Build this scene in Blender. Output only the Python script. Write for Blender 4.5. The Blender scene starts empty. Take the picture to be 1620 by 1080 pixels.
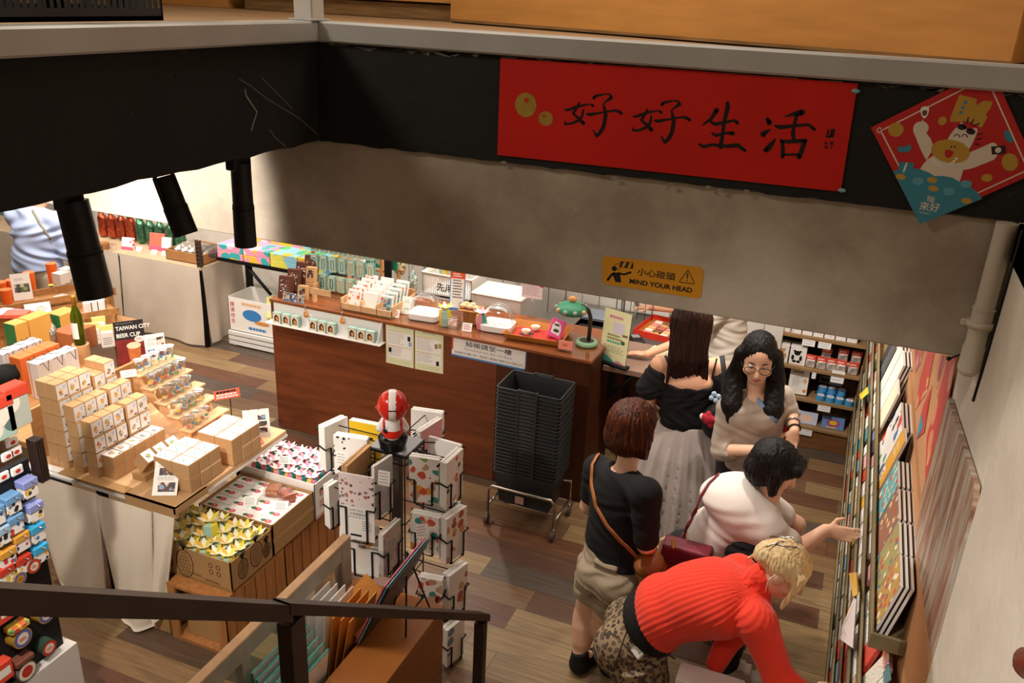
import bpy, bmesh, math, random
import numpy as np
from mathutils import Vector, Matrix, Euler
random.seed(7)
SC = bpy.context.scene
COL = SC.collection
# ------------------------------------------------------------------ camera
YAW, PITCH, ROLL, FPX, EYE = -0.370626, 0.384341, 0.046519, 1357.94, 3.3
_fw = Vector((math.sin(YAW) * math.cos(PITCH), math.cos(YAW) * math.cos(PITCH), -math.sin(PITCH)))
_r0 = Vector((math.cos(YAW), -math.sin(YAW), 0))
_u0 = _r0.cross(_fw)
_rt = _r0 * math.cos(ROLL) + _u0 * math.sin(ROLL)
_up = -_r0 * math.sin(ROLL) + _u0 * math.cos(ROLL)
cam = bpy.data.cameras.new('camera')
cam_ob = bpy.data.objects.new('camera', cam)
COL.objects.link(cam_ob)
cam_ob.matrix_world = Matrix(((_rt.x, _up.x, -_fw.x, 0), (_rt.y, _up.y, -_fw.y, 0), (_rt.z, _up.z, -_fw.z, EYE), (0, 0, 0, 1)))
cam.sensor_width = 36.0
cam.lens = 36.0 * FPX / 1620.0
cam.clip_start = 0.05
SC.camera = cam_ob
def at(px, py, X=None, Y=None, Z=None):
 """the point of a world plane (X=, Y= or Z= constant) seen at a pixel of the photograph"""
 d = _fw * FPX + _rt * (px - 810) - _up * (py - 540)
 if Z is not None: t = (Z - EYE) / d.z
 elif Y is not None: t = Y / d.y
 else: t = X / d.x
 return Vector((0, 0, EYE)) + d * t
# ------------------------------------------------------------------ world, lights, exposure
SC.view_settings.view_transform = 'Standard'
SC.view_settings.look = 'None'
SC.view_settings.exposure = 0.0
SC.view_settings.gamma = 1.0
SC.view_settings.use_curve_mapping = False
w = bpy.data.worlds.new('world'); SC.world = w; w.use_nodes = True
w.node_tree.nodes['Background'].inputs[0].default_value = (1.0, 0.86, 0.72, 1)
w.node_tree.nodes['Background'].inputs[1].default_value = 0.05
WARM = (1.0, 0.905, 0.805)
def spot(name, loc, target, power, angle=70, blend=0.6, radius=0.05, col=WARM):
 l = bpy.data.lights.new(name, 'SPOT'); l.energy = power; l.color = col
 l.spot_size = math.radians(angle); l.spot_blend = blend; l.shadow_soft_size = radius
 o = bpy.data.objects.new(name, l); COL.objects.link(o); o.location = loc
 o.rotation_euler = (Vector(target) - Vector(loc)).to_track_quat('-Z', 'Y').to_euler()
 return o
def area(name, loc, sx, sy, power, col=WARM, rot=(0, 0, 0)):
 l = bpy.data.lights.new(name, 'AREA'); l.energy = power; l.color = col
 l.shape = 'RECTANGLE'; l.size = sx; l.size_y = sy
 o = bpy.data.objects.new(name, l); COL.objects.link(o); o.location = loc; o.rotation_euler = rot
 return o
# lower shop floor: track lamps behind the beam, added area fills and spots
area('area_fill_light', (-2.6, 5.2, 2.72), 5.0, 1.8, 70)
area('area_fill_light', (-4.6, 2.4, 2.72), 2.4, 2.6, 45)
area('area_fill_light', (-6.5, 5.5, 2.72), 3.0, 2.5, 95)
spot('track_or_added_spot', (-3.5, 4.6, 2.7), (-3.2, 3.3, 0.9), 140, 62, 0.5)
spot('track_or_added_spot', (-4.4, 3.4, 2.7), (-4.3, 3.7, 0.9), 110, 80, 0.5)
spot('track_or_added_spot', (-2.6, 5.7, 2.7), (-2.9, 5.3, 1.0), 110, 85, 0.5)
spot('track_or_added_spot', (-6.0, 5.0, 2.7), (-6.1, 6.2, 0.8), 130, 80, 0.5)
spot('track_or_added_spot', (-0.5, 4.9, 2.7), (0.1, 6.1, 0.4), 130, 95, 0.5)
spot('track_or_added_spot', (-1.3, 3.3, 2.7), (0.1, 3.3, 0.9), 115, 80, 0.6)
spot('track_or_added_spot', (-2.65, 1.72, 2.72), (-2.72, 2.57, 2.55), 120, 88, 0.15)  # added spot, its cone edge shapes the bright left part of the beam
spot('spotlight_beam', (-2.046, 1.80, 2.412), (-2.75, 2.75, 0.4), 45, 95, 0.7)
spot('spotlight_beam', (-1.864, 2.0, 2.58), (-1.5, 2.2, 0.6), 32, 75, 0.7)
spot('spotlight_beam', (-1.803, 2.2, 2.506), (-1.85, 2.6, 0.6), 26, 70, 0.7)
spot('track_or_added_spot', (-2.3, 1.1, 2.7), (-3.3, 2.9, 0.45), 165, 70, 0.6)  # unseen spot added to brighten the cloth at the table front
spot('track_or_added_spot', (-0.4, 4.3, 2.7), (0.1, 4.5, 0.0), 70, 75, 0.6)  # unseen spot added to brighten the floor by the wall rack
spot('stair_fill_spot', (-0.7, 0.3, 3.4), (-0.1, 3.2, 0.9), 45, 50, 0.6)  # unseen spot added to light the people below the stairs
spot('wall_fill_spot', (-0.7, 0.5, 3.5), (0.42, 1.4, 1.9), 95, 52, 0.4)  # unseen spot added to brighten the pier on the right wall
area('upper_hall_light', (-1.6, 3.2, 5.2), 2.5, 0.8, 42, (1, 0.88, 0.72))
area('stairwell_light', (-3.3, 1.0, 4.9), 0.6, 0.6, 44, (1, 0.88, 0.72), (0, -0.5, 0))
# ------------------------------------------------------------------ materials
def lin(c):
 if isinstance(c, str):
  c = c.lstrip('#'); c = [int(c[i:i + 2], 16) / 255 for i in (0, 2, 4)]
  c = [x / 12.92 if x <= 0.04045 else ((x + 0.055) / 1.055) ** 2.4 for x in c]
 return (c[0], c[1], c[2], 1.0)
_M = {}
def mat(name, col='#cccccc', rough=0.6, metal=0.0, var=0.0, scale=6.0, stretch=None, bump=0.0, bscale=None,
  trans=0.0, ior=1.45, spec=0.4, col2=None, sheen=0.0, emit=0.0):
 """plain procedural material; var/col2 mix in noise, bump adds noise relief"""
 if name in _M: return _M[name]
 m = bpy.data.materials.new(name); m.use_nodes = True; _M[name] = m
 nt = m.node_tree; N = nt.nodes; L = nt.links
 b = N['Principled BSDF']; c = lin(col)
 b.inputs['Base Color'].default_value = c
 b.inputs['Roughness'].default_value = rough
 b.inputs['Metallic'].default_value = metal
 b.inputs['Specular IOR Level'].default_value = spec
 b.inputs['Transmission Weight'].default_value = trans
 b.inputs['IOR'].default_value = ior
 if sheen: b.inputs['Sheen Weight'].default_value = sheen
 if emit:
  b.inputs['Emission Color'].default_value = c; b.inputs['Emission Strength'].default_value = emit
 if var or bump or col2:
  tc = N.new('ShaderNodeTexCoord'); mp = N.new('ShaderNodeMapping')
  L.new(tc.outputs['Object'], mp.inputs[0])
  if stretch: mp.inputs['Scale'].default_value = stretch
  nz = N.new('ShaderNodeTexNoise'); nz.inputs['Scale'].default_value = scale; nz.inputs['Detail'].default_value = 5
  L.new(mp.outputs[0], nz.inputs['Vector'])
  if var or col2:
   mx = N.new('ShaderNodeMix'); mx.data_type = 'RGBA'
   lo = [x * (1 - var) for x in c[:3]] + [1]; hi = [min(1, x * (1 + var)) for x in c[:3]] + [1]
   if col2: lo = c; hi = lin(col2)
   mx.inputs[6].default_value = lo; mx.inputs[7].default_value = hi
   rp = N.new('ShaderNodeMapRange'); rp.inputs[1].default_value = 0.35; rp.inputs[2].default_value = 0.65
   L.new(nz.outputs['Fac'], rp.inputs[0]); L.new(rp.outputs[0], mx.inputs[0])
   L.new(mx.outputs[2], b.inputs['Base Color'])
  if bump:
   n2 = nz
   if bscale:
    n2 = N.new('ShaderNodeTexNoise'); n2.inputs['Scale'].default_value = bscale; n2.inputs['Detail'].default_value = 4
    L.new(mp.outputs[0], n2.inputs['Vector'])
   bp = N.new('ShaderNodeBump'); bp.inputs['Strength'].default_value = bump; bp.inputs['Distance'].default_value = 0.02
   L.new(n2.outputs['Fac'], bp.inputs['Height']); L.new(bp.outputs[0], b.inputs['Normal'])
 return m
def art(name, base, cols, scale=30.0, size=0.33, rough=0.5, warp=0.0, stretch=(1, 1, 1)):
 """printed artwork: little coloured motifs scattered on a plain ground"""
 if name in _M: return _M[name]
 m = bpy.data.materials.new(name); m.use_nodes = True; _M[name] = m
 nt = m.node_tree; N = nt.nodes; L = nt.links
 b = N['Principled BSDF']; b.inputs['Roughness'].default_value = rough
 tc = N.new('ShaderNodeTexCoord'); oi = N.new('ShaderNodeObjectInfo')
 mp = N.new('ShaderNodeMapping'); mp.inputs['Scale'].default_value = stretch
 ad = N.new('ShaderNodeVectorMath'); ad.operation = 'ADD'
 ml = N.new('ShaderNodeMath'); ml.operation = 'MULTIPLY'; ml.inputs[1].default_value = 13.0
 L.new(oi.outputs['Random'], ml.inputs[0]); L.new(tc.outputs['Object'], ad.inputs[0]); L.new(ml.outputs[0], ad.inputs[1])
 L.new(ad.outputs[0], mp.inputs[0])
 src = mp.outputs[0]
 if warp:
  nz = N.new('ShaderNodeTexNoise'); nz.inputs['Scale'].default_value = scale * 0.8
  L.new(src, nz.inputs['Vector'])
  a2 = N.new('ShaderNodeVectorMath'); a2.operation = 'MULTIPLY_ADD'
  a2.inputs[1].default_value = (warp,) * 3
  L.new(nz.outputs['Color'], a2.inputs[0]); L.new(src, a2.inputs[2]); src = a2.outputs[0]
 vo = N.new('ShaderNodeTexVoronoi'); vo.inputs['Scale'].default_value = scale
 L.new(src, vo.inputs['Vector'])
 rp = N.new('ShaderNodeValToRGB'); rp.color_ramp.interpolation = 'CONSTANT'
 el = rp.color_ramp.elements
 while len(el) < len(cols): el.new(0.5)
 for i, cc in enumerate(cols):
  el[i].position = i / len(cols); el[i].color = lin(cc)
 sp = N.new('ShaderNodeSeparateColor'); L.new(vo.outputs['Color'], sp.inputs[0]); L.new(sp.outputs[0], rp.inputs[0])
 lt = N.new('ShaderNodeMath'); lt.operation = 'LESS_THAN'; lt.inputs[1].default_value = size
 L.new(vo.outputs['Distance'], lt.inputs[0])
 mx = N.new('ShaderNodeMix'); mx.data_type = 'RGBA'; mx.inputs[6].default_value = lin(base)
 L.new(lt.outputs[0], mx.inputs[0]); L.new(rp.outputs[0], mx.inputs[7]); L.new(mx.outputs[2], b.inputs['Base Color'])
 return m
def glass(name, col=(1, 1, 1), amount=0.85, rough=0.03):
 """thin clear plastic or glass: mostly see-through with a gloss"""
 if name in _M: return _M[name]
 m = bpy.data.materials.new(name); m.use_nodes = True; _M[name] = m
 nt = m.node_tree; N = nt.nodes; L = nt.links
 N.remove(N['Principled BSDF'])
 tr = N.new('ShaderNodeBsdfTransparent'); tr.inputs[0].default_value = (*col, 1)
 gl = N.new('ShaderNodeBsdfGlossy'); gl.inputs['Roughness'].default_value = rough
 fr = N.new('ShaderNodeFresnel'); fr.inputs[0].default_value = 1.45
 ad = N.new('ShaderNodeMath'); ad.operation = 'ADD'; ad.inputs[1].default_value = 1 - amount - 0.04; ad.use_clamp = True
 mx = N.new('ShaderNodeMixShader')
 gm = N.new('ShaderNodeNewGeometry'); iv = N.new('ShaderNodeMath'); iv.operation = 'SUBTRACT'; iv.inputs[0].default_value = 1.0; m2 = N.new('ShaderNodeMath'); m2.operation = 'MULTIPLY'
 L.new(gm.outputs['Backfacing'], iv.inputs[1]); L.new(iv.outputs[0], m2.inputs[1]); L.new(fr.outputs[0], ad.inputs[0]); L.new(ad.outputs[0], m2.inputs[0]); L.new(m2.outputs[0], mx.inputs[0]); L.new(tr.outputs[0], mx.inputs[1]); L.new(gl.outputs[0], mx.inputs[2])
 L.new(mx.outputs[0], N['Material Output'].inputs[0])
 return m
# ------------------------------------------------------------------ mesh builder
_TXT = {}
def text_mesh(txt, bold=0.0):
 key = (txt, bold)
 if key not in _TXT:
  cu = bpy.data.curves.new('lettering', 'FONT'); cu.body = txt; cu.size = 1.0; cu.resolution_u = 3
  cu.offset = bold
  o = bpy.data.objects.new('lettering', cu); COL.objects.link(o)
  dg = bpy.context.evaluated_depsgraph_get(); dg.update()
  me = bpy.data.meshes.new_from_object(o.evaluated_get(dg))
  v = [tuple(x.co) for x in me.vertices]; f = [tuple(p.vertices) for p in me.polygons]
  bpy.data.objects.remove(o); bpy.data.meshes.remove(me); bpy.data.curves.remove(cu)
  _TXT[key] = (v, f)
 return _TXT[key]
def frame(o, x, y):
 """matrix whose local x,y run along the given directions, z = x cross y"""
 x = Vector(x).normalized(); y = Vector(y); y = (y - x * y.dot(x)).normalized(); z = x.cross(y)
 return Matrix(((x.x, y.x, z.x, o[0]), (x.y, y.y, z.y, o[1]), (x.z, y.z, z.z, o[2]), (0, 0, 0, 1)))
def T(x=0, y=0, z=0): return Matrix.Translation((x, y, z))
def RX(a): return Matrix.Rotation(math.radians(a), 4, 'X')
def RY(a): return Matrix.Rotation(math.radians(a), 4, 'Y')
def RZ(a): return Matrix.Rotation(math.radians(a), 4, 'Z')
class B:
 """collects shapes, then links them as ONE mesh object"""
 def __init__(s, M=None):
  s.v = []; s.f = []; s.mi = []; s.sm = []; s.mats = []; s.M = M
 def add(s, vs, fs, m, smooth=False, M=None):
  n = len(s.v)
  if m not in s.mats: s.mats.append(m)
  k = s.mats.index(m)
  if M is not None: vs = [M @ Vector(v) for v in vs]
  if s.M is not None: vs = [s.M @ Vector(v) for v in vs]
  s.v += [tuple(v) for v in vs]
  for f in fs: s.f.append(tuple(i + n for i in f)); s.mi.append(k); s.sm.append(smooth)
  return s
 def bx(s, x0, x1, y0, y1, z0, z1, m, bev=0, M=None):
  if bev <= 0:
   vs = [(x, y, z) for z in (z0, z1) for y in (y0, y1) for x in (x0, x1)]
   fs = [(0, 2, 3, 1), (4, 5, 7, 6), (0, 1, 5, 4), (2, 6, 7, 3), (0, 4, 6, 2), (1, 3, 7, 5)]
   return s.add(vs, fs, m, False, M)
  b = min(bev, (x1 - x0) / 2.01, (y1 - y0) / 2.01, (z1 - z0) / 2.01)
  bm = bmesh.new(); bmesh.ops.create_cube(bm, size=1)
  for v in bm.verts: v.co = ((x0 + x1) / 2 + v.co.x * (x1 - x0), (y0 + y1) / 2 + v.co.y * (y1 - y0), (z0 + z1) / 2 + v.co.z * (z1 - z0))
  bmesh.ops.bevel(bm, geom=bm.edges[:], offset=b, segments=2 if b > 0.008 else 1, affect='EDGES', profile=0.5)
  bm.verts.index_update()
  vs = [tuple(v.co) for v in bm.verts]; fs = [tuple(v.index for v in f.verts) for f in bm.faces]; bm.free()
  return s.add(vs, fs, m, False, M)
 def box(s, c, sz, m, bev=0, M=None):
  return s.bx(c[0] - sz[0] / 2, c[0] + sz[0] / 2, c[1] - sz[1] / 2, c[1] + sz[1] / 2, c[2] - sz[2] / 2, c[2] + sz[2] / 2, m, bev, M)
 def cyl(s, p0, p1, r0, r1, m, n=16, caps=True, smooth=True):
  p0 = Vector(p0); p1 = Vector(p1); a = (p1 - p0).normalized()
  x = a.orthogonal().normalized(); y = a.cross(x)
  vs = []
  for p, r in ((p0, r0), (p1, r1)):
   for i in range(n):
    t = 2 * math.pi * i / n; vs.append(p + x * (r * math.cos(t)) + y * (r * math.sin(t)))
  s.add(vs, [(i, (i + 1) % n, n + (i + 1) % n, n + i) for i in range(n)], m, smooth)
  if caps:
   s.add(vs[:n], [tuple(range(n))[::-1]], m); s.add(vs[n:], [tuple(range(n))], m)
  return s
 def tube(s, pts, r, m, n=8, closed=False, flat=1.0):
  pts = [Vector(p) for p in pts]; k = len(pts); rs = r if isinstance(r, (list, tuple)) else [r] * k
  vs = []; prev = None
  for i, p in enumerate(pts):
   a = pts[(i + 1) % k] if (closed or i < k - 1) else p
   b = pts[i - 1] if (closed or i > 0) else p
   t = (a - b).normalized()
   if prev is None: x = t.orthogonal().normalized()
   else:
    x = prev - t * prev.dot(t)
    x = x.normalized() if x.length > 1e-6 else t.orthogonal().normalized()
   prev = x; y = t.cross(x)
   for j in range(n):
    g = 2 * math.pi * j / n; vs.append(p + x * (rs[i] * math.cos(g)) + y * (rs[i] * flat * math.sin(g)))
  fs = []
  for i in range(k if closed else k - 1):
   i2 = (i + 1) % k
   for j in range(n): fs.append((i * n + j, i * n + (j + 1) % n, i2 * n + (j + 1) % n, i2 * n + j))
  if not closed: fs.append(tuple(range(n))[::-1]); fs.append(tuple((k - 1) * n + j for j in range(n)))
  return s.add(vs, fs, m, True)
 def lathe(s, prof, m, n=24, M=None, sx=1, sy=1):
  vs = []; k = len(prof)
  for r, z in prof:
   for i in range(n):
    t = 2 * math.pi * i / n; vs.append((r * sx * math.cos(t), r * sy * math.sin(t), z))
  fs = [(i * n + j, i * n + (j + 1) % n, (i + 1) * n + (j + 1) % n, (i + 1) * n + j) for i in range(k - 1) for j in range(n)]
  if prof[0][0] > 1e-5: fs.append(tuple(range(n))[::-1])
  if prof[-1][0] > 1e-5: fs.append(tuple((k - 1) * n + j for j in range(n)))
  return s.add(vs, fs, m, True, M)
 def ell(s, c, r, m, n=16, M=None):
  k = n // 2
  prof = [(math.sin(math.pi * i / k), -math.cos(math.pi * i / k)) for i in range(k + 1)]
  vs = [(c[0] + r[0] * p * math.cos(2 * math.pi * j / n), c[1] + r[1] * p * math.sin(2 * math.pi * j / n), c[2] + r[2] * z) for p, z in prof for j in range(n)]
  fs = [(i * n + j, i * n + (j + 1) % n, (i + 1) * n + (j + 1) % n, (i + 1) * n + j) for i in range(k) for j in range(n)]
  return s.add(vs, fs, m, True, M)
 def poly(s, pts, m, M=None, h=0.0):
  """flat polygon in local xy (list of 2d points), optionally h thick towards +z"""
  n = len(pts)
  if h == 0: return s.add([(p[0], p[1], 0) for p in pts], [tuple(range(n))], m, False, M)
  vs = [(p[0], p[1], 0) for p in pts] + [(p[0], p[1], h) for p in pts]
  fs = [tuple(range(n))[::-1], tuple(range(n, 2 * n))] + [(i, (i + 1) % n, n + (i + 1) % n, n + i) for i in range(n)]
  return s.add(vs, fs, m, False, M)
 def rect(s, x0, x1, y0, y1, m, M=None, z=0.0):
  return s.add([(x0, y0, z), (x1, y0, z), (x1, y1, z), (x0, y1, z)], [(0, 1, 2, 3)], m, False, M)
 def disc(s, cx, cy, rx, ry, m, M=None, z=0.0, n=20, rot=0.0):
  ca, sa = math.cos(rot), math.sin(rot); vs = []
  for i in range(n):
   t = 2 * math.pi * i / n; a, b = rx * math.cos(t), ry * math.sin(t)
   vs.append((cx + a * ca - b * sa, cy + a * sa + b * ca, z))
  return s.add(vs, [tuple(range(n))], m, False, M)
 def stroke(s, pts, ws, m, M=None, z=0.0):
  """flat ribbon of varying width with round ends"""
  P = [Vector((p[0], p[1])) for p in pts]; k = len(P)
  if not isinstance(ws, (list, tuple)): ws = [ws] * k
  l = []; r = []
  for i in range(k):
   d = (P[min(i + 1, k - 1)] - P[max(i - 1, 0)])
   d = d.normalized() if d.length > 0 else Vector((1, 0)); nrm = Vector((-d.y, d.x))
   l.append(P[i] + nrm * ws[i] / 2); r.append(P[i] - nrm * ws[i] / 2)
  vs = [(p.x, p.y, z) for p in l] + [(p.x, p.y, z) for p in r]
  s.add(vs, [(i, k + i, k + i + 1, i + 1) for i in range(k - 1)], m, False, M)
  for i in (0, k - 1): s.disc(P[i].x, P[i].y, ws[i] / 2, ws[i] / 2, m, M, z, 10)
  return s
 def text(s, txt, x, y, size, m, M=None, z=0.0, align='L', bold=0.0, sx=1.0, shear=0.0, vert=False):
  if vert:
   for i, ch in enumerate(txt): s.text(ch, x, y - i * size * 1.12, size, m, M, z, align, bold, sx, shear)
   return s
  v, f = text_mesh(txt, bold)
  if not v: return s
  x0 = min(p[0] for p in v); x1 = max(p[0] for p in v)
  off = x0 if align == 'L' else (x0 + x1) / 2
  vs = [(x + ((p[0] - off) + shear * p[1]) * size * sx, y + p[1] * size, z) for p in v]
  return s.add(vs, f, m, False, M)
 def lines(s, x0, x1, ys, h, m, M=None, z=0.0, seed=0, ragged=0.25):
  """rows of print too small to read"""
  rr = random.Random(seed)
  for y in ys:
   e = x1 - (x1 - x0) * ragged * rr.random(); x = x0
   while x < e:
    wd = (x1 - x0) * rr.uniform(0.06, 0.2); s.rect(x, min(x + wd, e), y, y + h, m, M, z); x += wd + (x1 - x0) * 0.025
  return s
 def build(s, name, parent=None, loc=None, rot=None, label=None):
  me = bpy.data.meshes.new(name); me.from_pydata(s.v, [], s.f)
  for m in s.mats: me.materials.append(m)
  me.polygons.foreach_set('material_index', s.mi); me.polygons.foreach_set('use_smooth', s.sm); me.update()
  o = bpy.data.objects.new(name, me); COL.objects.link(o)
  if parent is not None: o.parent = parent
  if loc is not None: o.location = loc
  if rot is not None: o.rotation_euler = rot
  if label: o['label'] = label
  return o
def tag(o, label=None, cat=None, group=None, kind=None):
 if label: o['label'] = label
 if cat: o['category'] = cat
 if group: o['group'] = group
 if kind: o['kind'] = kind
 return o
def thing(name, label, cat, loc=(0, 0, 0), rz=0.0, group=None, M=None):
 o = bpy.data.objects.new(name, None); o.empty_display_size = 0.05; COL.objects.link(o)
 if M is not None: o.matrix_world = M
 else: o.location = loc; o.rotation_euler = (0, 0, math.radians(rz))
 return tag(o, label, cat, group)
def struct(name, b, label=None, cat=None, **k):
 o = b.build(name, **k); return tag(o, label or name.replace('_', ' '), cat or name.split('_')[0], None, 'structure')
def dup(root, loc=None, rz=None, label=None, group=None, M=None):
 r = root.copy(); COL.objects.link(r)
 if M is not None: r.matrix_world = M
 if loc is not None: r.location = loc
 if rz is not None: r.rotation_euler = (0, 0, math.radians(rz))
 if label: r['label'] = label
 if group: r['group'] = group
 for ch in list(root.children):
  c = ch.copy(); COL.objects.link(c); c.parent = r
  for g in list(ch.children):
   d = g.copy(); COL.objects.link(d); d.parent = c
 return r
ORD = ['first', 'second', 'third', 'fourth', 'fifth', 'sixth', 'seventh', 'eighth', 'ninth', 'tenth', 'eleventh', 'twelfth',
       'thirteenth', 'fourteenth', 'fifteenth', 'sixteenth', 'seventeenth', 'eighteenth', 'nineteenth', 'twentieth',
       'twenty-first', 'twenty-second', 'twenty-third', 'twenty-fourth', 'twenty-fifth', 'twenty-sixth', 'twenty-seventh', 'twenty-eighth', 'twenty-ninth', 'thirtieth']
# ------------------------------------------------------------------ soft shapes: blended volumes turned into one surface
def nrm(v):
 v = np.asarray(v, float); return v / (np.linalg.norm(v) + 1e-12)
def sdf(prims, vox=0.01, k=0.02, disp=None, clips=()):
 """prims: ('c',p0,p1,r0,r1[,side,widen]) tapered limb | ('k',...) same with flat ends | ('e',c,(rx,ry,rz)[,R]) ellipsoid
 | ('f', function, lo, hi); a prim tuple may end with {'k':blend} or {'cut':True}"""
 P = []
 lo = np.full(3, 1e9); hi = -lo
 for p in prims:
  opt = p[-1] if isinstance(p[-1], dict) else {}
  q = p[:-1] if opt else p
  if q[0] in 'ck':
   wd = q[6] if len(q) > 6 else 1.0
   R = max(q[3], q[4]) * max(1, wd)
   l = np.minimum(q[1], q[2]) - R; h = np.maximum(q[1], q[2]) + R
  elif q[0] == 'e':
   R = max(q[2]); l = np.asarray(q[1], float) - R; h = np.asarray(q[1], float) + R
  else: l = np.asarray(q[2], float); h = np.asarray(q[3], float)
  P.append((q, opt, l, h))
  if not opt.get('cut'): lo = np.minimum(lo, l); hi = np.maximum(hi, h)
 pad = max(k, 3 * vox) + vox
 lo = lo - pad; n = np.ceil((hi + pad - lo) / vox).astype(int) + 1
 F = np.full(n, 0.5, np.float32)
 ax = [lo[i] + vox * np.arange(n[i]) for i in range(3)]
 for q, opt, l, h in P:
  kk = opt.get('k', k); pd = max(kk, 3 * vox) + vox
  a = np.maximum(np.floor((l - pd - lo) / vox).astype(int), 0); b = np.minimum(np.ceil((h + pd - lo) / vox).astype(int) + 1, n)
  if np.any(b <= a): continue
  X, Y, Z = np.meshgrid(ax[0][a[0]:b[0]], ax[1][a[1]:b[1]], ax[2][a[2]:b[2]], indexing='ij')
  pt = np.stack([X, Y, Z], -1)
  if q[0] in 'ck':
   p0 = np.asarray(q[1], float); v = np.asarray(q[2], float) - p0; ln = np.linalg.norm(v) + 1e-9
   d0 = pt - p0; t = d0 @ v / ln ** 2; tc = np.clip(t, 0, 1)
   rr = d0 - (t if q[0] == 'k' else tc)[..., None] * v
   if len(q) > 6:
    sd = nrm(q[5]); rr = rr - (rr @ sd)[..., None] * sd * (1 - 1 / q[6])
   d = np.linalg.norm(rr, axis=-1) - (q[3] + tc * (q[4] - q[3]))
   if q[0] == 'k': d = np.maximum(d, np.abs(t - 0.5) * ln - ln / 2)
  elif q[0] == 'e':
   d0 = pt - np.asarray(q[1], float)
   if len(q) > 3: d0 = d0 @ np.asarray(q[3], float)
   r = np.asarray(q[2], float); k0 = np.linalg.norm(d0 / r, axis=-1); k1 = np.linalg.norm(d0 / r ** 2, axis=-1)
   d = k0 * (k0 - 1) / (k1 + 1e-9)
   d = np.where(k0 < 1e-3, -r.min(), d)
  else: d = q[1](X, Y, Z)
  S = F[a[0]:b[0], a[1]:b[1], a[2]:b[2]]
  if opt.get('cut'):
   F[a[0]:b[0], a[1]:b[1], a[2]:b[2]] = np.maximum(S, -d)
  else:
   hh = np.clip(0.5 + 0.5 * (S - d) / kk, 0, 1)
   F[a[0]:b[0], a[1]:b[1], a[2]:b[2]] = S * (1 - hh) + d * hh - kk * hh * (1 - hh)
 X, Y, Z = np.meshgrid(*ax, indexing='ij')
 if disp is not None:
  near = np.abs(F) < 0.06
  F[near] += disp(X[near], Y[near], Z[near]).astype(np.float32)
 for o, nn in clips:   # keep the side the normal points away from
  nn = nrm(nn); F = np.maximum(F, ((X - o[0]) * nn[0] + (Y - o[1]) * nn[1] + (Z - o[2]) * nn[2]).astype(np.float32))
 F[0] = F[-1] = 0.5; F[:, 0] = F[:, -1] = 0.5; F[:, :, 0] = F[:, :, -1] = 0.5
 return nets(F, lo, vox)
def nets(F, lo, vox):
 n = F.shape; s = F < 0
 cnt = np.zeros([i - 1 for i in n], np.int8)
 for dx in (0, 1):
  for dy in (0, 1):
   for dz in (0, 1): cnt += s[dx:n[0] - 1 + dx, dy:n[1] - 1 + dy, dz:n[2] - 1 + dz]
 act = (cnt > 0) & (cnt < 8); idx = np.argwhere(act); num = -np.ones(act.shape, int); num[act] = np.arange(len(idx))
 acc = np.zeros((len(idx), 3)); c = np.zeros(len(idx))
 cor = [(a, b, d) for a in (0, 1) for b in (0, 1) for d in (0, 1)]
 for a in cor:
  for axis in range(3):
   if a[axis]: continue
   b = list(a); b[axis] = 1
   fa = F[idx[:, 0] + a[0], idx[:, 1] + a[1], idx[:, 2] + a[2]]; fb = F[idx[:, 0] + b[0], idx[:, 1] + b[1], idx[:, 2] + b[2]]
   x = (fa < 0) != (fb < 0)
   t = np.where(x, fa / np.where(x, fa - fb, 1), 0)
   p = np.tile(np.asarray(a, float), (len(idx), 1)); p[:, axis] += t
   acc += np.where(x[:, None], p, 0); c += x
 V = lo + vox * (idx + acc / c[:, None])
 fs = []
 for axis in range(3):
  u, w = [(1, 2), (2, 0), (0, 1)][axis]
  sl0 = [slice(None)] * 3; sl1 = [slice(None)] * 3; sl0[axis] = slice(0, -1); sl1[axis] = slice(1, None)
  ch = s[tuple(sl0)] != s[tuple(sl1)]
  e = np.argwhere(ch); e = e[(e[:, u] > 0) & (e[:, w] > 0) & (e[:, u] < n[u] - 1) & (e[:, w] < n[w] - 1)]
  q = []
  for du, dw in ((1, 1), (0, 1), (0, 0), (1, 0)):
   g = e.copy(); g[:, u] -= du; g[:, w] -= dw; q.append(num[g[:, 0], g[:, 1], g[:, 2]])
  q = np.stack(q, 1); fl = ~s[e[:, 0], e[:, 1], e[:, 2]]; q[fl] = q[fl][:, ::-1]
  fs.append(q)
 return V, np.concatenate(fs)
def soft(name, parent, m, prims, vox=0.01, k=0.02, disp=None, clips=(), label=None, matfn=None, mats=None):
 V, Fc = sdf(prims, vox, k, disp, clips)
 me = bpy.data.meshes.new(name)
 me.vertices.add(len(V)); me.vertices.foreach_set('co', V.astype(np.float32).ravel())
 me.loops.add(len(Fc) * 4); me.loops.foreach_set('vertex_index', Fc.astype(np.int32).ravel())
 me.polygons.add(len(Fc)); me.polygons.foreach_set('loop_start', np.arange(0, len(Fc) * 4, 4, dtype=np.int32))
 me.polygons.foreach_set('use_smooth', np.ones(len(Fc), bool))
 for x in (mats or [m]): me.materials.append(x)
 if matfn is not None:
  c = V[Fc].mean(1); me.polygons.foreach_set('material_index', matfn(c).astype(np.int32))
 me.update(calc_edges=True); me.validate()
 o = bpy.data.objects.new(name, me); COL.objects.link(o)
 if parent is not None:
  o.parent = parent; o.matrix_parent_inverse = Matrix.Translation(-parent.location)
 if label: o['label'] = label
 return o
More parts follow.
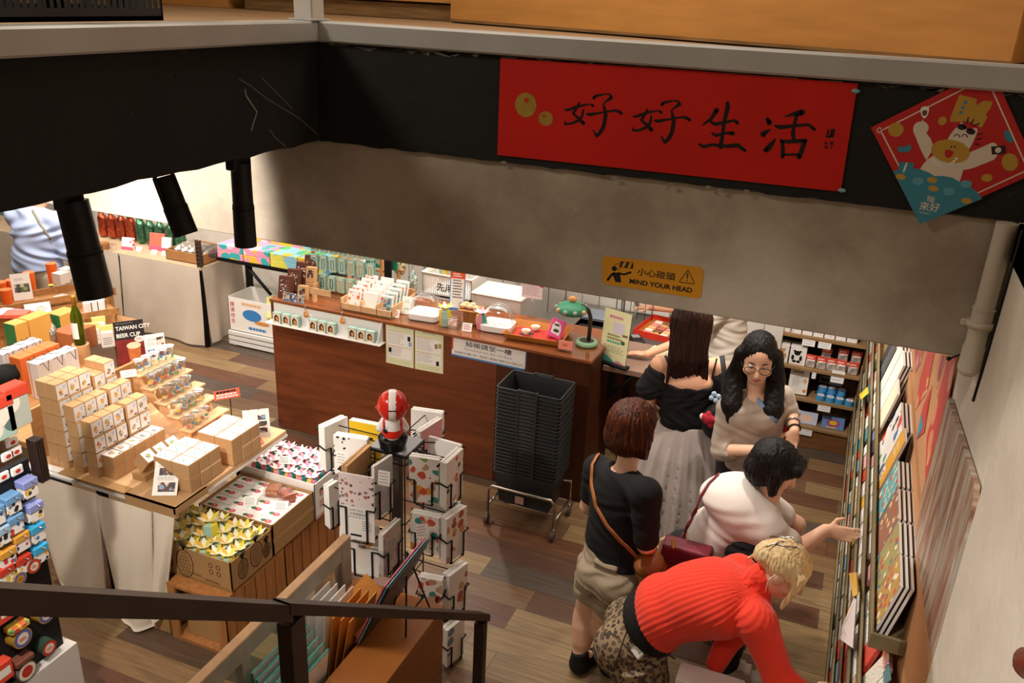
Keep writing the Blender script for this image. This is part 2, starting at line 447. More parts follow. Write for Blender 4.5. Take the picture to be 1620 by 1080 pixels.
# ------------------------------------------------------------------ the room
def floor_material():
 m = bpy.data.materials.new('plank_floor'); m.use_nodes = True
 nt = m.node_tree; N = nt.nodes; L = nt.links; b = N['Principled BSDF']
 def mth(op, a, b_=None):
  n = N.new('ShaderNodeMath'); n.operation = op
  for i, x in enumerate((a, b_)):
   if x is None: continue
   if isinstance(x, (int, float)): n.inputs[i].default_value = x
   else: L.new(x, n.inputs[i])
  return n.outputs[0]
 tc = N.new('ShaderNodeTexCoord'); sp = N.new('ShaderNodeSeparateXYZ'); L.new(tc.outputs['Object'], sp.inputs[0])
 W, LN = 0.19, 1.3
 v = mth('DIVIDE', sp.outputs[1], W); row = mth('FLOOR', v)
 wn = N.new('ShaderNodeTexWhiteNoise'); wn.noise_dimensions = '1D'; L.new(row, wn.inputs['W'])
 u = mth('ADD', mth('DIVIDE', sp.outputs[0], LN), mth('MULTIPLY', wn.outputs['Value'], 7.3)); colm = mth('FLOOR', u)
 cb = N.new('ShaderNodeCombineXYZ'); L.new(colm, cb.inputs[0]); L.new(row, cb.inputs[1])
 w2 = N.new('ShaderNodeTexWhiteNoise'); w2.noise_dimensions = '2D'; L.new(cb.outputs[0], w2.inputs['Vector'])
 rp = N.new('ShaderNodeValToRGB'); rp.color_ramp.interpolation = 'CONSTANT'; el = rp.color_ramp.elements
 cols = ['#6f4c35', '#8f7653', '#5c4838', '#9b8059', '#664431', '#846847', '#574a40', '#876a4a', '#75593f', '#5f4434']
 while len(el) < len(cols): el.new(0.5)
 for i, c in enumerate(cols): el[i].position = i / len(cols); el[i].color = lin(c)
 L.new(w2.outputs['Value'], rp.inputs[0])
 mp = N.new('ShaderNodeMapping'); mp.inputs['Scale'].default_value = (1.6, 26, 1)
 off = N.new('ShaderNodeVectorMath'); off.operation = 'MULTIPLY_ADD'; off.inputs[1].default_value = (3, 3, 3)
 L.new(w2.outputs['Color'], off.inputs[0]); L.new(tc.outputs['Object'], off.inputs[2]); L.new(off.outputs[0], mp.inputs[0])
 nz = N.new('ShaderNodeTexNoise'); nz.inputs['Scale'].default_value = 2.2; nz.inputs['Detail'].default_value = 7; nz.inputs['Distortion'].default_value = 0.6
 L.new(mp.outputs[0], nz.inputs['Vector'])
 g = N.new('ShaderNodeMapRange'); g.inputs[1].default_value = 0.3; g.inputs[2].default_value = 0.7; g.inputs[3].default_value = 0.66; g.inputs[4].default_value = 1.2
 L.new(nz.outputs['Fac'], g.inputs[0])
 fr = mth('FRACT', v); fu = mth('FRACT', u)
 seam = mth('MAXIMUM', mth('LESS_THAN', fr, 0.018), mth('LESS_THAN', fu, 0.003))
 k = mth('MULTIPLY', g.outputs[0], mth('SUBTRACT', 1.0, mth('MULTIPLY', seam, 0.55)))
 mx = N.new('ShaderNodeVectorMath'); mx.operation = 'SCALE'; L.new(rp.outputs[0], mx.inputs[0]); L.new(k, mx.inputs['Scale'])
 L.new(mx.outputs[0], b.inputs['Base Color'])
 b.inputs['Roughness'].default_value = 0.42; b.inputs['Specular IOR Level'].default_value = 0.4
 return m
def plaster(name, col, col2, peel=None, amount=0.62):
 """painted concrete with grime blotches"""
 m = bpy.data.materials.new(name); m.use_nodes = True
 nt = m.node_tree; N = nt.nodes; L = nt.links; b = N['Principled BSDF']; b.inputs['Roughness'].default_value = 0.85
 tc = N.new('ShaderNodeTexCoord'); nz = N.new('ShaderNodeTexNoise'); nz.inputs['Scale'].default_value = 2.3; nz.inputs['Detail'].default_value = 8; nz.inputs['Roughness'].default_value = 0.62
 L.new(tc.outputs['Object'], nz.inputs['Vector'])
 rp = N.new('ShaderNodeValToRGB'); rp.color_ramp.elements[0].position = 0.38; rp.color_ramp.elements[1].position = amount
 rp.color_ramp.elements[0].color = lin(col2); rp.color_ramp.elements[1].color = lin(col)
 L.new(nz.outputs['Fac'], rp.inputs[0]); out = rp.outputs[0]
 n3 = N.new('ShaderNodeTexNoise'); n3.inputs['Scale'].default_value = 38; n3.inputs['Detail'].default_value = 3
 L.new(tc.outputs['Object'], n3.inputs['Vector'])
 if peel:
  gt = N.new('ShaderNodeMath'); gt.operation = 'GREATER_THAN'; gt.inputs[1].default_value = 0.73; L.new(n3.outputs['Fac'], gt.inputs[0])
  mx = N.new('ShaderNodeMix'); mx.data_type = 'RGBA'; mx.inputs[7].default_value = lin(peel); L.new(gt.outputs[0], mx.inputs[0]); L.new(out, mx.inputs[6]); out = mx.outputs[2]
 L.new(out, b.inputs['Base Color'])
 bp = N.new('ShaderNodeBump'); bp.inputs['Strength'].default_value = 0.25; bp.inputs['Distance'].default_value = 0.01
 L.new(n3.outputs['Fac'], bp.inputs['Height']); L.new(bp.outputs[0], b.inputs['Normal'])
 return m
YB = 2.57          # front face of the beam
XW = 0.42          # right wall
XL = -1.747        # face of the left slab edge
WHITE_PL = plaster('grimy_white_plaster', '#bdb2a2', '#9d9080')
BLACK_PL = plaster('black_paint', '#171615', '#0f0f0e', '#2c2b29', 0.6)
WALL_PL = plaster('painted_wall', '#e2dbcd', '#d2c9ba')
LOWWALL = plaster('shop_wall', '#d9d2c6', '#c8c0b2')
struct('floor', B().bx(-11, 0.6, -2.0, 9.0, -0.1, 0.0, floor_material()), 'multi-toned brown plank floor of the lower shop', 'floor')
struct('wall_right', B().bx(XW, XW + 0.12, -2.0, 9.0, 0, 2.80, WALL_PL).bx(0.8, 0.92, -2.0, 9.0, 2.8, 5.4, WALL_PL).bx(XW, 0.8, -2.0, YB - 0.02, 2.7, 2.80, WALL_PL), 'off-white plastered wall on the right', 'wall')
struct('wall_back', B().bx(-11, 0.42, 7.0, 7.12, 0, 2.8, LOWWALL), 'pale back wall of the shop', 'wall')
struct('wall_left', B().bx(-11.12, -11, -2, 9, 0, 2.8, LOWWALL), 'pale far left wall of the shop', 'wall')
struct('wall_front', B().bx(-11, 0.42, -2.12, -2.0, 0, 5.4, LOWWALL), 'wall behind the stairs', 'wall')
# beam: white face below, black painted slab edge above
bm_ = B()
N_ = 60
rr = random.Random(3)
bm_.bx(-9, XW + 0.1, YB, YB + 0.24, 2.40, 2.80, WHITE_PL, 0.004)
struct('trim_beam', bm_, 'deep off-white concrete beam with grimy face across the picture', 'beam')
bk = B()
# black slab edge along the beam (irregular painted lower border)
prevx = XL
xs = [XL + (XW + 0.3 - XL) * i / N_ for i in range(N_ + 1)]
ys = [2.80 + rr.uniform(-0.005, 0.004) for _ in xs]
vs = [(x, YB - 0.012, z) for x, z in zip(xs, ys)] + [(x, YB - 0.012, 3.125) for x in xs] + [(x, YB + 0.24, 2.80) for x in xs] + [(x, YB + 0.24, 3.125) for x in xs]
n1 = N_ + 1
fs = []
for i in range(N_):
 fs += [(i, i + 1, n1 + i + 1, n1 + i), (i + 1, i, 2 * n1 + i, 2 * n1 + i + 1), (n1 + i, n1 + i + 1, 3 * n1 + i + 1, 3 * n1 + i)]
bk.add(vs, fs, BLACK_PL)
# black slab edge along the left side of the stairwell
yl = [-2.0 + (YB - 0.012 + 2.0) * i / N_ for i in range(N_ + 1)]
zl = [2.80 + rr.uniform(-0.006, 0.004) for _ in yl]
vs = [(XL, y, z) for y, z in zip(yl, zl)] + [(XL, y, 3.125) for y in yl] + [(XL - 0.24, y, 2.80) for y in yl] + [(XL - 0.24, y, 3.125) for y in yl]
fs = []
for i in range(N_):
 fs += [(i, n1 + i, n1 + i + 1, i + 1), (i, i + 1, 2 * n1 + i + 1, 2 * n1 + i), (n1 + i, 3 * n1 + i, 3 * n1 + i + 1, n1 + i + 1)]
bk.add(vs, fs, BLACK_PL)
# cracks and chips in the black paint
chip = mat('bare_plaster', '#8d867a', 0.9)
ML = frame((XL + 0.0015, 0, 0), (0, 1, 0), (0, 0, 1))
MB_ = frame((0, YB - 0.0135, 0), (1, 0, 0), (0, 0, 1))
def loc2(px, py, left):
 p = at(px, py, X=XL) if left else at(px, py, Y=YB - 0.013)
 return (p.y, p.z) if left else (p.x, p.z)
for pts, wd in (([(387, 142), (389, 152), (406, 177), (397, 206)], 0.006), ([(378, 125), (395, 135), (420, 155), (470, 185), (503, 213)], 0.0018),
    ([(413, 122), (440, 150), (462, 172)], 0.0015), ([(426, 205), (435, 218), (452, 232)], 0.002)):
 bk.stroke([loc2(x, y, True) for x, y in pts], wd, chip, ML)
for x, y in ((797, 257), (972, 281), (1044, 288), (1062, 292), (1120, 296), (1140, 300), (1181, 302), (615, 63)):
 a, b_ = loc2(x, y, False)
 bk.disc(a, b_, rr.uniform(0.006, 0.013), rr.uniform(0.004, 0.007), chip, MB_, 0, 9)
worn = mat('worn_grey_edge', '#5d5a54', 0.9)
for k in range(46):
 x = rr.uniform(XL + 0.05, XW + 0.2); wdt = rr.uniform(0.01, 0.06)
 bk.stroke([(x, 3.121 - rr.uniform(0, 0.006)), (x + wdt, 3.121 - rr.uniform(0, 0.01)), (x + wdt * 1.6, 3.12)], [0.003, rr.uniform(0.004, 0.013), 0.002], chip if k % 3 == 0 else worn, MB_)
struct('trim_slab_edge', bk, 'black painted edge of the upper floor slab around the stairwell', 'slab edge')
# the upper floor slab (ceiling of the lower shop)
up = B()
ufl = mat('upper_floor_wood', '#b99a78', 0.5, var=0.15, scale=3, stretch=(1, 8, 1))
ceil = mat('ceiling_paint', '#cfc7ba', 0.9)
up.bx(-11, XL - 0.24, -2, 9.0, 2.80, 3.10, ceil).bx(XL - 0.24, 0.8, YB + 0.24, 9.0, 2.80, 3.10, ceil)
up.bx(-11, XL - 0.02, -2, 9.0, 3.10, 3.128, ufl).bx(XL - 0.02, 0.8, YB + 0.01, 9.0, 3.10, 3.128, ufl)
struct('ceiling', up, 'ceiling slab over the lower shop with the wooden upper floor on it', 'ceiling')
struct('ceiling_upper', B().bx(-11, XW + 0.12, -2.1, 9.0, 5.4, 5.5, ceil), 'ceiling of the upper floor', 'ceiling')
struct('wall_upper', B().bx(-11, XW + 0.12, 6.5, 6.6, 3.128, 5.4, mat('upper_wall_ochre', '#b98d5c', 0.8)), 'ochre wall of the upper floor', 'wall')
# grey metal angle along the slab edge
tr = B(); mt = mat('grey_metal_trim', '#c2c3c2', 0.45, 0.3, var=0.06, scale=5); hi = mat('worn_bright_metal', '#d6d3cc', 0.4, 0.3)
tr.bx(XL - 0.06, 0.8, YB - 0.03, YB + 0.05, 3.125, 3.19, mt, 0.006)
tr.bx(XL - 0.06, XL + 0.028, -2.0, YB - 0.03, 3.125, 3.19, mt, 0.006)
struct('trim_metal', tr, 'grey metal edging on top of the black slab edge', 'trim')
# ------------------------------------------------------------------ things on and around the beam
def plane2(Y0):
 """pixel -> (x, z) on the plane Y = Y0, and the matrix that turns (x, z, out) into the world (out = towards the stairs)"""
 return (lambda px, py: (at(px, py, Y=Y0).x, at(px, py, Y=Y0).z)), frame((0, Y0, 0), (1, 0, 0), (0, 0, 1))
RED = mat('red_paper', '#cf1c10', 0.65, var=0.06, scale=4, bump=0.05, bscale=9)
INK = mat('black_ink', '#1c1211', 0.6); GOLD = mat('gold_print', '#b79a45', 0.4, 0.25, var=0.1, scale=20)
WHITE = mat('white_paper', '#f2efe9', 0.6); BLACKP = mat('black_print', '#161412', 0.6)
GREYP = mat('grey_print', '#8b8781', 0.6)
YP = YB - 0.0145
f2, MP = plane2(YP)
b = B()
b.poly([f2(787, 245), f2(1330, 303), f2(1357, 132), f2(1075, 110), f2(792, 92)], RED, MP, 0.0012)
sc_ = 1.04 / 565.0
zt = 0.0016
def brush(b, strokes, sc, ox, oy, M, m, z=zt, dx=0, dy=0):
 for st in strokes:
  pts = [f2(ox + (x + dx) / sc, oy + (y + dy) / sc) for x, y, w_ in st]
  ws = [w_ / sc * sc_ for x, y, w_ in st]
  # soften the corners
  P = []; W_ = []
  for i in range(len(pts) - 1):
   for t in (0, .33, .67):
    P.append((pts[i][0] * (1 - t) + pts[i + 1][0] * t, pts[i][1] * (1 - t) + pts[i + 1][1] * t)); W_.append(ws[i] * (1 - t) + ws[i + 1] * t)
  P.append(pts[-1]); W_.append(ws[-1])
  b.stroke(P, W_, m, M, z)
  z += 0.00004
HAO = [[(165, 365, 20), (205, 360, 30), (300, 325, 34), (430, 300, 14), (462, 318, 32)],
       [(315, 290, 22), (285, 345, 30), (252, 398, 28)], [(250, 402, 24), (300, 445, 34), (360, 505, 42)],
       [(358, 362, 20), (345, 430, 32), (300, 480, 32), (220, 510, 24), (160, 512, 26), (165, 480, 12)],
       [(470, 235, 34), (495, 212, 32), (590, 194, 14), (640, 196, 20), (660, 230, 40), (610, 265, 24), (568, 300, 14), (582, 335, 32), (596, 420, 44), (575, 540, 44), (540, 600, 44), (500, 645, 36), (465, 575, 12)],
       [(395, 405, 22), (430, 412, 38), (560, 390, 18), (690, 368, 22), (740, 380, 36), (768, 402, 30)]]
brush(b, HAO, 6.75, 870, 120, MP, INK)
brush(b, HAO, 6.75, 870, 120, MP, INK, dx=727, dy=70)
SH = [[(285, 222, 48), (228, 310, 36), (180, 345, 26), (145, 372, 16)], [(225, 340, 24), (270, 365, 38), (400, 340, 28), (465, 325, 26), (498, 352, 34)],
      [(395, 145, 30), (398, 190, 48), (362, 340, 36), (345, 470, 34), (325, 600, 46)], [(237, 455, 18), (275, 480, 36), (380, 455, 26), (450, 458, 42)],
      [(100, 568, 18), (150, 595, 36), (240, 575, 30), (380, 590, 36), (500, 580, 46), (575, 635, 30)],
      [(805, 312, 36), (825, 352, 50)], [(835, 420, 10), (790, 445, 42), (755, 470, 54), (770, 490, 20)], [(888, 515, 12), (850, 565, 46), (810, 615, 58), (785, 630, 46)],
      [(990, 285, 12), (1080, 258, 40), (1160, 245, 58)], [(885, 380, 20), (930, 397, 44), (1080, 380, 30), (1230, 370, 30), (1285, 418, 30)],
      [(1110, 260, 40), (1080, 370, 30), (1065, 460, 40), (1080, 540, 32)], [(945, 525, 24), (965, 610, 38), (958, 700, 34)],
      [(955, 545, 36), (1180, 535, 40)], [(1190, 532, 44), (1158, 630, 42), (1130, 700, 46)], [(970, 675, 24), (1130, 675, 24)]]
brush(b, SH, 6.48, 1090, 140, MP, INK)
faint = mat('faded_seal', '#5a0f0b', 0.6)
for (x0, y0, x1, y1, m_) in ((1412, 420, 1440, 470, INK), (1440, 415, 1500, 500, INK), (1400, 480, 1450, 500, INK), (1385, 545, 1420, 570, faint), (1440, 545, 1485, 575, faint), (1385, 585, 1430, 612, faint), (1450, 585, 1470, 615, faint)):
 a = f2(1090 + x0 / 6.48, 140 + y1 / 6.48); c = f2(1090 + x1 / 6.48, 140 + y0 / 6.48)
 b.rect(a[0], c[0], a[1], c[1], m_, MP, zt)
c = f2(832, 166); b.disc(c[0], c[1], 0.0355, 0.0365, GOLD, MP, zt, 28)
c2 = f2(863.5, 187.5); b.disc(c2[0], c2[1], 0.0235, 0.0215, GOLD, MP, zt, 24)
c = f2(833, 158.5)
b.poly([(c[0] + (0.012 if i % 2 == 0 else 0.005) * math.sin(i * math.pi / 5), c[1] + (0.012 if i % 2 == 0 else 0.005) * math.cos(i * math.pi / 5)) for i in range(10)], RED, MP @ T(0, 0, zt + .0003))
c = f2(861, 183.5); b.disc(c[0], c[1], 0.005, 0.004, RED, MP, zt + .0003, 10)
tag(b.build('paper_banner'), 'wide red paper banner with four black brush characters on the black slab edge', 'banner')
# blue putty at its right corners
for i, (x, y) in enumerate(((1354, 144), (1332, 301))):
 a, z = f2(x, y); q = B(); q.ell((a, YP - 0.002, z), (0.011, 0.004, 0.006), mat('blue_putty', '#7fb6bd', 0.7), 10)
 tag(q.build('adhesive_putty'), 'pale blue putty at the %s right corner of the red banner' % ('upper', 'lower')[i], 'putty')
# square poster
b = B(); PR = mat('poster_red', '#c62a2a', 0.5); PB = mat('poster_blue', '#3f8fa8', 0.5); PLB = mat('poster_light_blue', '#63a9bd', 0.5)
PC = mat('poster_cream', '#e6d9c8', 0.5); PG = mat('poster_gold', '#c59a3d', 0.5); PD = mat('poster_dark', '#33232b', 0.5)
YQ = YP - 0.001
f3, MQ = plane2(YQ)
q7 = lambda x, y: f3(1340 + x / 3.6, 80 + y / 3.6)
pc = [q7(415, 988), q7(1090, 690), q7(822, 98), q7(135, 438)]
b.poly(pc, PR, MQ, 0.0012)
u_ = 1.04 / 565 / 3.6
def blob(pts, m, z, smooth=True):
 P = [q7(*p) for p in pts]
 if smooth:
  for _ in range(2):
   R_ = []
   for i in range(len(P)):
    a, c = P[i], P[(i + 1) % len(P)]
    R_ += [(a[0] * .75 + c[0] * .25, a[1] * .75 + c[1] * .25), (a[0] * .25 + c[0] * .75, a[1] * .25 + c[1] * .75)]
   P = R_
 b.poly(P[::-1], m, MQ @ T(0, 0, z))
def line(pts, w_, m, z): b.stroke([q7(*p) for p in pts], w_ * u_, m, MQ, z)
def dot(x, y, rx, ry, m, z, rot=0):
 c = q7(x, y); b.disc(c[0], c[1], rx * u_, ry * u_, m, MQ, z, 18, math.radians(-rot))
z0 = 0.0015
line([(205, 450), (790, 155)], 7, PC, z0); line([(795, 155), (1060, 745)], 7, PC, z0); line([(195, 462), (300, 665)], 7, PC, z0); line([(740, 812), (1060, 665)], 7, PC, z0)
for x, y in ((183, 452), (798, 141)): line([(x - 15, y + 2), (x + 4, y - 16), (x + 17, y + 0), (x - 2, y + 16), (x - 15, y + 2)], 6, PC, z0 + .0001)
blob([(590, 375), (640, 250), (740, 275), (735, 310), (780, 285), (830, 290), (815, 330), (790, 360), (800, 380), (765, 440), (690, 400), (620, 405), (585, 405)], PG, z0 + .0002, False)
for x, y in ((674, 296), (660, 324), (648, 352)): dot(x, y, 9, 8, PB, z0 + .0004)
blob([(440, 640), (505, 540), (430, 440), (460, 410), (420, 398), (370, 440), (390, 490), (430, 590), (470, 650)], PC, z0 + .0003)
blob([(375, 430), (400, 405), (440, 400), (470, 430), (455, 470), (410, 490), (380, 480)], PC, z0 + .00035)
blob([(650, 680), (670, 590), (780, 545), (840, 515), (865, 560), (850, 615), (790, 640), (700, 675)], PC, z0 + .0003)
blob([(400, 690), (470, 600), (560, 580), (680, 610), (660, 690), (630, 780), (440, 770)], PC, z0 + .0004)
blob([(545, 560), (590, 470), (640, 420), (650, 400), (665, 425), (710, 440), (745, 440), (740, 470), (700, 560), (640, 610)], PC, z0 + .0005)
dot(588, 573, 93, 58, PG, z0 + .0006, 8)
blob([(558, 560), (610, 570), (600, 600), (570, 615), (555, 590)], PR, z0 + .0007)
for x in (594, 614): dot(x, 547, 4, 6, PD, z0 + .0007)
for x in (628, 672): line([(x - 18, 488), (x - 8, 476), (x + 6, 478), (x + 14, 492)], 5, PD, z0 + .0007)
dot(653, 434, 22, 15, PD, z0 + .0008, 12); dot(704, 460, 22, 15, PD, z0 + .0008, 12); line([(655, 430), (705, 452)], 6, PD, z0 + .0008)
for p in (((680, 425), (690, 380)), ((700, 425), (722, 392)), ((715, 430), (752, 415)), ((745, 480), (768, 470)), ((740, 505), (766, 500)), ((730, 530), (752, 535))): line(p, 6, PD, z0 + .0006)
blob([(675, 425), (690, 405), (705, 430), (725, 425), (715, 450), (685, 445)], PR, z0 + .0007)
for i in range(11):
 t = i / 10; dot(492 + 130 * t, 600 + 60 * math.sin(math.pi * (0.12 + 0.8 * t)), 7, 7, WHITE, z0 + .0007)
line([(425, 425), (432, 395)], 6, WHITE, z0 + .0008); blob([(418, 318), (472, 316), (462, 365), (440, 392), (420, 365)], WHITE, z0 + .0008); blob([(426, 340), (460, 338), (452, 370), (430, 372)], mat('poster_brown', '#7a4a3c', .5), z0 + .0009)
blob([(820, 545), (900, 540), (905, 585), (825, 592)], PD, z0 + .0008, False); dot(860, 566, 14, 14, PC, z0 + .0009)
for x, y, rx, ry, ro in ((278, 450, 38, 36, 30), (543, 400, 20, 22, 0), (927, 635, 36, 46, -30), (796, 724, 26, 20, 0)): dot(x, y, rx, ry, PG, z0 + .0002, ro)
blob([(285, 545), (325, 548), (368, 530), (362, 578), (290, 580)], PB, z0 + .0002); blob([(890, 450), (925, 455), (955, 525), (905, 520)], PB, z0 + .0002)
# blue water in the lower corner
b.poly([q7(*p) for p in [(262, 685), (415, 988), (770, 842), (735, 800), (690, 765), (640, 745), (600, 722), (545, 712), (500, 714), (460, 690), (420, 676), (370, 668), (330, 668), (300, 676)]], PB, MQ @ T(0, 0, z0 + .001))
blob([(300, 632), (382, 640), (372, 680), (290, 685)], PB, z0 + .0011, False); line([(340, 640), (322, 688)], 9, WHITE, z0 + .0012)
for x, y in ((306, 718), (484, 736), (492, 784), (680, 854)): dot(x, y, 25, 15, PG, z0 + .0012, 5)
for x, y in ((405, 742), (582, 800), (680, 758)): blob([(x - 35, y - 22), (x + 35, y - 18), (x + 26, y + 22), (x - 30, y + 24)], PLB, z0 + .0011)
for k in range(6): line([(462 + 7 * k, 824 + 2 * k), (458 + 7 * k, 856 + 2 * k)], 3, PC, z0 + .0012)
p = q7(408, 905); pr_ = q7(512, 918); Mt = frame(MQ @ Vector((p[0], p[1], z0 + .0012)), (pr_[0] - p[0], 0, pr_[1] - p[1]), (0, 0, 1))
b.text('來好', 0, 0.002, 0.0255, PC, Mt, bold=0.008)
line([(412, 918), (466, 928)], 3, PC, z0 + .0012)
tag(b.build('square_poster'), 'diamond-hung red and blue poster of a cheering white horse on the black slab edge', 'poster')
# MIND YOUR HEAD sticker
b = B(); YS = YB - 0.001
f4, MS = plane2(YS)
SY = mat('sign_yellow', '#c98a1c', 0.5); q8 = lambda x, y: f4(940 + x / 8.526, 390 + y / 8.526)
pts = []
cs = [(110, 120), (1480, 282), (1440, 705), (105, 500)]
for i in range(4):
 a = Vector(cs[i - 1]); c = Vector(cs[i]); d = Vector(cs[(i + 1) % 4]); r_ = 70
 p0 = c + (a - c).normalized() * r_; p1 = c + (d - c).normalized() * r_
 for t in (0, .25, .5, .75, 1): pts.append((1 - t) ** 2 * p0 + 2 * t * (1 - t) * c + t * t * p1)
b.poly([q8(p.x, p.y) for p in pts][::-1], SY, MS, 0.0008)
us = 0.325 / 163 / 8.526
def sline(pts, w_): b.stroke([q8(*p) for p in pts], [x * us for x in w_] if isinstance(w_, list) else w_ * us, BLACKP, MS, 0.0011)
def spoly(pts): b.poly([q8(*p) for p in pts][::-1], BLACKP, MS @ T(0, 0, 0.0011))
c = q8(273, 295); b.disc(c[0], c[1], 36 * us, 36 * us, BLACKP, MS, 0.0011)
spoly([(255, 350), (345, 345), (355, 400), (365, 485), (285, 472), (258, 395)])
sline([(265, 360), (225, 390), (185, 445)], 34); sline([(345, 360), (405, 375), (492, 346)], 28)
sline([(350, 197), (530, 217), (522, 296), (343, 272), (350, 197)], 7)
spoly([(365, 202), (400, 206), (368, 274), (345, 270)]); spoly([(440, 210), (480, 214), (445, 284), (408, 279)]); spoly([(510, 228), (528, 225), (520, 295), (490, 290)])
sline([(340, 222), (318, 236), (280, 225), (288, 255)], 7); sline([(345, 280), (340, 312), (310, 302)], 7)
sline([(1268, 318), (1355, 488), (1345, 500), (1155, 478), (1150, 465), (1268, 318)], 11); sline([(1262, 370), (1257, 430)], [20, 12]); c = q8(1253, 457); b.disc(c[0], c[1], 9 * us, 9 * us, BLACKP, MS, .0011)
for txt, x, y, h, bold, wd in (('小心碰頭', 580, 372, 0.0265, 0.012, 520), ('MIND YOUR HEAD', 474, 490, 0.0215, 0.035, 860)):
 p = q8(x, y); p2 = q8(x + wd, y + wd * 0.155); Mt = frame(MS @ Vector((p[0], p[1], 0.0011)), (p2[0] - p[0], 0, p2[1] - p[1]), (0, 0, 1))
 v_, _ = text_mesh(txt, bold); w0 = max(a[0] for a in v_) - min(a[0] for a in v_)
 b.text(txt, 0, 0, h, BLACKP, Mt, bold=bold, sx=wd * us / (w0 * h))
tag(b.build('warning_sign'), 'yellow warning sticker reading MIND YOUR HEAD on the white beam', 'sign')
# drain pipe in the corner
PV = mat('painted_pipe', '#cfc6b6', 0.55, var=0.05, scale=4)
t = thing('drain_pipe', 'off-white plastic drain pipe with collars in the corner beside the beam', 'pipe', (0.389, 2.535, 0))
b = B(); b.cyl((0, 0, 2.415), (0, 0, 2.80), 0.026, 0.026, PV, 20); b.build('pipe', t)
b = B(); b.cyl((0, 0, 2.388), (0, 0, 2.455), 0.030, 0.029, PV, 20).lathe([(0.0, 2.362), (0.018, 2.366), (0.028, 2.378), (0.030, 2.389)], PV, 20); b.build('end_cap', t)
b = B(); b.cyl((0, 0, 2.50), (0, 0, 2.56), 0.0285, 0.0275, PV, 20); b.cyl((0, 0, 2.56), (0, 0, 2.566), 0.030, 0.030, PV, 20); b.build('collar', t)
b = B(); b.lathe([(0.029, 2.508), (0.037, 2.510), (0.037, 2.524), (0.029, 2.526)], PV, 20); b.box((-0.038, 0.0, 2.517), (0.022, 0.012, 0.018), PV, 0.003); b.build('clamp', t)
b = B(); b.cyl((-0.05, 0.02, 2.397), (-0.024, 0.02, 2.415), 0.003, 0.003, BLACKP, 8); b.ell((-0.052, 0.02, 2.396), (0.007, 0.007, 0.007), BLACKP, 10); b.build('screw_hook', t)
b = B(); b.tube([(0.418, YB - 0.095, 2.8), (0.416, YB - 0.09, 2.6), (0.417, YB - 0.08, 2.45), (0.417, YB - 0.06, 2.3)], 0.004, BLACKP, 8); tag(b.build('shadow_line'), 'black line put in for the shadow in the corner behind the drain pipe', 'shadow_line')  # black tube standing in for the shadow line right of the pipe
# spotlights hanging under the left slab
LB = mat('spotlight_black', '#1a1a1c', 0.45, var=0.1, scale=10); LIN = mat('spotlight_mouth', '#0c0c0c', 0.8)
def spotlight(p0, p1, rad, label, adapter):
 p0 = Vector(p0); p1 = Vector(p1); t = thing('track_spotlight', label, 'spotlight', (p0.x, p0.y, 2.80), 0, 'spotlights under the left slab')
 o = Vector((p0.x, p0.y, 2.80)); a = p0 - o; c = p1 - o; d = (c - a).normalized()
 b = B(); n = 24; L_ = (c - a).length
 b.cyl(a, a + d * L_ * 0.5, rad * 0.93, rad * 0.95, LB, n); b.cyl(a + d * L_ * 0.5, c, rad, rad * 1.04, LB, n, caps=False)
 b.cyl(c, c - d * 0.03, rad * 0.97, rad * 0.9, LIN, n); b.build('lamp_body', t)
 b = B(); b.cyl(a + d * L_ * 0.53, a + d * L_ * 0.55, rad * 1.02, rad * 1.02, LIN, n); b.build('trim_ring', t)
 b = B()
 if adapter == 'box': b.bx(a.x - 0.02, a.x + 0.02, a.y - 0.05, a.y + 0.03, a.z - 0.02, 0, LB, 0.004)
 else: b.cyl((a.x, a.y, 0), (a.x, a.y, a.z + 0.01), 0.014, 0.014, LB, 12)
 b.build('track_adapter', t)
 b = B(); s_ = Vector((0.0, 1, 0))
 if adapter != 'box':
  for k in (-1, 1):
   b.tube([(a.x, a.y + 0.012 * k, a.z * 0.4), a + s_ * rad * 1.05 * k + d * 0.0, a + s_ * rad * 1.07 * k + d * 0.07], 0.006, LB, 6)
  b.build('yoke', t)
 return t
spotlight((-2.085, 1.80, 2.69), (-2.045, 1.80, 2.405), 0.049, 'black spotlight nearest the left edge, tilted, under the dark slab', 'box')
spotlight((-1.925, 2.0, 2.745), (-1.862, 2.0, 2.575), 0.036, 'short black spotlight tilted on a yoke, middle of the three under the slab', 'yoke')
spotlight((-1.80, 2.2, 2.772), (-1.803, 2.2, 2.50), 0.034, 'upright black tube spotlight nearest the slab corner', 'box')
# upper floor furniture
OR = mat('orange_plywood', '#cc934f', 0.55, var=0.08, scale=3, stretch=(1, 1, 6)); KICK = mat('dark_kickboard', '#8a6a42', 0.7, var=0.25, scale=5, stretch=(1, 1, 12))
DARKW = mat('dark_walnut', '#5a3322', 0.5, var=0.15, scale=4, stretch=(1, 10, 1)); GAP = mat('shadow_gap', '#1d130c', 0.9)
A0 = at(712, 36, Z=3.128); A1 = at(1572, 99, Z=3.128)
A1 = A0 + (at(1440, 95, Z=3.128) - A0) * 1.135
dv = (A1 - A0); dv.z = 0; Lc = dv.length
Mc = frame(A0 + Vector((0, 0, .002)), dv, Vector((0, 0, 1)).cross(dv))
t = thing('display_cabinet', 'orange plywood cabinet on the upper floor above the red banner', 'cabinet', M=Mc)
B().bx(0, Lc, 0, 0.5, 0.012, 1.0, OR, 0.003).build('body', t)
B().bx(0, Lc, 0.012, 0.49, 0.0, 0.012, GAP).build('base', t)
B().bx(0.0, Lc, -0.004, 0.0, 0.006, 0.02, KICK).build('edge_strip', t)
K0 = at(352, 12, Z=3.128); K1 = at(712, 38, Z=3.128) + Vector((0, .05, 0))
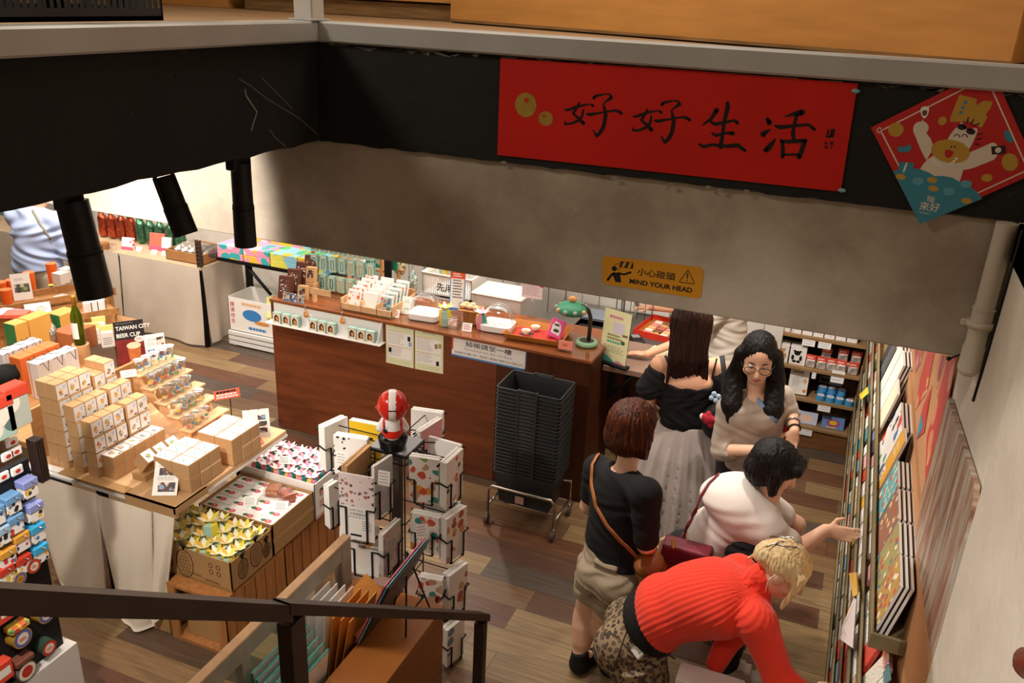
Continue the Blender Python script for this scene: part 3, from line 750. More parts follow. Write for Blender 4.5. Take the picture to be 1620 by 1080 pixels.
t = thing('low_cabinet', 'orange cabinet on a recessed brown plinth behind the white railing post', 'cabinet', (-3.95, 4.95, 3.13))
B().bx(0, 1.55, 0.04, 0.5, 0.0, 0.09, KICK, 0.002).build('plinth', t)
B().bx(0, 1.6, 0, 0.5, 0.1, 0.9, OR, 0.003).build('body', t)
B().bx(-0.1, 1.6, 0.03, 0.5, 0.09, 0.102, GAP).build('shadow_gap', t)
t = thing('wall_cabinet', 'ochre cabinet seen past the black basket on the upper floor', 'cabinet', (-5.6, 5.0, 3.128))
B().bx(0, 1.5, 0, 0.5, 0, 0.9, OR, 0.003).build('body', t)
B().bx(-0.01, 1.51, -0.01, 0.5, 0.9, 0.93, KICK, 0.003).build('top', t)
t = thing('dark_shelf', 'dark walnut shelf at the upper right corner of the upper floor', 'shelf', (0.64, 4.1, 3.13))
B().bx(0, 0.5, 0, 0.35, 0, 0.9, DARKW, 0.003).build('body', t)
B().bx(-0.03, 0.42, -0.12, 0.0, 0, 0.03, mat('pale_wood', '#c9a06b', 0.5, var=0.12, scale=5, stretch=(1, 10, 1)), 0.002).build('ledge', t)
t = thing('acrylic_guard', 'clear acrylic panel standing in front of the dark shelf, upper right corner', 'panel', (0.64, 3.9, 3.16))
B().bx(0, 0.4, 0, 0.006, 0, 0.16, glass('acrylic', (0.93, 0.95, 0.95), 0.8)).build('panel', t)
B().bx(0, 0.4, -0.01, 0.02, -0.03, 0.0, DARKW).build('foot', t)
t = thing('railing_post', 'white square railing post at the inner corner of the slab', 'post', (-1.765, 2.555, 3.19))
B().bx(-0.036, 0.036, -0.036, 0.036, 0, 0.9, mat('post_white', '#d3d2cf', 0.4), 0.004).build('post', t)
B().bx(-0.05, 0.05, -0.05, 0.05, 0, 0.006, mt, 0.002).build('foot_plate', t)
def crate(t, w_, d_, h_, m, slats, wall=0.006, post=0.05):
 """open plastic basket with slotted walls"""
 b = B(); b.bx(0, w_, 0, d_, 0, 0.012, m); b.build('bottom', t)
 for nm, ax, o in (('side', 0, 0), ('side', 0, d_ - wall), ('end', 1, 0), ('end', 1, w_ - wall)):
  b = B(); L_ = w_ if ax == 0 else d_
  def bar(a0, a1, z0, z1):
   if ax == 0: b.bx(a0, a1, o, o + wall, z0, z1, m)
   else: b.bx(o, o + wall, a0, a1, z0, z1, m)
  bar(0, L_, 0.0, h_ * 0.12); bar(0, L_, h_ * 0.86, h_); n = max(4, int(slats * L_ / w_)); st = L_ / n
  for i in range(n + 1): bar(max(0, i * st - st * 0.22), min(L_, i * st + st * 0.22), h_ * 0.12, h_ * 0.86)
  bar(L_ / 2 - post, L_ / 2 + post, h_ * 0.12, h_ * 0.86)
  b.build(nm, t)
 b = B(); b.tube([(-.004, -.004, h_), (w_ + .004, -.004, h_), (w_ + .004, d_ + .004, h_), (-.004, d_ + .004, h_)], 0.009, m, 8, True); b.build('rim', t)
t = thing('shopping_basket', 'dark grey slotted basket on the upper floor at the top left corner', 'basket', (-1.845, 1.28, 3.19), 90)
crate(t, 0.70, 0.30, 0.26, mat('basket_black', '#3a3b3b', 0.55), 34, post=0.035)
# ------------------------------------------------------------------ left display table
KRAFT = mat('kraft_card', '#c49a6c', 0.7, var=0.05, scale=5); KRAFT2 = mat('kraft_paper', '#b48e62', 0.75, var=0.08, scale=4)
PLY = mat('pine_plywood', '#d9b083', 0.55, var=0.1, scale=4, stretch=(8, 1, 8)); OAK = mat('oak_board', '#b3814e', 0.5, var=0.14, scale=4, stretch=(8, 1, 8))
CLOTH = mat('canvas_cloth', '#e6dac8', 0.9, var=0.04, scale=3, bump=0.12, bscale=180)
CARTON = mat('brown_carton', '#a98355', 0.75, var=0.07, scale=3); CARTON_D = mat('carton_seam', '#7d5d39', 0.8)
MOTIF = art('label_motif', '#f6c98a', ['#e2702e', '#4f7fc0', '#57a85c', '#e0b23e', '#c8443c', '#7c5aa6', '#e79a77', '#3c9aa8'], 95, 0.55)
LBLUE = mat('print_light_blue', '#8fb4df', 0.6); REDP = mat('print_red', '#cf3a2c', 0.55); BLUEP = mat('print_blue', '#3f86c9', 0.55)
BLACKM = mat('black_metal', '#191919', 0.45, 0.4); WHITEM = mat('white_metal', '#e7e5e1', 0.45)
CLEAR = glass('clear_plastic', (0.97, 0.97, 0.97), 0.86); CLEARG = glass('drinking_glass', (0.98, 0.985, 0.98), 0.84)
PAPER = mat('white_card', '#f4f1ec', 0.6)
def hexpx(nl, nr, fr, zt_):
 a = at(*nl, Z=zt_); c = at(*nr, Z=zt_); d = at(*fr, Z=zt_)
 return a.x, c.x, (a.y + c.y) / 2, d.y
TZ = 0.82
t = thing('display_table', 'low display table on the left holding the kraft gift boxes and glasses', 'table', (-3.4, 3.3, 0))
b = B(T(3.4, -3.3, 0)); b.bx(-3.9, -2.885, 2.835, 3.76, TZ - 0.03, TZ, PLY, 0.003); b.bx(-3.9, -2.882, 2.83, 3.765, TZ - 0.045, TZ - 0.03, WHITEM); b.build('table_top', t)
b = B(T(3.4, -3.3, 0)); b.bx(-3.9, -3.55, 2.80, 2.833, TZ - 0.03, TZ - 0.005, WHITEM).bx(-3.9, -3.55, 2.79, 2.80, TZ - 0.035, TZ - 0.02, BLACKM); b.build('front_rail', t)
for x, y in ((-3.86, 2.9), (-3.86, 3.7), (-3.2, 3.7), (-3.46, 2.9)):
 b = B(T(3.4, -3.3, 0)); b.bx(x - 0.02, x + 0.02, y - 0.02, y + 0.02, 0, TZ - 0.045, BLACKM); b.build('leg', t)
b = B(); b.bx(-3.20, -2.868, 2.812, 2.828, 0.765, TZ + 0.004, KRAFT2).bx(-3.2, -2.868, 2.812, 3.08, TZ + 0.0005, TZ + 0.004, KRAFT2).bx(-2.881, -2.866, 2.812, 3.05, 0.79, TZ + 0.004, KRAFT2)
tag(b.build('brown_paper_sheet'), 'brown paper sheet folded over the near right corner of the display table', 'paper')
b = B(); b.bx(-3.66, -3.2, 2.815, 2.87, TZ + 0.001, TZ + 0.006, CARTON).bx(-3.78, -3.66, 2.82, 2.86, TZ + 0.001, TZ + 0.004, PAPER)
tag(b.build('cardboard_strip'), 'strip of pale cardboard under the kraft boxes along the table front', 'cardboard')
# canvas cloth hanging in two lengths in front of the table
b = B()
def drape(x0, x1, y, ztop, zb0, zb1, seed, nx=26, nz=22, amp=0.012, xb0=None, xb1=None):
 rr = random.Random(seed); ph = [rr.uniform(0, 6.3) for _ in range(4)]; vs = []; fs = []
 xb0 = x0 if xb0 is None else xb0; xb1 = x1 if xb1 is None else xb1
 for side in (0, 1):
  for j in range(nz + 1):
   v = j / nz
   for i in range(nx + 1):
    u = i / nx; x = (x0 + (x1 - x0) * u) * (1 - v) + (xb0 + (xb1 - xb0) * u) * v
    zb = zb0 + (zb1 - zb0) * u - 0.02 * math.sin(math.pi * u)
    yy = y - amp * v ** 0.7 * (math.sin(7 * u + ph[0]) + 0.6 * math.sin(13 * u + 2 * v + ph[1]) + 0.4 * math.sin(5 * v + ph[2])) - 0.05 * v * (1 - abs(2 * u - 1) ** 3) + (0.004 if side else 0)
    vs.append((x, yy, ztop + (zb - ztop) * v))
 n = (nx + 1) * (nz + 1)
 for j in range(nz):
  for i in range(nx):
   a = j * (nx + 1) + i; q = (a, a + 1, a + nx + 2, a + nx + 1); fs.append(q[::-1]); fs.append(tuple(k + n for k in q))
 for i in range(nx):
  a = nz * (nx + 1) + i; fs.append((a, a + 1, n + a + 1, n + a))
 for j in range(nz):
  a = j * (nx + 1); fs.append((a, a + nx + 1, n + a + nx + 1, n + a)); a += nx; fs.append((a, n + a, n + a + nx + 1, a + nx + 1))
 return vs, fs
vs, fs = drape(-3.88, -3.36, 2.785, TZ - 0.03, 0.13, 0.10, 4, xb0=-3.74, xb1=-3.40); b.add(vs, fs, CLOTH, True)
vs, fs = drape(-3.375, -3.0, 2.785, TZ - 0.035, 0.05, 0.02, 9, xb0=-3.34, xb1=-3.10); b.add(vs, fs, CLOTH, True)
vs, fs = drape(-3.01, -2.87, 2.80, TZ - 0.045, 0.10, 0.12, 12, nx=12, xb0=-3.10, xb1=-3.02, amp=0.006); b.add(vs, fs, CLOTH, True)
tag(b.build('table_cloth'), 'cream canvas cloth hanging in two lengths from the front of the table', 'cloth')
b = B(); b.bx(-3.875, -3.855, 2.87, 3.70, TZ + 0.001, 1.13, OAK, 0.002); tag(b.build('plywood_panel'), 'upright plywood panel at the left side of the stepped kraft boxes', 'panel')
# ---- kraft gift boxes
BW, BD, BH = 0.072, 0.0725, 0.090
def label_face(b, M, w_, h_, seed):
 rr = random.Random(seed)
 b.rect(-w_ / 2, w_ / 2, -h_ / 2, h_ / 2, PAPER, M, 0.0006)
 b.disc(rr.uniform(-.18, .0) * w_, rr.uniform(-.15, .05) * h_, w_ * rr.uniform(.16, .22), h_ * rr.uniform(.2, .3), MOTIF, M, 0.0009, 12, rr.uniform(-.6, .6))
 for k in range(3): b.rect(w_ * 0.12, w_ * (0.40 - 0.06 * k), h_ * (0.32 - 0.09 * k), h_ * (0.36 - 0.09 * k), LBLUE, M, 0.0009)
 b.rect(w_ * 0.14, w_ * 0.42, -h_ * 0.44, -h_ * 0.36, BLACKP, M, 0.0009)
def kraft_box(up, seed):
 t = thing('gift_box', 'kraft gift box', 'box', (0, 0, 0), 0, 'kraft gift boxes')
 b = B(); b.bx(-BW / 2, BW / 2, -BD / 2, BD / 2, 0, BH, KRAFT, 0.0025)
 b.bx(-BW / 2 - .0004, BW / 2 + .0004, -BD / 2 - .0004, BD / 2 + .0004, BH * 0.985, BH * 0.99, CARTON_D); b.build('carton', t)
 b = B()
 if up: label_face(b, frame((0, 0, BH), (0, 1, 0), (-1, 0, 0)), BD * 0.93, BW * 0.9, seed)
 else: label_face(b, frame((BW / 2, 0, BH / 2), (0, 1, 0), (0, 0, 1)), BD * 0.93, BH * 0.9, seed)
 b.build('label', t); return t
protos = {(u, s): kraft_box(u, s + 17 * u) for u in (0, 1) for s in range(6)}
used = set()
def put_box(up, s, loc, rz, label, M=None):
 r = protos[(up, s)]
 if (up, s) not in used:
  used.add((up, s)); o = r
  if M is not None: o.matrix_world = M
  else: o.location = loc; o.rotation_euler = (0, 0, math.radians(rz))
  o['label'] = label; return o
 return dup(r, loc if M is None else None, rz if M is None else None, label, None, M)
rr = random.Random(11)
cols = [(-3.468, 1.15, 5), (-3.572, 1.217, 5), (-3.675, 1.32, 5), (-3.748, 1.32, 5)]
names = ['front', 'second', 'third', 'rearmost']
riser = B()
for c, (x, zt0, n) in enumerate(cols):
 for j in range(n):
  y = 2.905 + 0.0745 * j + (0.02 if j > 2 else 0); zt1 = zt0 - (.045 if c > 1 and j == 3 else 0); k = 0
  nl = int((zt1 - TZ - .002) / BH) if j == 0 else 2 if c < 3 else 1
  for k in range(nl):
   put_box(0, rr.randrange(6), (x + (.008 if k else 0) + rr.uniform(-.001, .001), y, zt1 - BH * (k + 1) - .0003 * k), rr.uniform(-.6, .6), 'kraft box, %s row of the stack, %s from the table front, %s from top' % (names[c], ORD[j], ORD[k]))
  riser.bx(x - 0.034, x + 0.034, y - 0.034, y + 0.034, TZ + 0.001, zt1 - BH * nl - .002, KRAFT, .002)
tag(riser.build('stack_riser'), 'plain brown cardboard riser inside the stepped stack of kraft gift boxes', 'riser')
LB_ = (.094, .0735, .066)
for j in range(5):
 for k in range(2):
  t = thing('gift_box', 'kraft box lying with label up in the lowest row, %s from table front, %s layer' % (ORD[j], ('lower', 'upper')[k]), 'box', (-3.387, 2.935 + .075 * j, TZ + .0005 + .0665 * k), 0, 'kraft gift boxes'); b = B(); b.bx(-.047, .047, -.0365, .0365, 0, .066, KRAFT, .0025); b.build('carton', t)
  if k: b = B(); label_face(b, frame((0, 0, .066), (0, 1, 0), (-1, 0, 0)), .068, .088, j); b.build('label', t)
# cup boxes lying with labels up: two blocks by the table edge, a tilted trio in front
GB = (0.115, 0.079, 0.08)
def cup_box(seed, plain):
 t = thing('cup_box', 'kraft cup box', 'box', (0, 0, 0), 0, 'kraft cup boxes')
 b = B(); b.bx(-GB[0] / 2, GB[0] / 2, -GB[1] / 2, GB[1] / 2, 0, GB[2], KRAFT, 0.0025); b.build('carton', t)
 b = B(); M = frame((0, 0, GB[2]), (0, 1, 0), (-1, 0, 0)); w_, h_ = GB[1] * 0.94, GB[0] * 0.94
 b.rect(-w_ / 2, w_ / 2, -h_ / 2, h_ / 2, PAPER, M, 0.0006)
 if not plain:
  b.stroke([(-w_ * .25, -h_ * .1), (0, h_ * .1), (w_ * .25, -h_ * .05)], 0.006, mat('print_green', '#5fae8a'), M, 0.0009)
  b.stroke([(-w_ * .3, h_ * .28), (-w_ * .1, h_ * .3)], 0.004, REDP, M, 0.0009); b.stroke([(w_ * .05, h_ * .2), (w_ * .2, h_ * .26)], 0.004, BLUEP, M, 0.0009)
 b.rect(w_ * 0.16, w_ * 0.42, -h_ * 0.44, -h_ * 0.39, BLACKP, M, 0.0009); b.build('label', t)
 return t
pl = {0: cup_box(1, False), 1: cup_box(2, True)}; first = {0: True, 1: True}
for blk, (x0, y0, pln, nm) in enumerate(((-3.075, 2.965, 0, 'near'), (-3.055, 3.275, 1, 'far'))):
 for k in range(2):
  for j in range(3):
   for i in range(2):
    if k == 0 and j == 0 and i == 0 and blk == 0: pass
    lab = 'kraft cup box with upturned label, %s block, %s layer, %s row, %s side' % (nm, ('bottom', 'top')[k], ('near', 'middle', 'far')[j], ('left', 'right')[i])
    p = (x0 + i * 0.117 + (0.004 if k == 0 and j else 0), y0 + GB[1] / 2 + j * 0.0805, TZ + 0.005 + 0.0803 * k)
    if first[pln]: o = pl[pln]; o.location = p; o['label'] = lab; first[pln] = False
    else: dup(pl[pln], p, 0, lab)
for j in range(3):
 M = T(-3.235 + 0.004 * j, 2.985 + 0.084 * j, TZ + 0.075) @ RY(38)
 put_box(1, j, None, 0, 'kraft gift box tipped towards the aisle with its label up, %s of three' % ('nearest', 'middle', 'farthest')[j], M)
for k_ in protos:
 if k_ not in used:
  for ch in list(protos[k_].children): bpy.data.objects.remove(ch)
  bpy.data.objects.remove(protos[k_])
b = B(); b.bx(-3.275, -3.185, 2.945, 3.20, TZ + 0.001, TZ + 0.04, CARTON, 0.002)
tag(b.build('flat_carton'), 'flat brown carton under the tipped kraft boxes', 'box')
# ---- stepped wooden riser with glasses
boards = [((283, 678.6), (305.7, 685)), ((263, 657), (284.5, 663)), ((242.8, 635), (262.4, 641)), ((222, 612), (242, 618)), ((202.6, 589.6), (222, 596))]
fars = [(377, 633), (355, 613), (338.8, 592.8), (320.7, 570.7), (300, 551)]
t = thing('stepped_riser', 'pale wooden five-step riser holding the printed glasses', 'riser', (-3.5, 3.5, TZ))
lev = []
for k, (nl, nr) in enumerate(boards):
 a = at(*nl, Y=3.40); c = at(*nr, Y=3.40); d = at(*fars[k], Z=c.z)
 lev.append((a.x, a.x + 0.085, 3.40, 3.74, c.z))
 b = B(T(3.5, -3.5, -TZ)); b.bx(a.x, a.x + 0.085, 3.40, 3.74, c.z - 0.012, c.z, PLY, 0.002); b.build('shelf_board', t)
for y in (3.43, 3.69):
 b = B(T(3.5, -3.5, -TZ)); x0, x1 = lev[-1][0], lev[0][1]
 prof = [(lev[0][0] + 0.02, TZ + 0.002), (lev[0][0] + 0.06, TZ + 0.002)]
 for k in range(5): prof += [(lev[k][1] - 0.02, lev[k][4] - 0.013), (lev[k][0] + 0.012, lev[k][4] - 0.013)]
 prof += [(lev[4][0] + 0.01, TZ + 0.002), (lev[4][0] + 0.04, TZ + 0.002), (lev[4][0] + 0.04, lev[4][4] - 0.1)]
 M = frame((0, y, 0), (1, 0, 0), (0, 0, 1)); b.poly(prof, PLY, M, 0.012); b.build('side_frame', t)
def tumbler(seed, h=0.082, r=0.030):
 rr = random.Random(seed)
 t = thing('drinking_glass', 'clear printed drinking glass', 'glass', (0, 0, 0), 0, 'printed glasses on the wooden riser')
 b = B(); b.lathe([(0.0, 0.004), (r * 0.78, 0.004), (r * 0.80, 0.0), (r * 0.86, 0.002), (r, h), (r * 0.94, h), (r * 0.78, 0.012), (0, 0.012)], CLEARG, 20); b.build('tumbler', t)
 b = B(); cols_ = ['#e08a3a', '#4f8fd0', '#59b07a', '#e5c84a', '#d3574a', '#2f8f86']
 for k in range(2):
  a0 = rr.uniform(-1.4, .2); z0_ = rr.uniform(0.015, 0.04); m_ = mat('glass_print_' + cols_[(seed + k) % 6][1:], cols_[(seed + k) % 6], 0.4)
  vs = []
  for i in range(5):
   a = a0 + i * 0.14
   for z in (z0_, z0_ + rr.uniform(0.014, 0.024)):
    q = r * (0.86 + 0.14 * z / h) + 0.0006; vs.append((q * math.cos(a), q * math.sin(a), z))
  b.add(vs, [(2 * i, 2 * i + 2, 2 * i + 3, 2 * i + 1) for i in range(4)], m_, True)
 b.lathe([(r * 1.0, h - 0.0015), (r * 1.012, h), (r * 1.0, h + 0.001), (r * 0.95, h)], glass('glass_rim', (1, 1, 1), 0.45), 20)
 b.build('print', t); return t
tp = [tumbler(s) for s in range(5)]; fst = [True] * 5; rr = random.Random(5)
for k, (x0, x1, y0, y1, z) in enumerate(lev):
 n = (3, 4, 4, 5, 5)[k]
 for i in range(n):
  s = rr.randrange(5); p = (x0 + 0.048, y0 + 0.04 + i * (y1 - y0 - 0.07) / (4.4 if n > 3 else 4.4), z + 0.0005)
  lab = 'printed glass on the %s step of the wooden riser, %s from the near end' % (('lowest', 'second', 'middle', 'fourth', 'top')[k], ORD[i])
  if fst[s]: tp[s].location = p; tp[s].rotation_euler = (0, 0, rr.uniform(-.6, .3)); tp[s]['label'] = lab; fst[s] = False
  else: dup(tp[s], p, math.degrees(rr.uniform(-.6, .3)), lab)
# ---- small signs
PHOTO = art('photo_print', '#3d2a24', ['#c98d6a', '#7fa0c4', '#e6d5c2', '#5a3a30', '#b5502f', '#222326'], 42, 0.6, warp=0.02)
def card_frame(tl, tr_, bl, Y0):
 """frame of a card whose corners are seen at three pixels; the card leans on the vertical plane Y=Y0"""
 P, Q, R_ = at(*tl, Y=Y0), at(*tr_, Y=Y0), at(*bl, Y=Y0)
 return P, Q, R_
def standing_card(name, label, cat, base, w_, h_, yaw, lean, paint, thick=0.0015, mback=PAPER, group=None):
 """upright card: local x along its width, y up, z to the reader"""
 M = T(*base) @ RZ(yaw) @ RX(90 - lean)
 b = B(); b.bx(-w_ / 2, w_ / 2, 0, h_, -thick, 0, mback); paint(b, w_, h_)
 o = b.build(name); o.matrix_world = M; return tag(o, label, cat, group)
def paint_beer(b, w_, h_):
 b.rect(-w_ / 2, w_ / 2, 0, h_, mat('poster_maroon', '#7d1f1a', 0.5, var=0.25, scale=14), None, 0.0004)
 b.rect(-w_ / 2, w_ / 2, h_ * 0.62, h_, mat('poster_black', '#221b1b', 0.5), None, 0.0007)
 b.poly([(-w_ * .1, 0), (w_ * .24, 0), (w_ * .3, h_ * .46), (-w_ * .14, h_ * .46)], mat('beer_amber', '#c8703a', 0.4, var=0.2, scale=20), T(0, 0, .0009))
 b.disc(w_ * .08, h_ * .48, w_ * .24, h_ * .07, mat('beer_foam', '#efd9b4', 0.6), None, .0011)
 b.text('TAIWAN CITY', -w_ * .44, h_ * .82, h_ * .115, PAPER, None, .001, bold=0.02, sx=0.88); b.text('BEER CUP', -w_ * .44, h_ * .67, h_ * .115, PAPER, None, .001, bold=0.02, sx=0.9)
 b.disc(w_ * .3, h_ * .6, w_ * .17, h_ * .065, PAPER, None, .0012); b.lines(w_ * .18, w_ * .42, [h_ * .61, h_ * .58], h_ * .014, REDP, None, .0014)
 b.lines(-w_ * .42, w_ * .3, [h_ * .95], h_ * .01, GREYP, None, .001)
def paint_info(b, w_, h_):
 b.text('TAI Cup!', -w_ * .35, h_ * .8, h_ * .07, BLACKP, None, .0005); b.lines(-w_ * .4, w_ * .05, [h_ * .72, h_ * .68, h_ * .64], h_ * .012, GREYP, None, .0005)
 for x, y in ((.1, .62), (-.4, .24), (.1, .24)): b.rect(w_ * x, w_ * (x + .34), h_ * y, h_ * (y + .26), PHOTO, None, .0005)
standing_card('tabletop_poster', 'dark red beer-cup poster reading TAIWAN CITY on the display table', 'poster', (-3.92, 3.66, TZ + 0.23), 0.17, 0.30, 52, 12, paint_beer)
B_ = B(); B_.bx(-0.045, 0.045, -0.02, 0.02, 0, 0.23, KRAFT, 0.002); o = B_.build('poster_block'); o.location = (-3.93, 3.675, TZ); o.rotation_euler = (0, 0, math.radians(52)); tag(o, 'kraft block the dark red beer poster stands on', 'block')
standing_card('information_card', 'white card with three small photos beside the beer-cup poster', 'card', (-3.83, 3.76, TZ + 0.24), 0.12, 0.19, 52, 14, paint_info)
B_ = B(); B_.bx(-0.04, 0.04, -0.015, 0.015, 0, 0.24, KRAFT, 0.002); o = B_.build('card_block'); o.location = (-3.84, 3.785, TZ); o.rotation_euler = (0, 0, math.radians(62)); tag(o, 'kraft block behind the glasses carrying the white photo card', 'block')
standing_card('price_card', 'small white price card at the near end of the top glass step', 'price card', (lev[4][0] + 0.03, 3.375, lev[4][4] - 0.005), 0.085, 0.045, 50, 40, lambda b, w_, h_: b.lines(-w_ * .35, w_ * .4, [h_ * .7, h_ * .48, h_ * .25], h_ * .1, mat('print_grey_green', '#8b9a90'), None, .0005))
def paint_tray(b, w_, h_):
 b.text('TRAY', -w_ * .2, h_ * .87, h_ * .07, BLACKP, None, .0005); b.disc(-w_ * .3, h_ * .9, w_ * .03, h_ * .02, REDP, None, .0005)
 b.lines(-w_ * .35, w_ * .4, [h_ * .8, h_ * .5, h_ * .46, h_ * .42], h_ * .012, GREYP, None, .0005)
 b.rect(-w_ * .3, w_ * .4, h_ * .55, h_ * .76, PHOTO, None, .0005); b.rect(-w_ * .3, w_ * .4, h_ * .1, h_ * .36, PHOTO, None, .0005)
standing_card('leaning_sign', 'white sheet with two photos leaning on the tipped kraft boxes at the table front', 'sign', (-3.005, 2.885, TZ + 0.006), 0.125, 0.19, 27, 42, paint_tray)
def paint_beads(b, w_, h_):
 for k, (x, y) in enumerate(((.16, .62), (.2, .4), (.2, .18))): b.rect(w_ * (x - .1), w_ * (x + .2), h_ * y, h_ * (y + .17), PHOTO, None, .0005)
 b.lines(-w_ * .42, w_ * .02, [h_ * .3, h_ * .26, h_ * .22], h_ * .012, GREYP, None, .0005); b.disc(-w_ * .2, h_ * .42, w_ * .08, h_ * .05, MOTIF, None, .0005)
 for x in (-.3, .1): b.tube([(w_ * x, h_ * .96, 0), (w_ * x + .004, h_ * 1.03, .006), (w_ * x + .008, h_ * .97, .01)], 0.001, BLACKP, 5)
standing_card('ring_bound_card', 'white ring-bound photo card standing at the far right corner of the table', 'card', (-2.97, 3.60, TZ + 0.002), 0.15, 0.17, 40, 32, paint_beads)
def paint_red(b, w_, h_):
 b.rect(-w_ / 2, w_ / 2, 0, h_, mat('sign_salmon', '#d9694f', .6), None, .0004); b.lines(-w_ * .4, w_ * .42, [h_ * .68], h_ * .2, BLACKP, None, .0008, 3, .4); b.lines(-w_ * .42, w_ * .42, [h_ * .42, h_ * .16], h_ * .15, PAPER, None, .0008, 5, .1)
standing_card('glass_sign', 'long red and white sign in front of the upper glasses', 'sign', (-3.20, 3.64, 1.01), 0.15, 0.055, 52, 20, paint_red)
B_ = B(); B_.cyl((0, 0, 0), (0, 0, 0.19), 0.003, 0.003, BLACKM, 8); B_.cyl((0, 0, 0), (0, 0, 0.006), 0.02, 0.02, BLACKM, 12); o = B_.build('sign_holder'); o.location = (-3.195, 3.655, TZ); tag(o, 'thin black holder under the red and white glass sign', 'holder')
standing_card('corner_sign', 'red and white sign lying at the far right table corner', 'sign', (-2.93, 3.51, TZ + 0.004), 0.13, 0.07, 58, 68, paint_red)
# ---- second table further back on the left with gift boxes and bags
t = thing('rear_table', 'wooden display table at the far left behind the kraft boxes', 'table', (-5.2, 4.0, 0))
b = B(T(5.2, -4.0, 0)); b.bx(-6.9, -5.0, 2.98, 4.75, TZ - 0.04, TZ, OAK, 0.003).bx(-5.0, -3.92, 2.98, 3.95, TZ - 0.04, TZ, OAK, 0.003); b.build('table_top', t)
for x, y in ((-6.8, 3.1), (-6.8, 4.65), (-4.0, 3.1), (-5.1, 4.65)):
 b = B(T(5.2, -4.0, 0)); b.bx(x - 0.03, x + 0.03, y - 0.03, y + 0.03, 0, TZ - 0.04, OAK); b.build('leg', t)
WBAG = mat('white_gift_card', '#e6e4e4', 0.55); ORB = mat('orange_gift_card', '#ee7a3a', 0.5); CORD = mat('black_cord', '#15120f', 0.6)
YEL = mat('yellow_gift_card', '#e3ac55', 0.5); GRN = mat('green_gift_card', '#2f7d48', 0.5); PINK = mat('pink_sheet', '#ee9cc0', 0.55); CORAL = mat('coral_sheet', '#ee6f5a', 0.55); BROWNB = mat('brown_gift_card', '#a6633a', 0.6)
def gift_bag(x, y, w_, d_, h_, label, m=WBAG, cord=True, z=TZ):
 t = thing('gift_bag', label, 'gift bag', (x, y, z), 0, 'white gift bags with black cords')
 b = B(); b.bx(-w_ / 2, w_ / 2, -d_ / 2, d_ / 2, 0, h_, m, 0.003); b.bx(-w_ * .34, -w_ * .26, -d_ / 2 - .0006, -d_ / 2, 0, h_, ORB); b.build('bag_body', t)
 if cord:
  for s in (-1, 1):
   b = B(); b.tube([(w_ / 2 * s + .002 * s, -d_ * .3, h_ * .96), (w_ * .5 * s + .012 * s, -d_ * .22, h_ * 1.02), (w_ * .5 * s + .03 * s, 0, h_ * .78), (w_ * .5 * s + .012 * s, d_ * .22, h_ * 1.02), (w_ / 2 * s + .002 * s, d_ * .3, h_ * .96)], 0.0022, CORD, 6); b.build('handle', t)
  b = B(); b.tube([(-w_ * .4, -d_ * .35, h_ + .002), (-w_ * .1, -d_ * .1, h_ + .012), (w_ * .1, d_ * .15, h_ + .004), (w_ * .3, d_ * .3, h_ + .008)], 0.002, CORD, 6); b.build('cord', t)
 return t
x0, x1, y0, y1 = hexpx((41, 572), (58.3, 576.5), (123, 550), 1.07)
for i in range(3):
 d_ = (y1 - y0) / 3; gift_bag((x0 + x1) / 2, y0 + d_ * (i + .5), x1 - x0, d_ - .002, 0.25, 'white gift bag with black cord behind the kraft stack, %s of the front row' % ('nearest', 'middle', 'farthest')[i])
x0, x1, y0, y1 = hexpx((13, 563), (31, 568), (95, 543), 1.07)
for i in range(3):
 d_ = (y1 - y0) / 3; t = thing('gift_box', 'bright orange gift box, %s of three between the white bags' % ('nearest', 'middle', 'farthest')[i], 'box', ((x0 + x1) / 2, y0 + d_ * (i + .5), TZ), 0, 'orange gift boxes')
 B().bx(-(x1 - x0) / 2, (x1 - x0) / 2, -d_ / 2 + .001, d_ / 2 - .001, 0, 0.25, ORB, 0.003).build('carton', t)
 b = B(); b.lines(-.012, .012, [-.006, .004], .004, mat('dark_orange_print', '#b84f1d'), T(0, 0, .2506)); b.build('emblem', t)
x0, x1, y0, y1 = hexpx((-14, 557), (3, 561), (70, 537), 1.07)
for i in range(3):
 d_ = (y1 - y0) / 3; gift_bag((x0 + x1) / 2, y0 + d_ * (i + .5), x1 - x0, d_ - .002, 0.25, 'white gift bag with tangled cord left of the orange boxes, %s of three' % ('nearest', 'middle', 'farthest')[i])
def simple_box(name, label, cat, x0, x1, y0, y1, z0, z1, m, m2=None, bev=0.003, group=None):
 t = thing(name, label, cat, ((x0 + x1) / 2, (y0 + y1) / 2, z0), 0, group); hx, hy = (x1 - x0) / 2, (y1 - y0) / 2
 B().bx(-hx, hx, -hy, hy, 0, z1 - z0, m, bev).build('carton', t)
 if m2: B().bx(-hx - .0005, hx * 0.98, -hy - .0008, -hy, 0.001, z1 - z0 - .001, m2).build('end_panel', t)
 return t
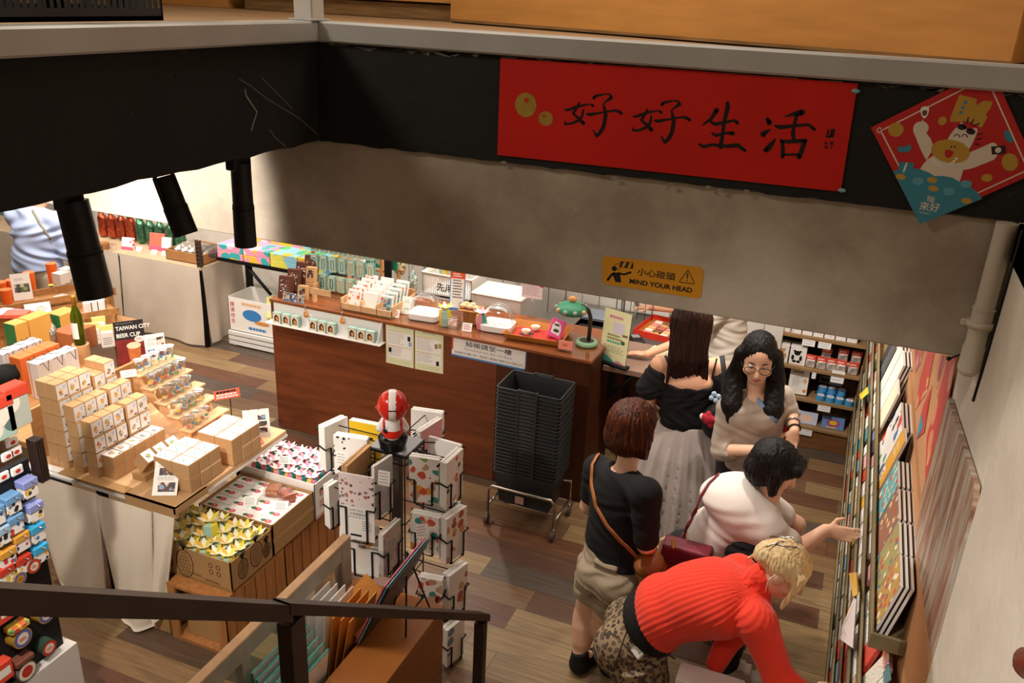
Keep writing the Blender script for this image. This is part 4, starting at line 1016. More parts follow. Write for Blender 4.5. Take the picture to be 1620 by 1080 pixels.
# yellow and green boxes, brown box, small packs (behind the bags)
x0, x1, y0, y1 = hexpx((3, 511), (24, 514), (52, 502), 1.12)
simple_box('gift_box', 'yellow gift box with a green end panel, left one of the pair', 'box', x0, x1, y0, (y0 + y1) / 2 + .02, TZ, 1.12, YEL, GRN)
simple_box('gift_box', 'yellow gift box standing right behind the green-ended one', 'box', x0, x1, (y0 + y1) / 2 + .03, y1 + .12, TZ, 1.12, YEL)
x0, x1, y0, y1 = hexpx((84, 524), (106, 528), (114, 516), 0.98)
simple_box('gift_box', 'reddish brown box behind the white bags, left of the green bottle', 'box', x0 - .02, x1 + .03, y0, y1 + .1, TZ, 0.98, BROWNB)
p = at(60, 505, Z=1.0)
simple_box('gift_box', 'small yellow box with green stripe behind the yellow pair', 'box', p.x - .06, p.x + .07, p.y + .12, p.y + .28, TZ, 1.0, YEL, GRN)
for i, (px, py, m_, nm) in enumerate(((20, 492, PINK, 'pink'), (36, 497, CORAL, 'coral red'), (8, 503, CORAL, 'light red'))):
 p = at(px, py, Z=1.06); b = B(); b.bx(-.12, .12, -.055, .055, 0, .03, m_, .004); b.bx(-.10, -.03, -.056, .056, .0301, .0306, PAPER)
 o = b.build('flat_packet'); o.location = (p.x, p.y + .02 * i, 1.03 + .031 * (i == 2)); o.rotation_euler = (0, 0, .3 + .1 * i); tag(o, '%s flat packet on the stand at the far left table' % nm, 'packet')
b = B(); p = at(20, 500, Z=1.0); b.bx(p.x - .13, p.x + .13, p.y - .12, p.y + .02, TZ, 1.029, OAK, .003); tag(b.build('packet_stand'), 'wooden stand under the pink and red flat packets', 'stand')
SILVER = mat('silver_foil', '#b9b3ab', 0.25, 0.8, var=0.25, scale=14, bump=0.6, bscale=18)
p = at(76, 518, Z=1.0)
t = thing('foil_packet', 'crumpled clear and brown packet in front of the brown box', 'packet', (p.x, p.y, TZ))
soft('packet', t, SILVER, [('e', (p.x, p.y, TZ + .12), (.07, .05, .11))], .012, .02, lambda x, y, z: .006 * np.sin(60 * x + 20 * z) * np.sin(47 * y + 31 * z))
# bottle
BG = mat('bottle_green', '#5f7416', 0.05, trans=0.75, ior=1.3); FOIL = mat('gold_foil_cap', '#c39a3e', 0.35, 0.6)
p = at(127, 544, Z=0.95)
t = thing('wine_bottle', 'green glass bottle with a gold foil neck on a small round table block', 'bottle', (p.x, p.y, 0.95))
b = B(); b.lathe([(0, 0), (.035, 0), (.038, .006), (.038, .19), (.036, .215), (.024, .25), (.0155, .275), (.0145, .30)], BG, 28); b.build('glass_body', t)
b = B(); b.lathe([(.0152, .285), (.0156, .335), (.0165, .336), (.0165, .348), (.015, .35), (0, .35)], FOIL, 20); b.build('foil_neck', t)
b = B(); vs = []
for i in range(13):
 a = math.radians(-160 + i * 10)
 for z in (.05, .165): vs.append((.0386 * math.cos(a), .0386 * math.sin(a), z))
b.add(vs, [(2 * i, 2 * i + 2, 2 * i + 3, 2 * i + 1) for i in range(12)], PAPER, True); b.build('label', t)
b = B(); b.cyl((0, 0, TZ), (0, 0, .95), .055, .055, KRAFT, 24); o = b.build('display_block'); o.location = (p.x, p.y, 0); tag(o, 'round kraft block under the green glass bottle', 'block')
# clear bags with yellow tops
for i, (px, py) in enumerate(((150, 545), (172, 549), (160, 535))):
 p = at(px, py, Z=TZ); t = thing('clear_bag', 'clear bag with a pale yellow header card beside the bottle, %s of three' % ('left', 'right', 'rear')[i], 'bag', (p.x, p.y, TZ), 50)
 b = B(); b.bx(-.045, .045, -.02, .02, 0, .13, mat('cloudy_plastic', '#e9e2da', .3), .012); b.build('bag', t)
 b = B(); b.bx(-.046, .046, -.008, .008, .13, .17, mat('pale_yellow_card', '#e8e58a', .6), .002); b.build('header_card', t)
 b = B(); b.lines(-.03, .035, [.03, .045, .06, .075], .006, GREYP, frame((0, -.0206, 0), (1, 0, 0), (0, 0, 1))); b.build('print', t)
# wooden trays with orange cups, white boxes
for i, (nl, nr, fr, z_, nm) in enumerate((((-5, 505), (12, 497), (115, 455), 1.02, 'upper'), ((50, 515), (78, 508), (118, 485), 0.95, 'lower'))):
 p = at(60, 478 if i == 0 else 498, Z=z_); t = thing('wooden_tray', 'pale wooden %s display tray on the far left table' % nm, 'tray', (p.x - .1 + .15 * i, p.y + .12 * (1 - i) , TZ), 62)
 hh = z_ - TZ; b = B(); b.bx(-.42, .5, -.13, .13, hh - .05, hh - .038, OAK); b.build('bottom', t)
 for y in (-.13, .122): b = B(); b.bx(-.42, .5, y, y + .008, hh - .05, hh + .012, OAK, .002); b.build('side', t)
 b = B(); b.bx(-.40, .48, -.11, .11, 0, hh - .05, OAK); b.build('support', t)
for i, (px, py, h_) in enumerate(((5, 470, .13), (22, 466, .13), (50, 458, .15), (85, 445, .16), (12, 476, .1))):
 p = at(px, py, Z=1.0); t = thing('paper_cup', 'tall orange paper canister, %s from the left on the far tray' % ORD[i], 'canister', (p.x, p.y, .985), 0, 'orange canisters')
 b = B(); b.cyl((0, 0, 0), (0, 0, h_), .034, .04, mat('orange_canister', '#ee6a24', .45), 20); b.build('body', t)
 b = B(); b.cyl((0, 0, h_), (0, 0, h_ + .008), .041, .041, ORB, 20); b.build('lid', t)
for i, (px, py, z_) in enumerate(((103, 443, .985), (98, 447, 1.07), (107, 440, 1.07), (100, 484, .91))):
 p = at(px, py, Z=z_); simple_box('gift_box', 'square grey-white box, %s by the large spotlight' % ('lower left', 'upper left', 'upper right', 'front')[i], 'box', p.x - .045, p.x + .045, p.y - .045, p.y + .045, z_, z_ + .085, mat('pale_grey_card', '#d9d3ca', .6))
standing_card('photo_card', 'white photo card leaning among the orange canisters', 'card', tuple(at(38, 474, Z=1.0)), .13, .20, 55, 15, lambda b, w_, h_: (b.rect(-w_ * .38, w_ * .4, h_ * .28, h_ * .6, art('green_photo', '#5c5748', ['#8fa06a', '#c9c3b0', '#3c3a38', '#6a7d4c'], 40, .6), None, .0005), b.lines(-w_ * .3, w_ * .2, [h_ * .8, h_ * .75], h_ * .015, GREYP, None, .0005)))
standing_card('postcard', 'white card with a pale flower drawing lying in the lower tray', 'card', tuple(at(62, 497, Z=.96)), .17, .1, 55, 50, lambda b, w_, h_: b.disc(.02, h_ * .4, w_ * .22, h_ * .3, art('flower_print', '#f0e4dc', ['#e8b7a4', '#9fc0b4', '#d9cfc0'], 60, .5), None, .0005))
for i, px in enumerate((139, 149, 161)):
 p = at(px, 491 - i * 2, Z=.97); t = thing('white_pouch', 'white pouch with a dark band, %s of three behind the bottle' % ('left', 'middle', 'right')[i], 'pouch', (p.x, p.y, .95), 60)
 b = B(); b.bx(-.03, .03, -.02, .02, 0, .09, PAPER, .01); b.build('pouch', t); b = B(); b.bx(.022, .027, -.0205, .0205, .002, .085, BLACKP); b.build('band', t)
b = B(); p = at(150, 492, Z=.95); b.bx(-.13, .13, -.035, .035, TZ - p.z, 0, OAK, .003); o = b.build('pouch_block'); o.location = p; o.rotation_euler = (0, 0, 1.05); tag(o, 'wooden block carrying the white pouches', 'block')
t = thing('toy_figure', 'tiny blue and yellow toy figure before the grey-white boxes', 'toy', tuple(at(82, 459, Z=1.0)))
b = B(); b.ell((0, 0, .02), (.014, .014, .02), mat('toy_blue', '#2f3c6b', .5), 10); b.build('body', t); b = B(); b.cyl((0, 0, .04), (0, 0, .046), .02, .02, mat('toy_yellow', '#e8d34a', .5), 14); b.build('hat', t)
# ------------------------------------------------------------------ cartons and crates under the right side of the table
CRATE = mat('crate_wood', '#a9713f', 0.6, var=0.16, scale=4, stretch=(10, 10, 1))
def open_carton(name, label, x0, x1, y0, y1, z0, z1, m, paint=None, inner=None):
 t = thing(name, label, 'carton', ((x0 + x1) / 2, (y0 + y1) / 2, z0)); hx, hy, h = (x1 - x0) / 2, (y1 - y0) / 2, z1 - z0
 b = B(); b.bx(-hx, hx, -hy, hy, 0, 0.006, m); w_ = 0.006
 b.bx(-hx, hx, -hy, -hy + w_, 0, h, m).bx(-hx, hx, hy - w_, hy, 0, h, m).bx(-hx, -hx + w_, -hy, hy, 0, h, m).bx(hx - w_, hx, -hy, hy, 0, h, m)
 b.build('carton_body', t)
 if paint: b = B(); paint(b, hx, hy, h); b.build('print', t)
 return t
def fill(b, t):
 o = b.build('packing_layer', t); o.matrix_parent_inverse = Matrix.Translation(-t.location)
DOOD = mat('marker_line', '#3a2a18', 0.7)
def pineapple(b, cx, cy, s, M):
 for k in range(9):
  a = math.radians(50 + k * 10); b.stroke([(cx, cy + s * .5), (cx + s * .35 * math.cos(a), cy + s * (.55 + .4 * math.sin(a)))], .0045, DOOD, M, .0006)
 n = 22; b.stroke([(cx + s * .32 * math.cos(2 * math.pi * i / n), cy + s * .5 * math.sin(2 * math.pi * i / n)) for i in range(n + 1)], .0055, DOOD, M, .0006)
 for i in range(-2, 3):
  for j in range(-3, 4):
   x = cx + i * s * .11 + (j % 2) * s * .05; y = cy + j * s * .13
   if ((x - cx) / (s * .29)) ** 2 + ((y - cy) / (s * .46)) ** 2 < .85: b.stroke([(x - .006, y), (x + .005, y + .004), (x + .005, y - .006), (x - .005, y - .007)], .0028, DOOD, M, .0006)
def paint_pine(b, hx, hy, h):
 M = frame((0, -hy - .0004, 0), (1, 0, 0), (0, 0, 1))
 pineapple(b, -hx * .72, h * .55, .085, M); pineapple(b, -hx * .05, h * .5, .17, M); pineapple(b, -hx * .42, h * .42, .07, M)
 for i, (x, y) in enumerate(((.55, .72), (.72, .72), (.55, .5), (.72, .5))): b.stroke([(hx * x + .012 * math.cos(a), h * y + .014 * math.sin(a)) for a in [k * .7 for k in range(10)]], .004, DOOD, M, .0006)
 b.text('TAIWAN', hx * .0, h * .2, .022, DOOD, M, .0006); b.text('ORIGINAL', hx * .38, h * .13, .022, DOOD, M, .0006)
 M2 = frame((hx + .0004, 0, 0), (0, 1, 0), (0, 0, 1)); pineapple(b, -hy * .45, h * .5, .12, M2); pineapple(b, hy * .2, h * .6, .15, M2); pineapple(b, hy * .7, h * .45, .09, M2)
 TAPE = mat('carton_tape', '#9b7748', .35); b.rect(-hx, hx, h * .0, h * .1, TAPE, M, .0003)
ZC = 0.36
pc_ = open_carton('pineapple_carton', 'open brown carton drawn with black pineapples, nearest under the table edge', -3.17, -2.60, 2.865, 3.205, ZC, 0.545, CARTON, paint_pine)
sc__ = open_carton('snack_carton', 'brown carton of white and red packs behind the pineapple carton', -3.10, -2.60, 3.215, 3.60, ZC, 0.56, CARTON, lambda b, hx, hy, h: b.rect(-hy, hy, h * .42, h * .55, mat('clear_tape', '#b8935f', .3), frame((hx + .0004, 0, 0), (0, 1, 0), (0, 0, 1)), .0004))
def paint_white(b, hx, hy, h):
 M = frame((hx + .0005, 0, 0), (0, 1, 0), (0, 0, 1)); b.rect(-hy, hy, 0, h, PAPER, M, 0); b.text('鶴', -hy * .75, h * .58, .06, REDP, M, .0006); b.text('岡', -hy * .75, h * .25, .06, REDP, M, .0006)
 n = 18; b.stroke([(hy * .35 + .05 * math.cos(2 * math.pi * i / n), h * .55 + .05 * math.sin(2 * math.pi * i / n)) for i in range(n + 1)], .005, BLUEP, M, .0006); b.rect(-hy, hy, h * .03, h * .06, REDP, M, .0006); b.rect(hy * .1, hy * .4, h * .85, h * .93, BLACKP, M, .0006)
hc_ = open_carton('peach_carton', 'white printed carton of pink packs at the far end of the row', -3.13, -2.595, 3.61, 3.95, ZC, 0.60, PAPER, paint_white)
# paper pineapple boxes with leaf crowns
def crown_box(nm, cat, m, m_leaf, h=.11, r=.035, group=None):
 t = thing(nm, '', cat, (0, 0, 0), 0, group)
 b = B(); n = 6
 prof = [(r * .85, 0), (r * 1.08, h * .45), (r * .95, h * .85), (r * .35, h)]
 for i in range(len(prof) - 1):
  (r0, z0), (r1, z1) = prof[i], prof[i + 1]
  for j in range(n):
   a, c = 2 * math.pi * j / n, 2 * math.pi * (j + 1) / n
   b.add([(r0 * math.cos(a), r0 * math.sin(a), z0), (r0 * math.cos(c), r0 * math.sin(c), z0), (r1 * math.cos(c), r1 * math.sin(c), z1), (r1 * math.cos(a), r1 * math.sin(a), z1)], [(0, 1, 2, 3)], m[j % len(m)])
 b.add([(r * .85 * math.cos(2 * math.pi * j / n), r * .85 * math.sin(2 * math.pi * j / n), 0) for j in range(n)], [tuple(range(n))[::-1]], m[0]); b.build('body', t)
 b = B()
 for j in range(7):
  a = 2 * math.pi * j / 7; ca, sa = math.cos(a), math.sin(a); L_ = r * 1.5; k = r * .42
  b.add([(0, 0, h * .93), (ca * L_ * .5 - sa * k, sa * L_ * .5 + ca * k, h * 1.09), (ca * L_, sa * L_, h * 1.24), (ca * L_ * .5 + sa * k, sa * L_ * .5 - ca * k, h * 1.09)], [(0, 1, 2, 3)], m_leaf[j % len(m_leaf)])
  b.add([(0, 0, h * .93), (ca * L_ * .5 - sa * k, sa * L_ * .5 + ca * k, h * 1.088), (ca * L_, sa * L_, h * 1.239), (ca * L_ * .5 + sa * k, sa * L_ * .5 - ca * k, h * 1.088)], [(3, 2, 1, 0)], m_leaf[j % len(m_leaf)])
 b.build('leaf_crown', t); return t
PY = mat('pine_yellow', '#e6d84a', .5); PGR = mat('pine_green', '#4fae5a', .5); PTE = mat('pine_mint', '#a9cfc0', .5); PCR = mat('pine_cream', '#f2ecd2', .5); PAM = mat('pine_amber', '#e3b13e', .5)
cb = crown_box('pineapple_cake_box', 'box', [PY, PGR, PCR, PAM, PTE, PY], [PCR, PY, PCR, PAM], group='pineapple-shaped cake boxes'); first_ = True; rr = random.Random(2)
for j in range(4):
 for i in range(7):
  p = (-3.115 + i * .0775 + rr.uniform(-.004, .004), 2.915 + j * .079 + rr.uniform(-.004, .004), ZC + .007 + (.075 if (i + j) % 2 == 0 else .06) - .0)
  lab = 'green and yellow pineapple-shaped paper box, %s row of the carton, %s from its left' % (('front', 'second', 'third', 'back')[j], ORD[i])
  if first_: cb.location = p; cb['label'] = lab; first_ = False
  else: dup(cb, p, rr.uniform(0, 60), lab)
b = B(); b.bx(-3.155, -2.615, 2.875, 3.195, ZC + .006, ZC + .060, mat('box_layer', '#8a8f3c', .8)); fill(b, pc_)
t2 = dup(cb, (-2.86, 3.03, .50), 20, 'tall pineapple-shaped paper box standing on top of the others in the carton'); t2.scale = (1.25, 1.25, 1.2)
# white red packs
WP = art('pack_print', '#efe6dc', ['#c8363c', '#2f7a4f', '#d65a4e', '#efe6dc'], 17, .42)
wb = thing('cake_pack', '', 'pack', (0, 0, 0), 0, 'white packs with red and green pineapples'); b = B(); b.bx(-.06, .06, -.036, .036, 0, .06, PAPER, .004); b.build('pack', wb)
b = B(); b.disc(-.02, 0, .02, .013, mat('pack_green', '#2f7a4f', .5), None, .0606, 10); b.disc(.008, 0, .022, .016, mat('pack_red', '#cf4450', .5), None, .0607, 14); b.lines(.0, .02, [-.004, .003], .003, PAPER, None, .0612); b.build('print', wb)
first_ = True
for j in range(5):
 for i in range(4):
  p = (-3.035 + i * .122, 3.258 + j * .0745, .485 - .0); lab = 'white cake pack with red pineapple, row %s of the brown carton, %s from the left' % (('one', 'two', 'three', 'four', 'five')[j], ORD[i])
  if first_: wb.location = p; wb['label'] = lab; first_ = False
  else: dup(wb, p, 0, lab)
b = B(); b.bx(-3.09, -2.61, 3.225, 3.59, ZC + .006, .484, PAPER); fill(b, sc__)
for i, (x, y, m_) in enumerate(((-2.80, 3.50, mat('brown_sweet', '#a86a42', .5, var=.2, scale=30)), (-2.70, 3.49, art('red_wrap', '#a8503f', ['#2c4a52', '#c99066', '#7a2f2a'], 60, .4)))):
 t = thing('sample_bag', ('clear bag with a brown sweet', 'small red-brown patterned bag with clips')[i] + ' on top of the white packs', 'bag', (x, y, .546), 20 + 40 * i)
 b = B(); b.bx(-.04, .04, -.045, .045, 0, .05, m_, .012); b.build('contents', t); b = B(); b.bx(-.05, .045, -.055, .05, 0.001, .058, CLEAR, .012); b.build('clear_wrap', t)
for i, (x, y) in enumerate(((-2.845, 3.335), (-2.66, 3.37))):
 standing_card('label_tag', 'small printed tag %s on the white packs' % ('lying at the near side', 'clipped at the right')[i], 'tag', (x, y, .548), .075, .06, 25, 60, lambda b, w_, h_: b.lines(-w_ * .4, w_ * .4, [h_ * .75, h_ * .55, h_ * .35, h_ * .15], h_ * .07, GREYP, None, .0005))
# pink packs
PK = mat('pink_pack', '#e88fa6', .5); PT = mat('teal_pack', '#3f9f95', .5); PYl = mat('yellow_pack', '#e6cf54', .5)
pk = crown_box('peach_cake_box', 'box', [PK, PAPER, PK, PYl, PK, PT], [PAPER, PAPER, PK], h=.10, r=.034, group='pink peach cake boxes'); first_ = True
for j in range(4):
 for i in range(6):
  p = (-3.05 + i * .080 + rr.uniform(-.004, .004), 3.665 + j * .076, .505 + rr.uniform(0, .012)); lab = 'pink and white paper box, %s row of the white carton, %s from the left' % (('front', 'second', 'third', 'back')[j], ORD[i])
  if first_: pk.location = p; pk['label'] = lab; first_ = False
  else: dup(pk, p, rr.uniform(0, 60), lab)
b = B(); b.bx(-3.12, -2.605, 3.62, 3.94, ZC + .006, .504, PK); fill(b, hc_)
standing_card('label_tag', 'little white tag on the pink boxes', 'tag', (-2.86, 3.69, .63), .07, .05, 20, 50, lambda b, w_, h_: b.lines(-w_ * .4, w_ * .4, [h_ * .7, h_ * .45, h_ * .2], h_ * .09, GREYP, None, .0005))
# slatted crates carrying the cartons
def slat_crate(label, x0, x1, y0, y1, h):
 t = thing('wooden_crate', label, 'crate', ((x0 + x1) / 2, (y0 + y1) / 2, 0)); hx, hy = (x1 - x0) / 2, (y1 - y0) / 2
 B().bx(-hx, hx, -hy, hy, h - .018, h, CRATE).build('top_board', t); B().bx(-hx, hx, -hy, hy, 0, .02, CRATE).build('bottom_board', t)
 n = max(2, round((y1 - y0) / .085)); st = (y1 - y0) / n
 for i in range(n):
  B().bx(hx - .016, hx, -hy + i * st + .004, -hy + (i + 1) * st - .004, .02, h - .018, CRATE, .002).build('slat', t)
 for x in (-hx, hx - .05): B().bx(x, x + .05, -hy, -hy + .018, .02, h - .018, CRATE, .002).build('post', t)
 return t
slat_crate('slatted wooden crate under the pineapple carton', -2.97, -2.60, 2.79, 3.30, ZC - .001)
slat_crate('slatted wooden crate under the white and pink cartons', -3.05, -2.62, 3.32, 3.92, ZC - .001)
simple_box('moving_carton', 'closed brown carton with red handling marks inside the near crate', 'carton', -2.90, -2.68, 2.835, 3.2, .021, .31, CARTON)
b = B(); M = frame((-2.79, 2.8342, .02), (1, 0, 0), (0, 0, 1))
for i in range(3): b.stroke([(-.05 + i * .035, .24), (-.025 + i * .035, .24), (-.025 + i * .035, .205), (-.05 + i * .035, .205), (-.05 + i * .035, .24)], .0016, REDP, M); b.disc(-.037 + i * .035, .222, .008, .006, REDP, M, 0, 8)
o = b.build('handling_marks'); par = [q for q in bpy.data.objects if q.name.startswith('moving_carton')][0]; o.parent = par; o.matrix_parent_inverse = Matrix.Translation(-par.location)
t_ = simple_box('moving_carton', 'brown carton on the floor left of the near crate, behind the hanging cloth', 'carton', -3.30, -3.0, 2.80, 3.15, 0.001, .27, CARTON)
b = B(); M = frame((0, -.1757, 0), (1, 0, 0), (0, 0, 1)); b.stroke([(-.1, .2), (.02, .2), (.02, .16), (-.1, .16), (-.1, .2)], .002, REDP, M); b.disc(-.01, .18, .014, .008, REDP, M, 0, 8); b.build('red_print', t_)
b = B(); b.bx(-3.42, -3.06, 2.87, 3.2, .275, ZC - .002, CARTON); tag(b.build('carton_support'), 'brown carton under the left end of the pineapple carton', 'carton')
# ------------------------------------------------------------------ service counter
CW = mat('counter_wood', '#6e3a20', 0.38, var=0.22, scale=2.2, stretch=(1.2, 1, 9)); CWD = mat('counter_wood_dark', '#4a2715', 0.4, var=0.2, scale=2.2, stretch=(9, 1, 1.2)); CTOP = mat('counter_top_wood', '#8a4f2c', 0.25, var=0.15, scale=2.5, stretch=(1.2, 9, 1))
CY, CZ, CX0, CX1 = 5.03, 1.09, -3.93, -1.385
t = thing('service_counter', 'long reddish brown wooden service counter', 'counter', (-2.66, 5.3, 0)); o_ = T(2.66, -5.3, 0)
b = B(o_); b.bx(CX0, -2.06, CY, CY + .02, 0.005, CZ - .025, CW).bx(CX0, CX0 + .02, CY + .02, 5.62, .005, CZ - .025, CW); b.build('front_panel', t)
b = B(o_); b.bx(-2.058, CX1, CY, CY + .02, 0.005, CZ - .025, CWD).bx(CX1 - .02, CX1, CY + .02, 5.62, .005, CZ - .025, CWD); b.build('dark_panel', t, label='darker brown counter panel')
b = B(o_); b.bx(CX0 - .005, CX1 + .005, CY - .012, 5.62, CZ - .025, CZ, CTOP, .004); b.build('counter_top', t)
b = B(o_); b.bx(-2.95, CX1 + .004, CY - .016, CY + .42, CZ + .0005, CZ + .006, glass('counter_glass', (.985, .995, .99), .95, .02)); b.build('glass_sheet', t)
b = B(o_); b.bx(CX0 + .03, CX1 - .03, 5.60, 5.62, .005, CZ - .03, CWD); b.build('back_panel', t)
WT = mat('worktop_brown', '#8a7060', 0.35, var=.1, scale=6)
t = thing('side_table', 'lower wall-hung worktop at the right end of the counter', 'worktop', (-1.0, 5.6, 0)); o_ = T(1.0, -5.6, 0)
B(o_).bx(-1.372, -.80, 5.27, 5.80, .93, .97, WT, .003).build('table_top', t)
b = B(o_); b.bx(-1.34, -1.30, 5.32, 5.36, .70, .93, BLACKM).tube([(-1.32, 5.34, .72), (-1.15, 5.34, .925)], .012, BLACKM, 6).bx(-1.34, -1.12, 5.32, 5.36, .905, .93, BLACKM); b.build('bracket', t)
for x in (-1.3, -.86): b = B(o_); b.bx(x - .02, x + .02, 5.72, 5.76, 0, .93, BLACKM); b.build('leg', t)
t = thing('back_counter', 'dark back worktop with a steel sink behind the service counter', 'worktop', (-2.0, 6.2, 0)); o_ = T(2.0, -6.2, 0); STEEL = mat('brushed_steel', '#a9a7a3', .28, .9, var=.08, scale=20, stretch=(1, 20, 1)); DKT = mat('dark_worktop', '#55524f', .4)
b = B(o_); b.bx(-2.11, -1.83, 5.83, 6.58, .88, .92, STEEL, .003).bx(-1.83, -1.46, 5.83, 5.88, .88, .92, STEEL).bx(-1.83, -1.46, 6.2, 6.58, .88, .92, STEEL).bx(-1.46, -.90, 5.83, 6.58, .88, .92, DKT, .003); b.build('worktop', t)
b = B(o_); b.bx(-1.83, -1.46, 5.88, 6.2, .74, .745, STEEL).bx(-1.835, -1.83, 5.88, 6.2, .74, .92, STEEL).bx(-1.46, -1.455, 5.88, 6.2, .74, .92, STEEL).bx(-1.83, -1.46, 5.875, 5.88, .74, .92, STEEL).bx(-1.83, -1.46, 6.2, 6.205, .74, .92, STEEL); b.build('sink_basin', t)
B(o_).bx(-2.11, -.90, 5.87, 6.56, 0, .73, CWD).build('cabinet', t)
PAN = mat('pale_wall_panel', '#d8d4cc', .6, var=.03, scale=3)
b = B()
for i in range(24):
 x = -3.9 + i * .15; b.bx(x + .003, x + .147, 6.60 + .012 * (i % 3 == 0), 6.66, 0, 2.78, PAN, .004)
struct('wall_panels', b, 'pale vertical boarding behind the counter', 'wall')
# posters on the counter front
f5, MC = plane2(CY - .0006)
def onfront(name, label, cat, corners, paint, base, Y0=CY - .0006):
 f, M = plane2(Y0); P = [f(*c) for c in corners]; b = B(); b.poly([P[3], P[2], P[1], P[0]], base, M, .001)
 o = Vector(P[3]); x = Vector(P[2]) - o; y = Vector(P[0]) - o
 paint(b, frame(M @ Vector((P[3][0], P[3][1], .0013)), (x.x, 0, x.y), (y.x, 0, y.y)), x.length, y.length); return tag(b.build(name), label, cat)
PGN = mat('pale_green_paper', '#e3e6bd', .6)
def paint_poster(k):
 def f(b, M, w_, h_):
  b.lines(w_ * .3, w_ * .75, [h_ * .9], h_ * .04, mat('pale_print', '#b9bd92'), M, 0, k, .05); b.rect(w_ * .06, w_ * .93, h_ * .46, h_ * .78, PAPER, M, 0); b.rect(w_ * .06, w_ * .93, h_ * .17, h_ * .42, PAPER, M, 0)
  b.lines(w_ * .08, w_ * .6, [h_ * .79, h_ * .425], h_ * .012, mat('print_pink', '#d5839a'), M, .0002, k, .05); b.lines(w_ * .08, w_ * .7, [h_ * (.74 - .04 * i) for i in range(7)] + [h_ * (.38 - .04 * i) for i in range(5)], h_ * .01, GREYP, M, .0002, k + 3, .3)
  for x, y, m_ in (((.78, .62, BLACKP), (.82, .5, LBLUE), (.1, .28, BLACKP)) if k == 0 else ((.72, .58, mat('print_brown', '#9b7767')), (.85, .6, mat('print_olive', '#a7a05c')), (.76, .17, BLACKP))): b.rect(w_ * x, w_ * (x + .1), h_ * y, h_ * (y + .11), m_, M, .0003)
  b.lines(w_ * .1, w_ * .9, [h_ * .1, h_ * .06], h_ * .008, mat('pale_print', '#b9bd92'), M, 0, k, .1)
 return f
onfront('notice', 'pale green printed notice on the counter front, left one of two', 'notice', [(610.5, 507), (654.5, 517), (654.5, 582.5), (611, 573)], paint_poster(0), PGN)
onfront('notice', 'pale green printed notice on the counter front, right one of two', 'notice', [(656.5, 518), (701.5, 526), (701, 591.5), (656.5, 583)], paint_poster(1), PGN)
def paint_check(b, M, w_, h_):
 b.rect(0, w_, h_ * .93, h_, mat('print_orange_red', '#e0583a'), M, 0); b.rect(0, w_, 0, h_ * .08, BLUEP, M, 0); b.rect(0, w_ * .02, h_ * .3, h_, mat('print_orange_red', '#e0583a'), M, 0); b.rect(w_ * .985, w_, 0, h_, mat('print_pale_blue', '#9db8d6'), M, 0)
 for txt, y, h, bold, wd in (('結帳請至一樓', .6, .27, .008, .62), ('Checkout on the 1st floor', .40, .15, 0, .66), ('お会計は1階です｜계산은 1층에서 해주시기 바랍니다', .17, .13, .005, .92)):
  v_, _ = text_mesh(txt, bold); w0 = max(a[0] for a in v_) - min(a[0] for a in v_); b.text(txt, w_ * .5 * (1), h_ * y, h_ * h, BLACKP if bold else GREYP, M, .0002, 'C', bold, sx=wd * w_ / (w0 * h_ * h))
onfront('checkout_sign', 'white sign about checkout on the 1st floor on the counter front', 'sign', [(715.5, 529), (833, 552.5), (831, 586.5), (714.5, 561.5)], paint_check, PAPER)
# white ledge with arched-window boxes
LY = CY - .0006
t = thing('wall_ledge', 'white ledge shelf fixed to the left end of the counter front', 'shelf', (-3.43, CY, .92)); o_ = T(3.43, -CY, -.92)
B(o_).bx(-3.90, -2.955, CY - .008, CY - .001, .925, 1.088, WHITEM, .002).build('back_plate', t)
B(o_).bx(-3.93, -2.935, CY - .085, CY - .001, .915, .925, WHITEM, .002).build('ledge', t)
b = B(o_); b.poly([(0, .925), (.08, .925), (.0, 1.085)], WHITEM, frame((-2.957, CY - .0085, 0), (0, -1, 0), (0, 0, 1)), .004); b.build('end_plate', t)
ARB = mat('arch_cream', '#e6dfcb', .6); TEAL = mat('box_teal', '#8fb7ad', .55); ARD = mat('arch_dark', '#3a2d22', .6); CHAR = mat('wood_charm', '#d6924e', .55)
ab = thing('gift_box', '', 'box', (0, 0, 0), 0, 'arched-window boxes on the white ledge')
b = B(); b.bx(-.034, .034, -.016, .016, 0, .088, TEAL, .002); b.build('carton', ab)
b = B(); M = frame((0, -.0163, 0), (1, 0, 0), (0, 0, 1)); b.rect(-.034, .034, 0, .088, ARB, M); b.poly([(-.02, .02), (.02, .02), (.02, .056), (0, .074), (-.02, .056)], ARD, M @ T(0, 0, .0003)); b.disc(.004, .04, .012, .017, CHAR, M, .0006, 12)
for x, y in ((-.027, .078), (.026, .08), (-.026, .01), (.027, .014)): b.disc(x, y, .005, .004, mat('print_sage', '#7d9c84'), M, .0003, 8)
b.build('window_card', ab)
first_ = True
for g, (px, py) in enumerate(((443, 505), (500, 519), (562, 531))):
 for k in range(3):
  p = at(px + k * 14 - 4, py, Y=CY - .06); lab = 'cream box with an arched window on the white ledge, %s group, %s box' % (('left', 'middle', 'right')[g], ('left', 'middle', 'right')[k])
  if first_: ab.location = (p.x, CY - .055, .9255); ab['label'] = lab; first_ = False
  else: dup(ab, (p.x, CY - .055, .9255), 0, lab)
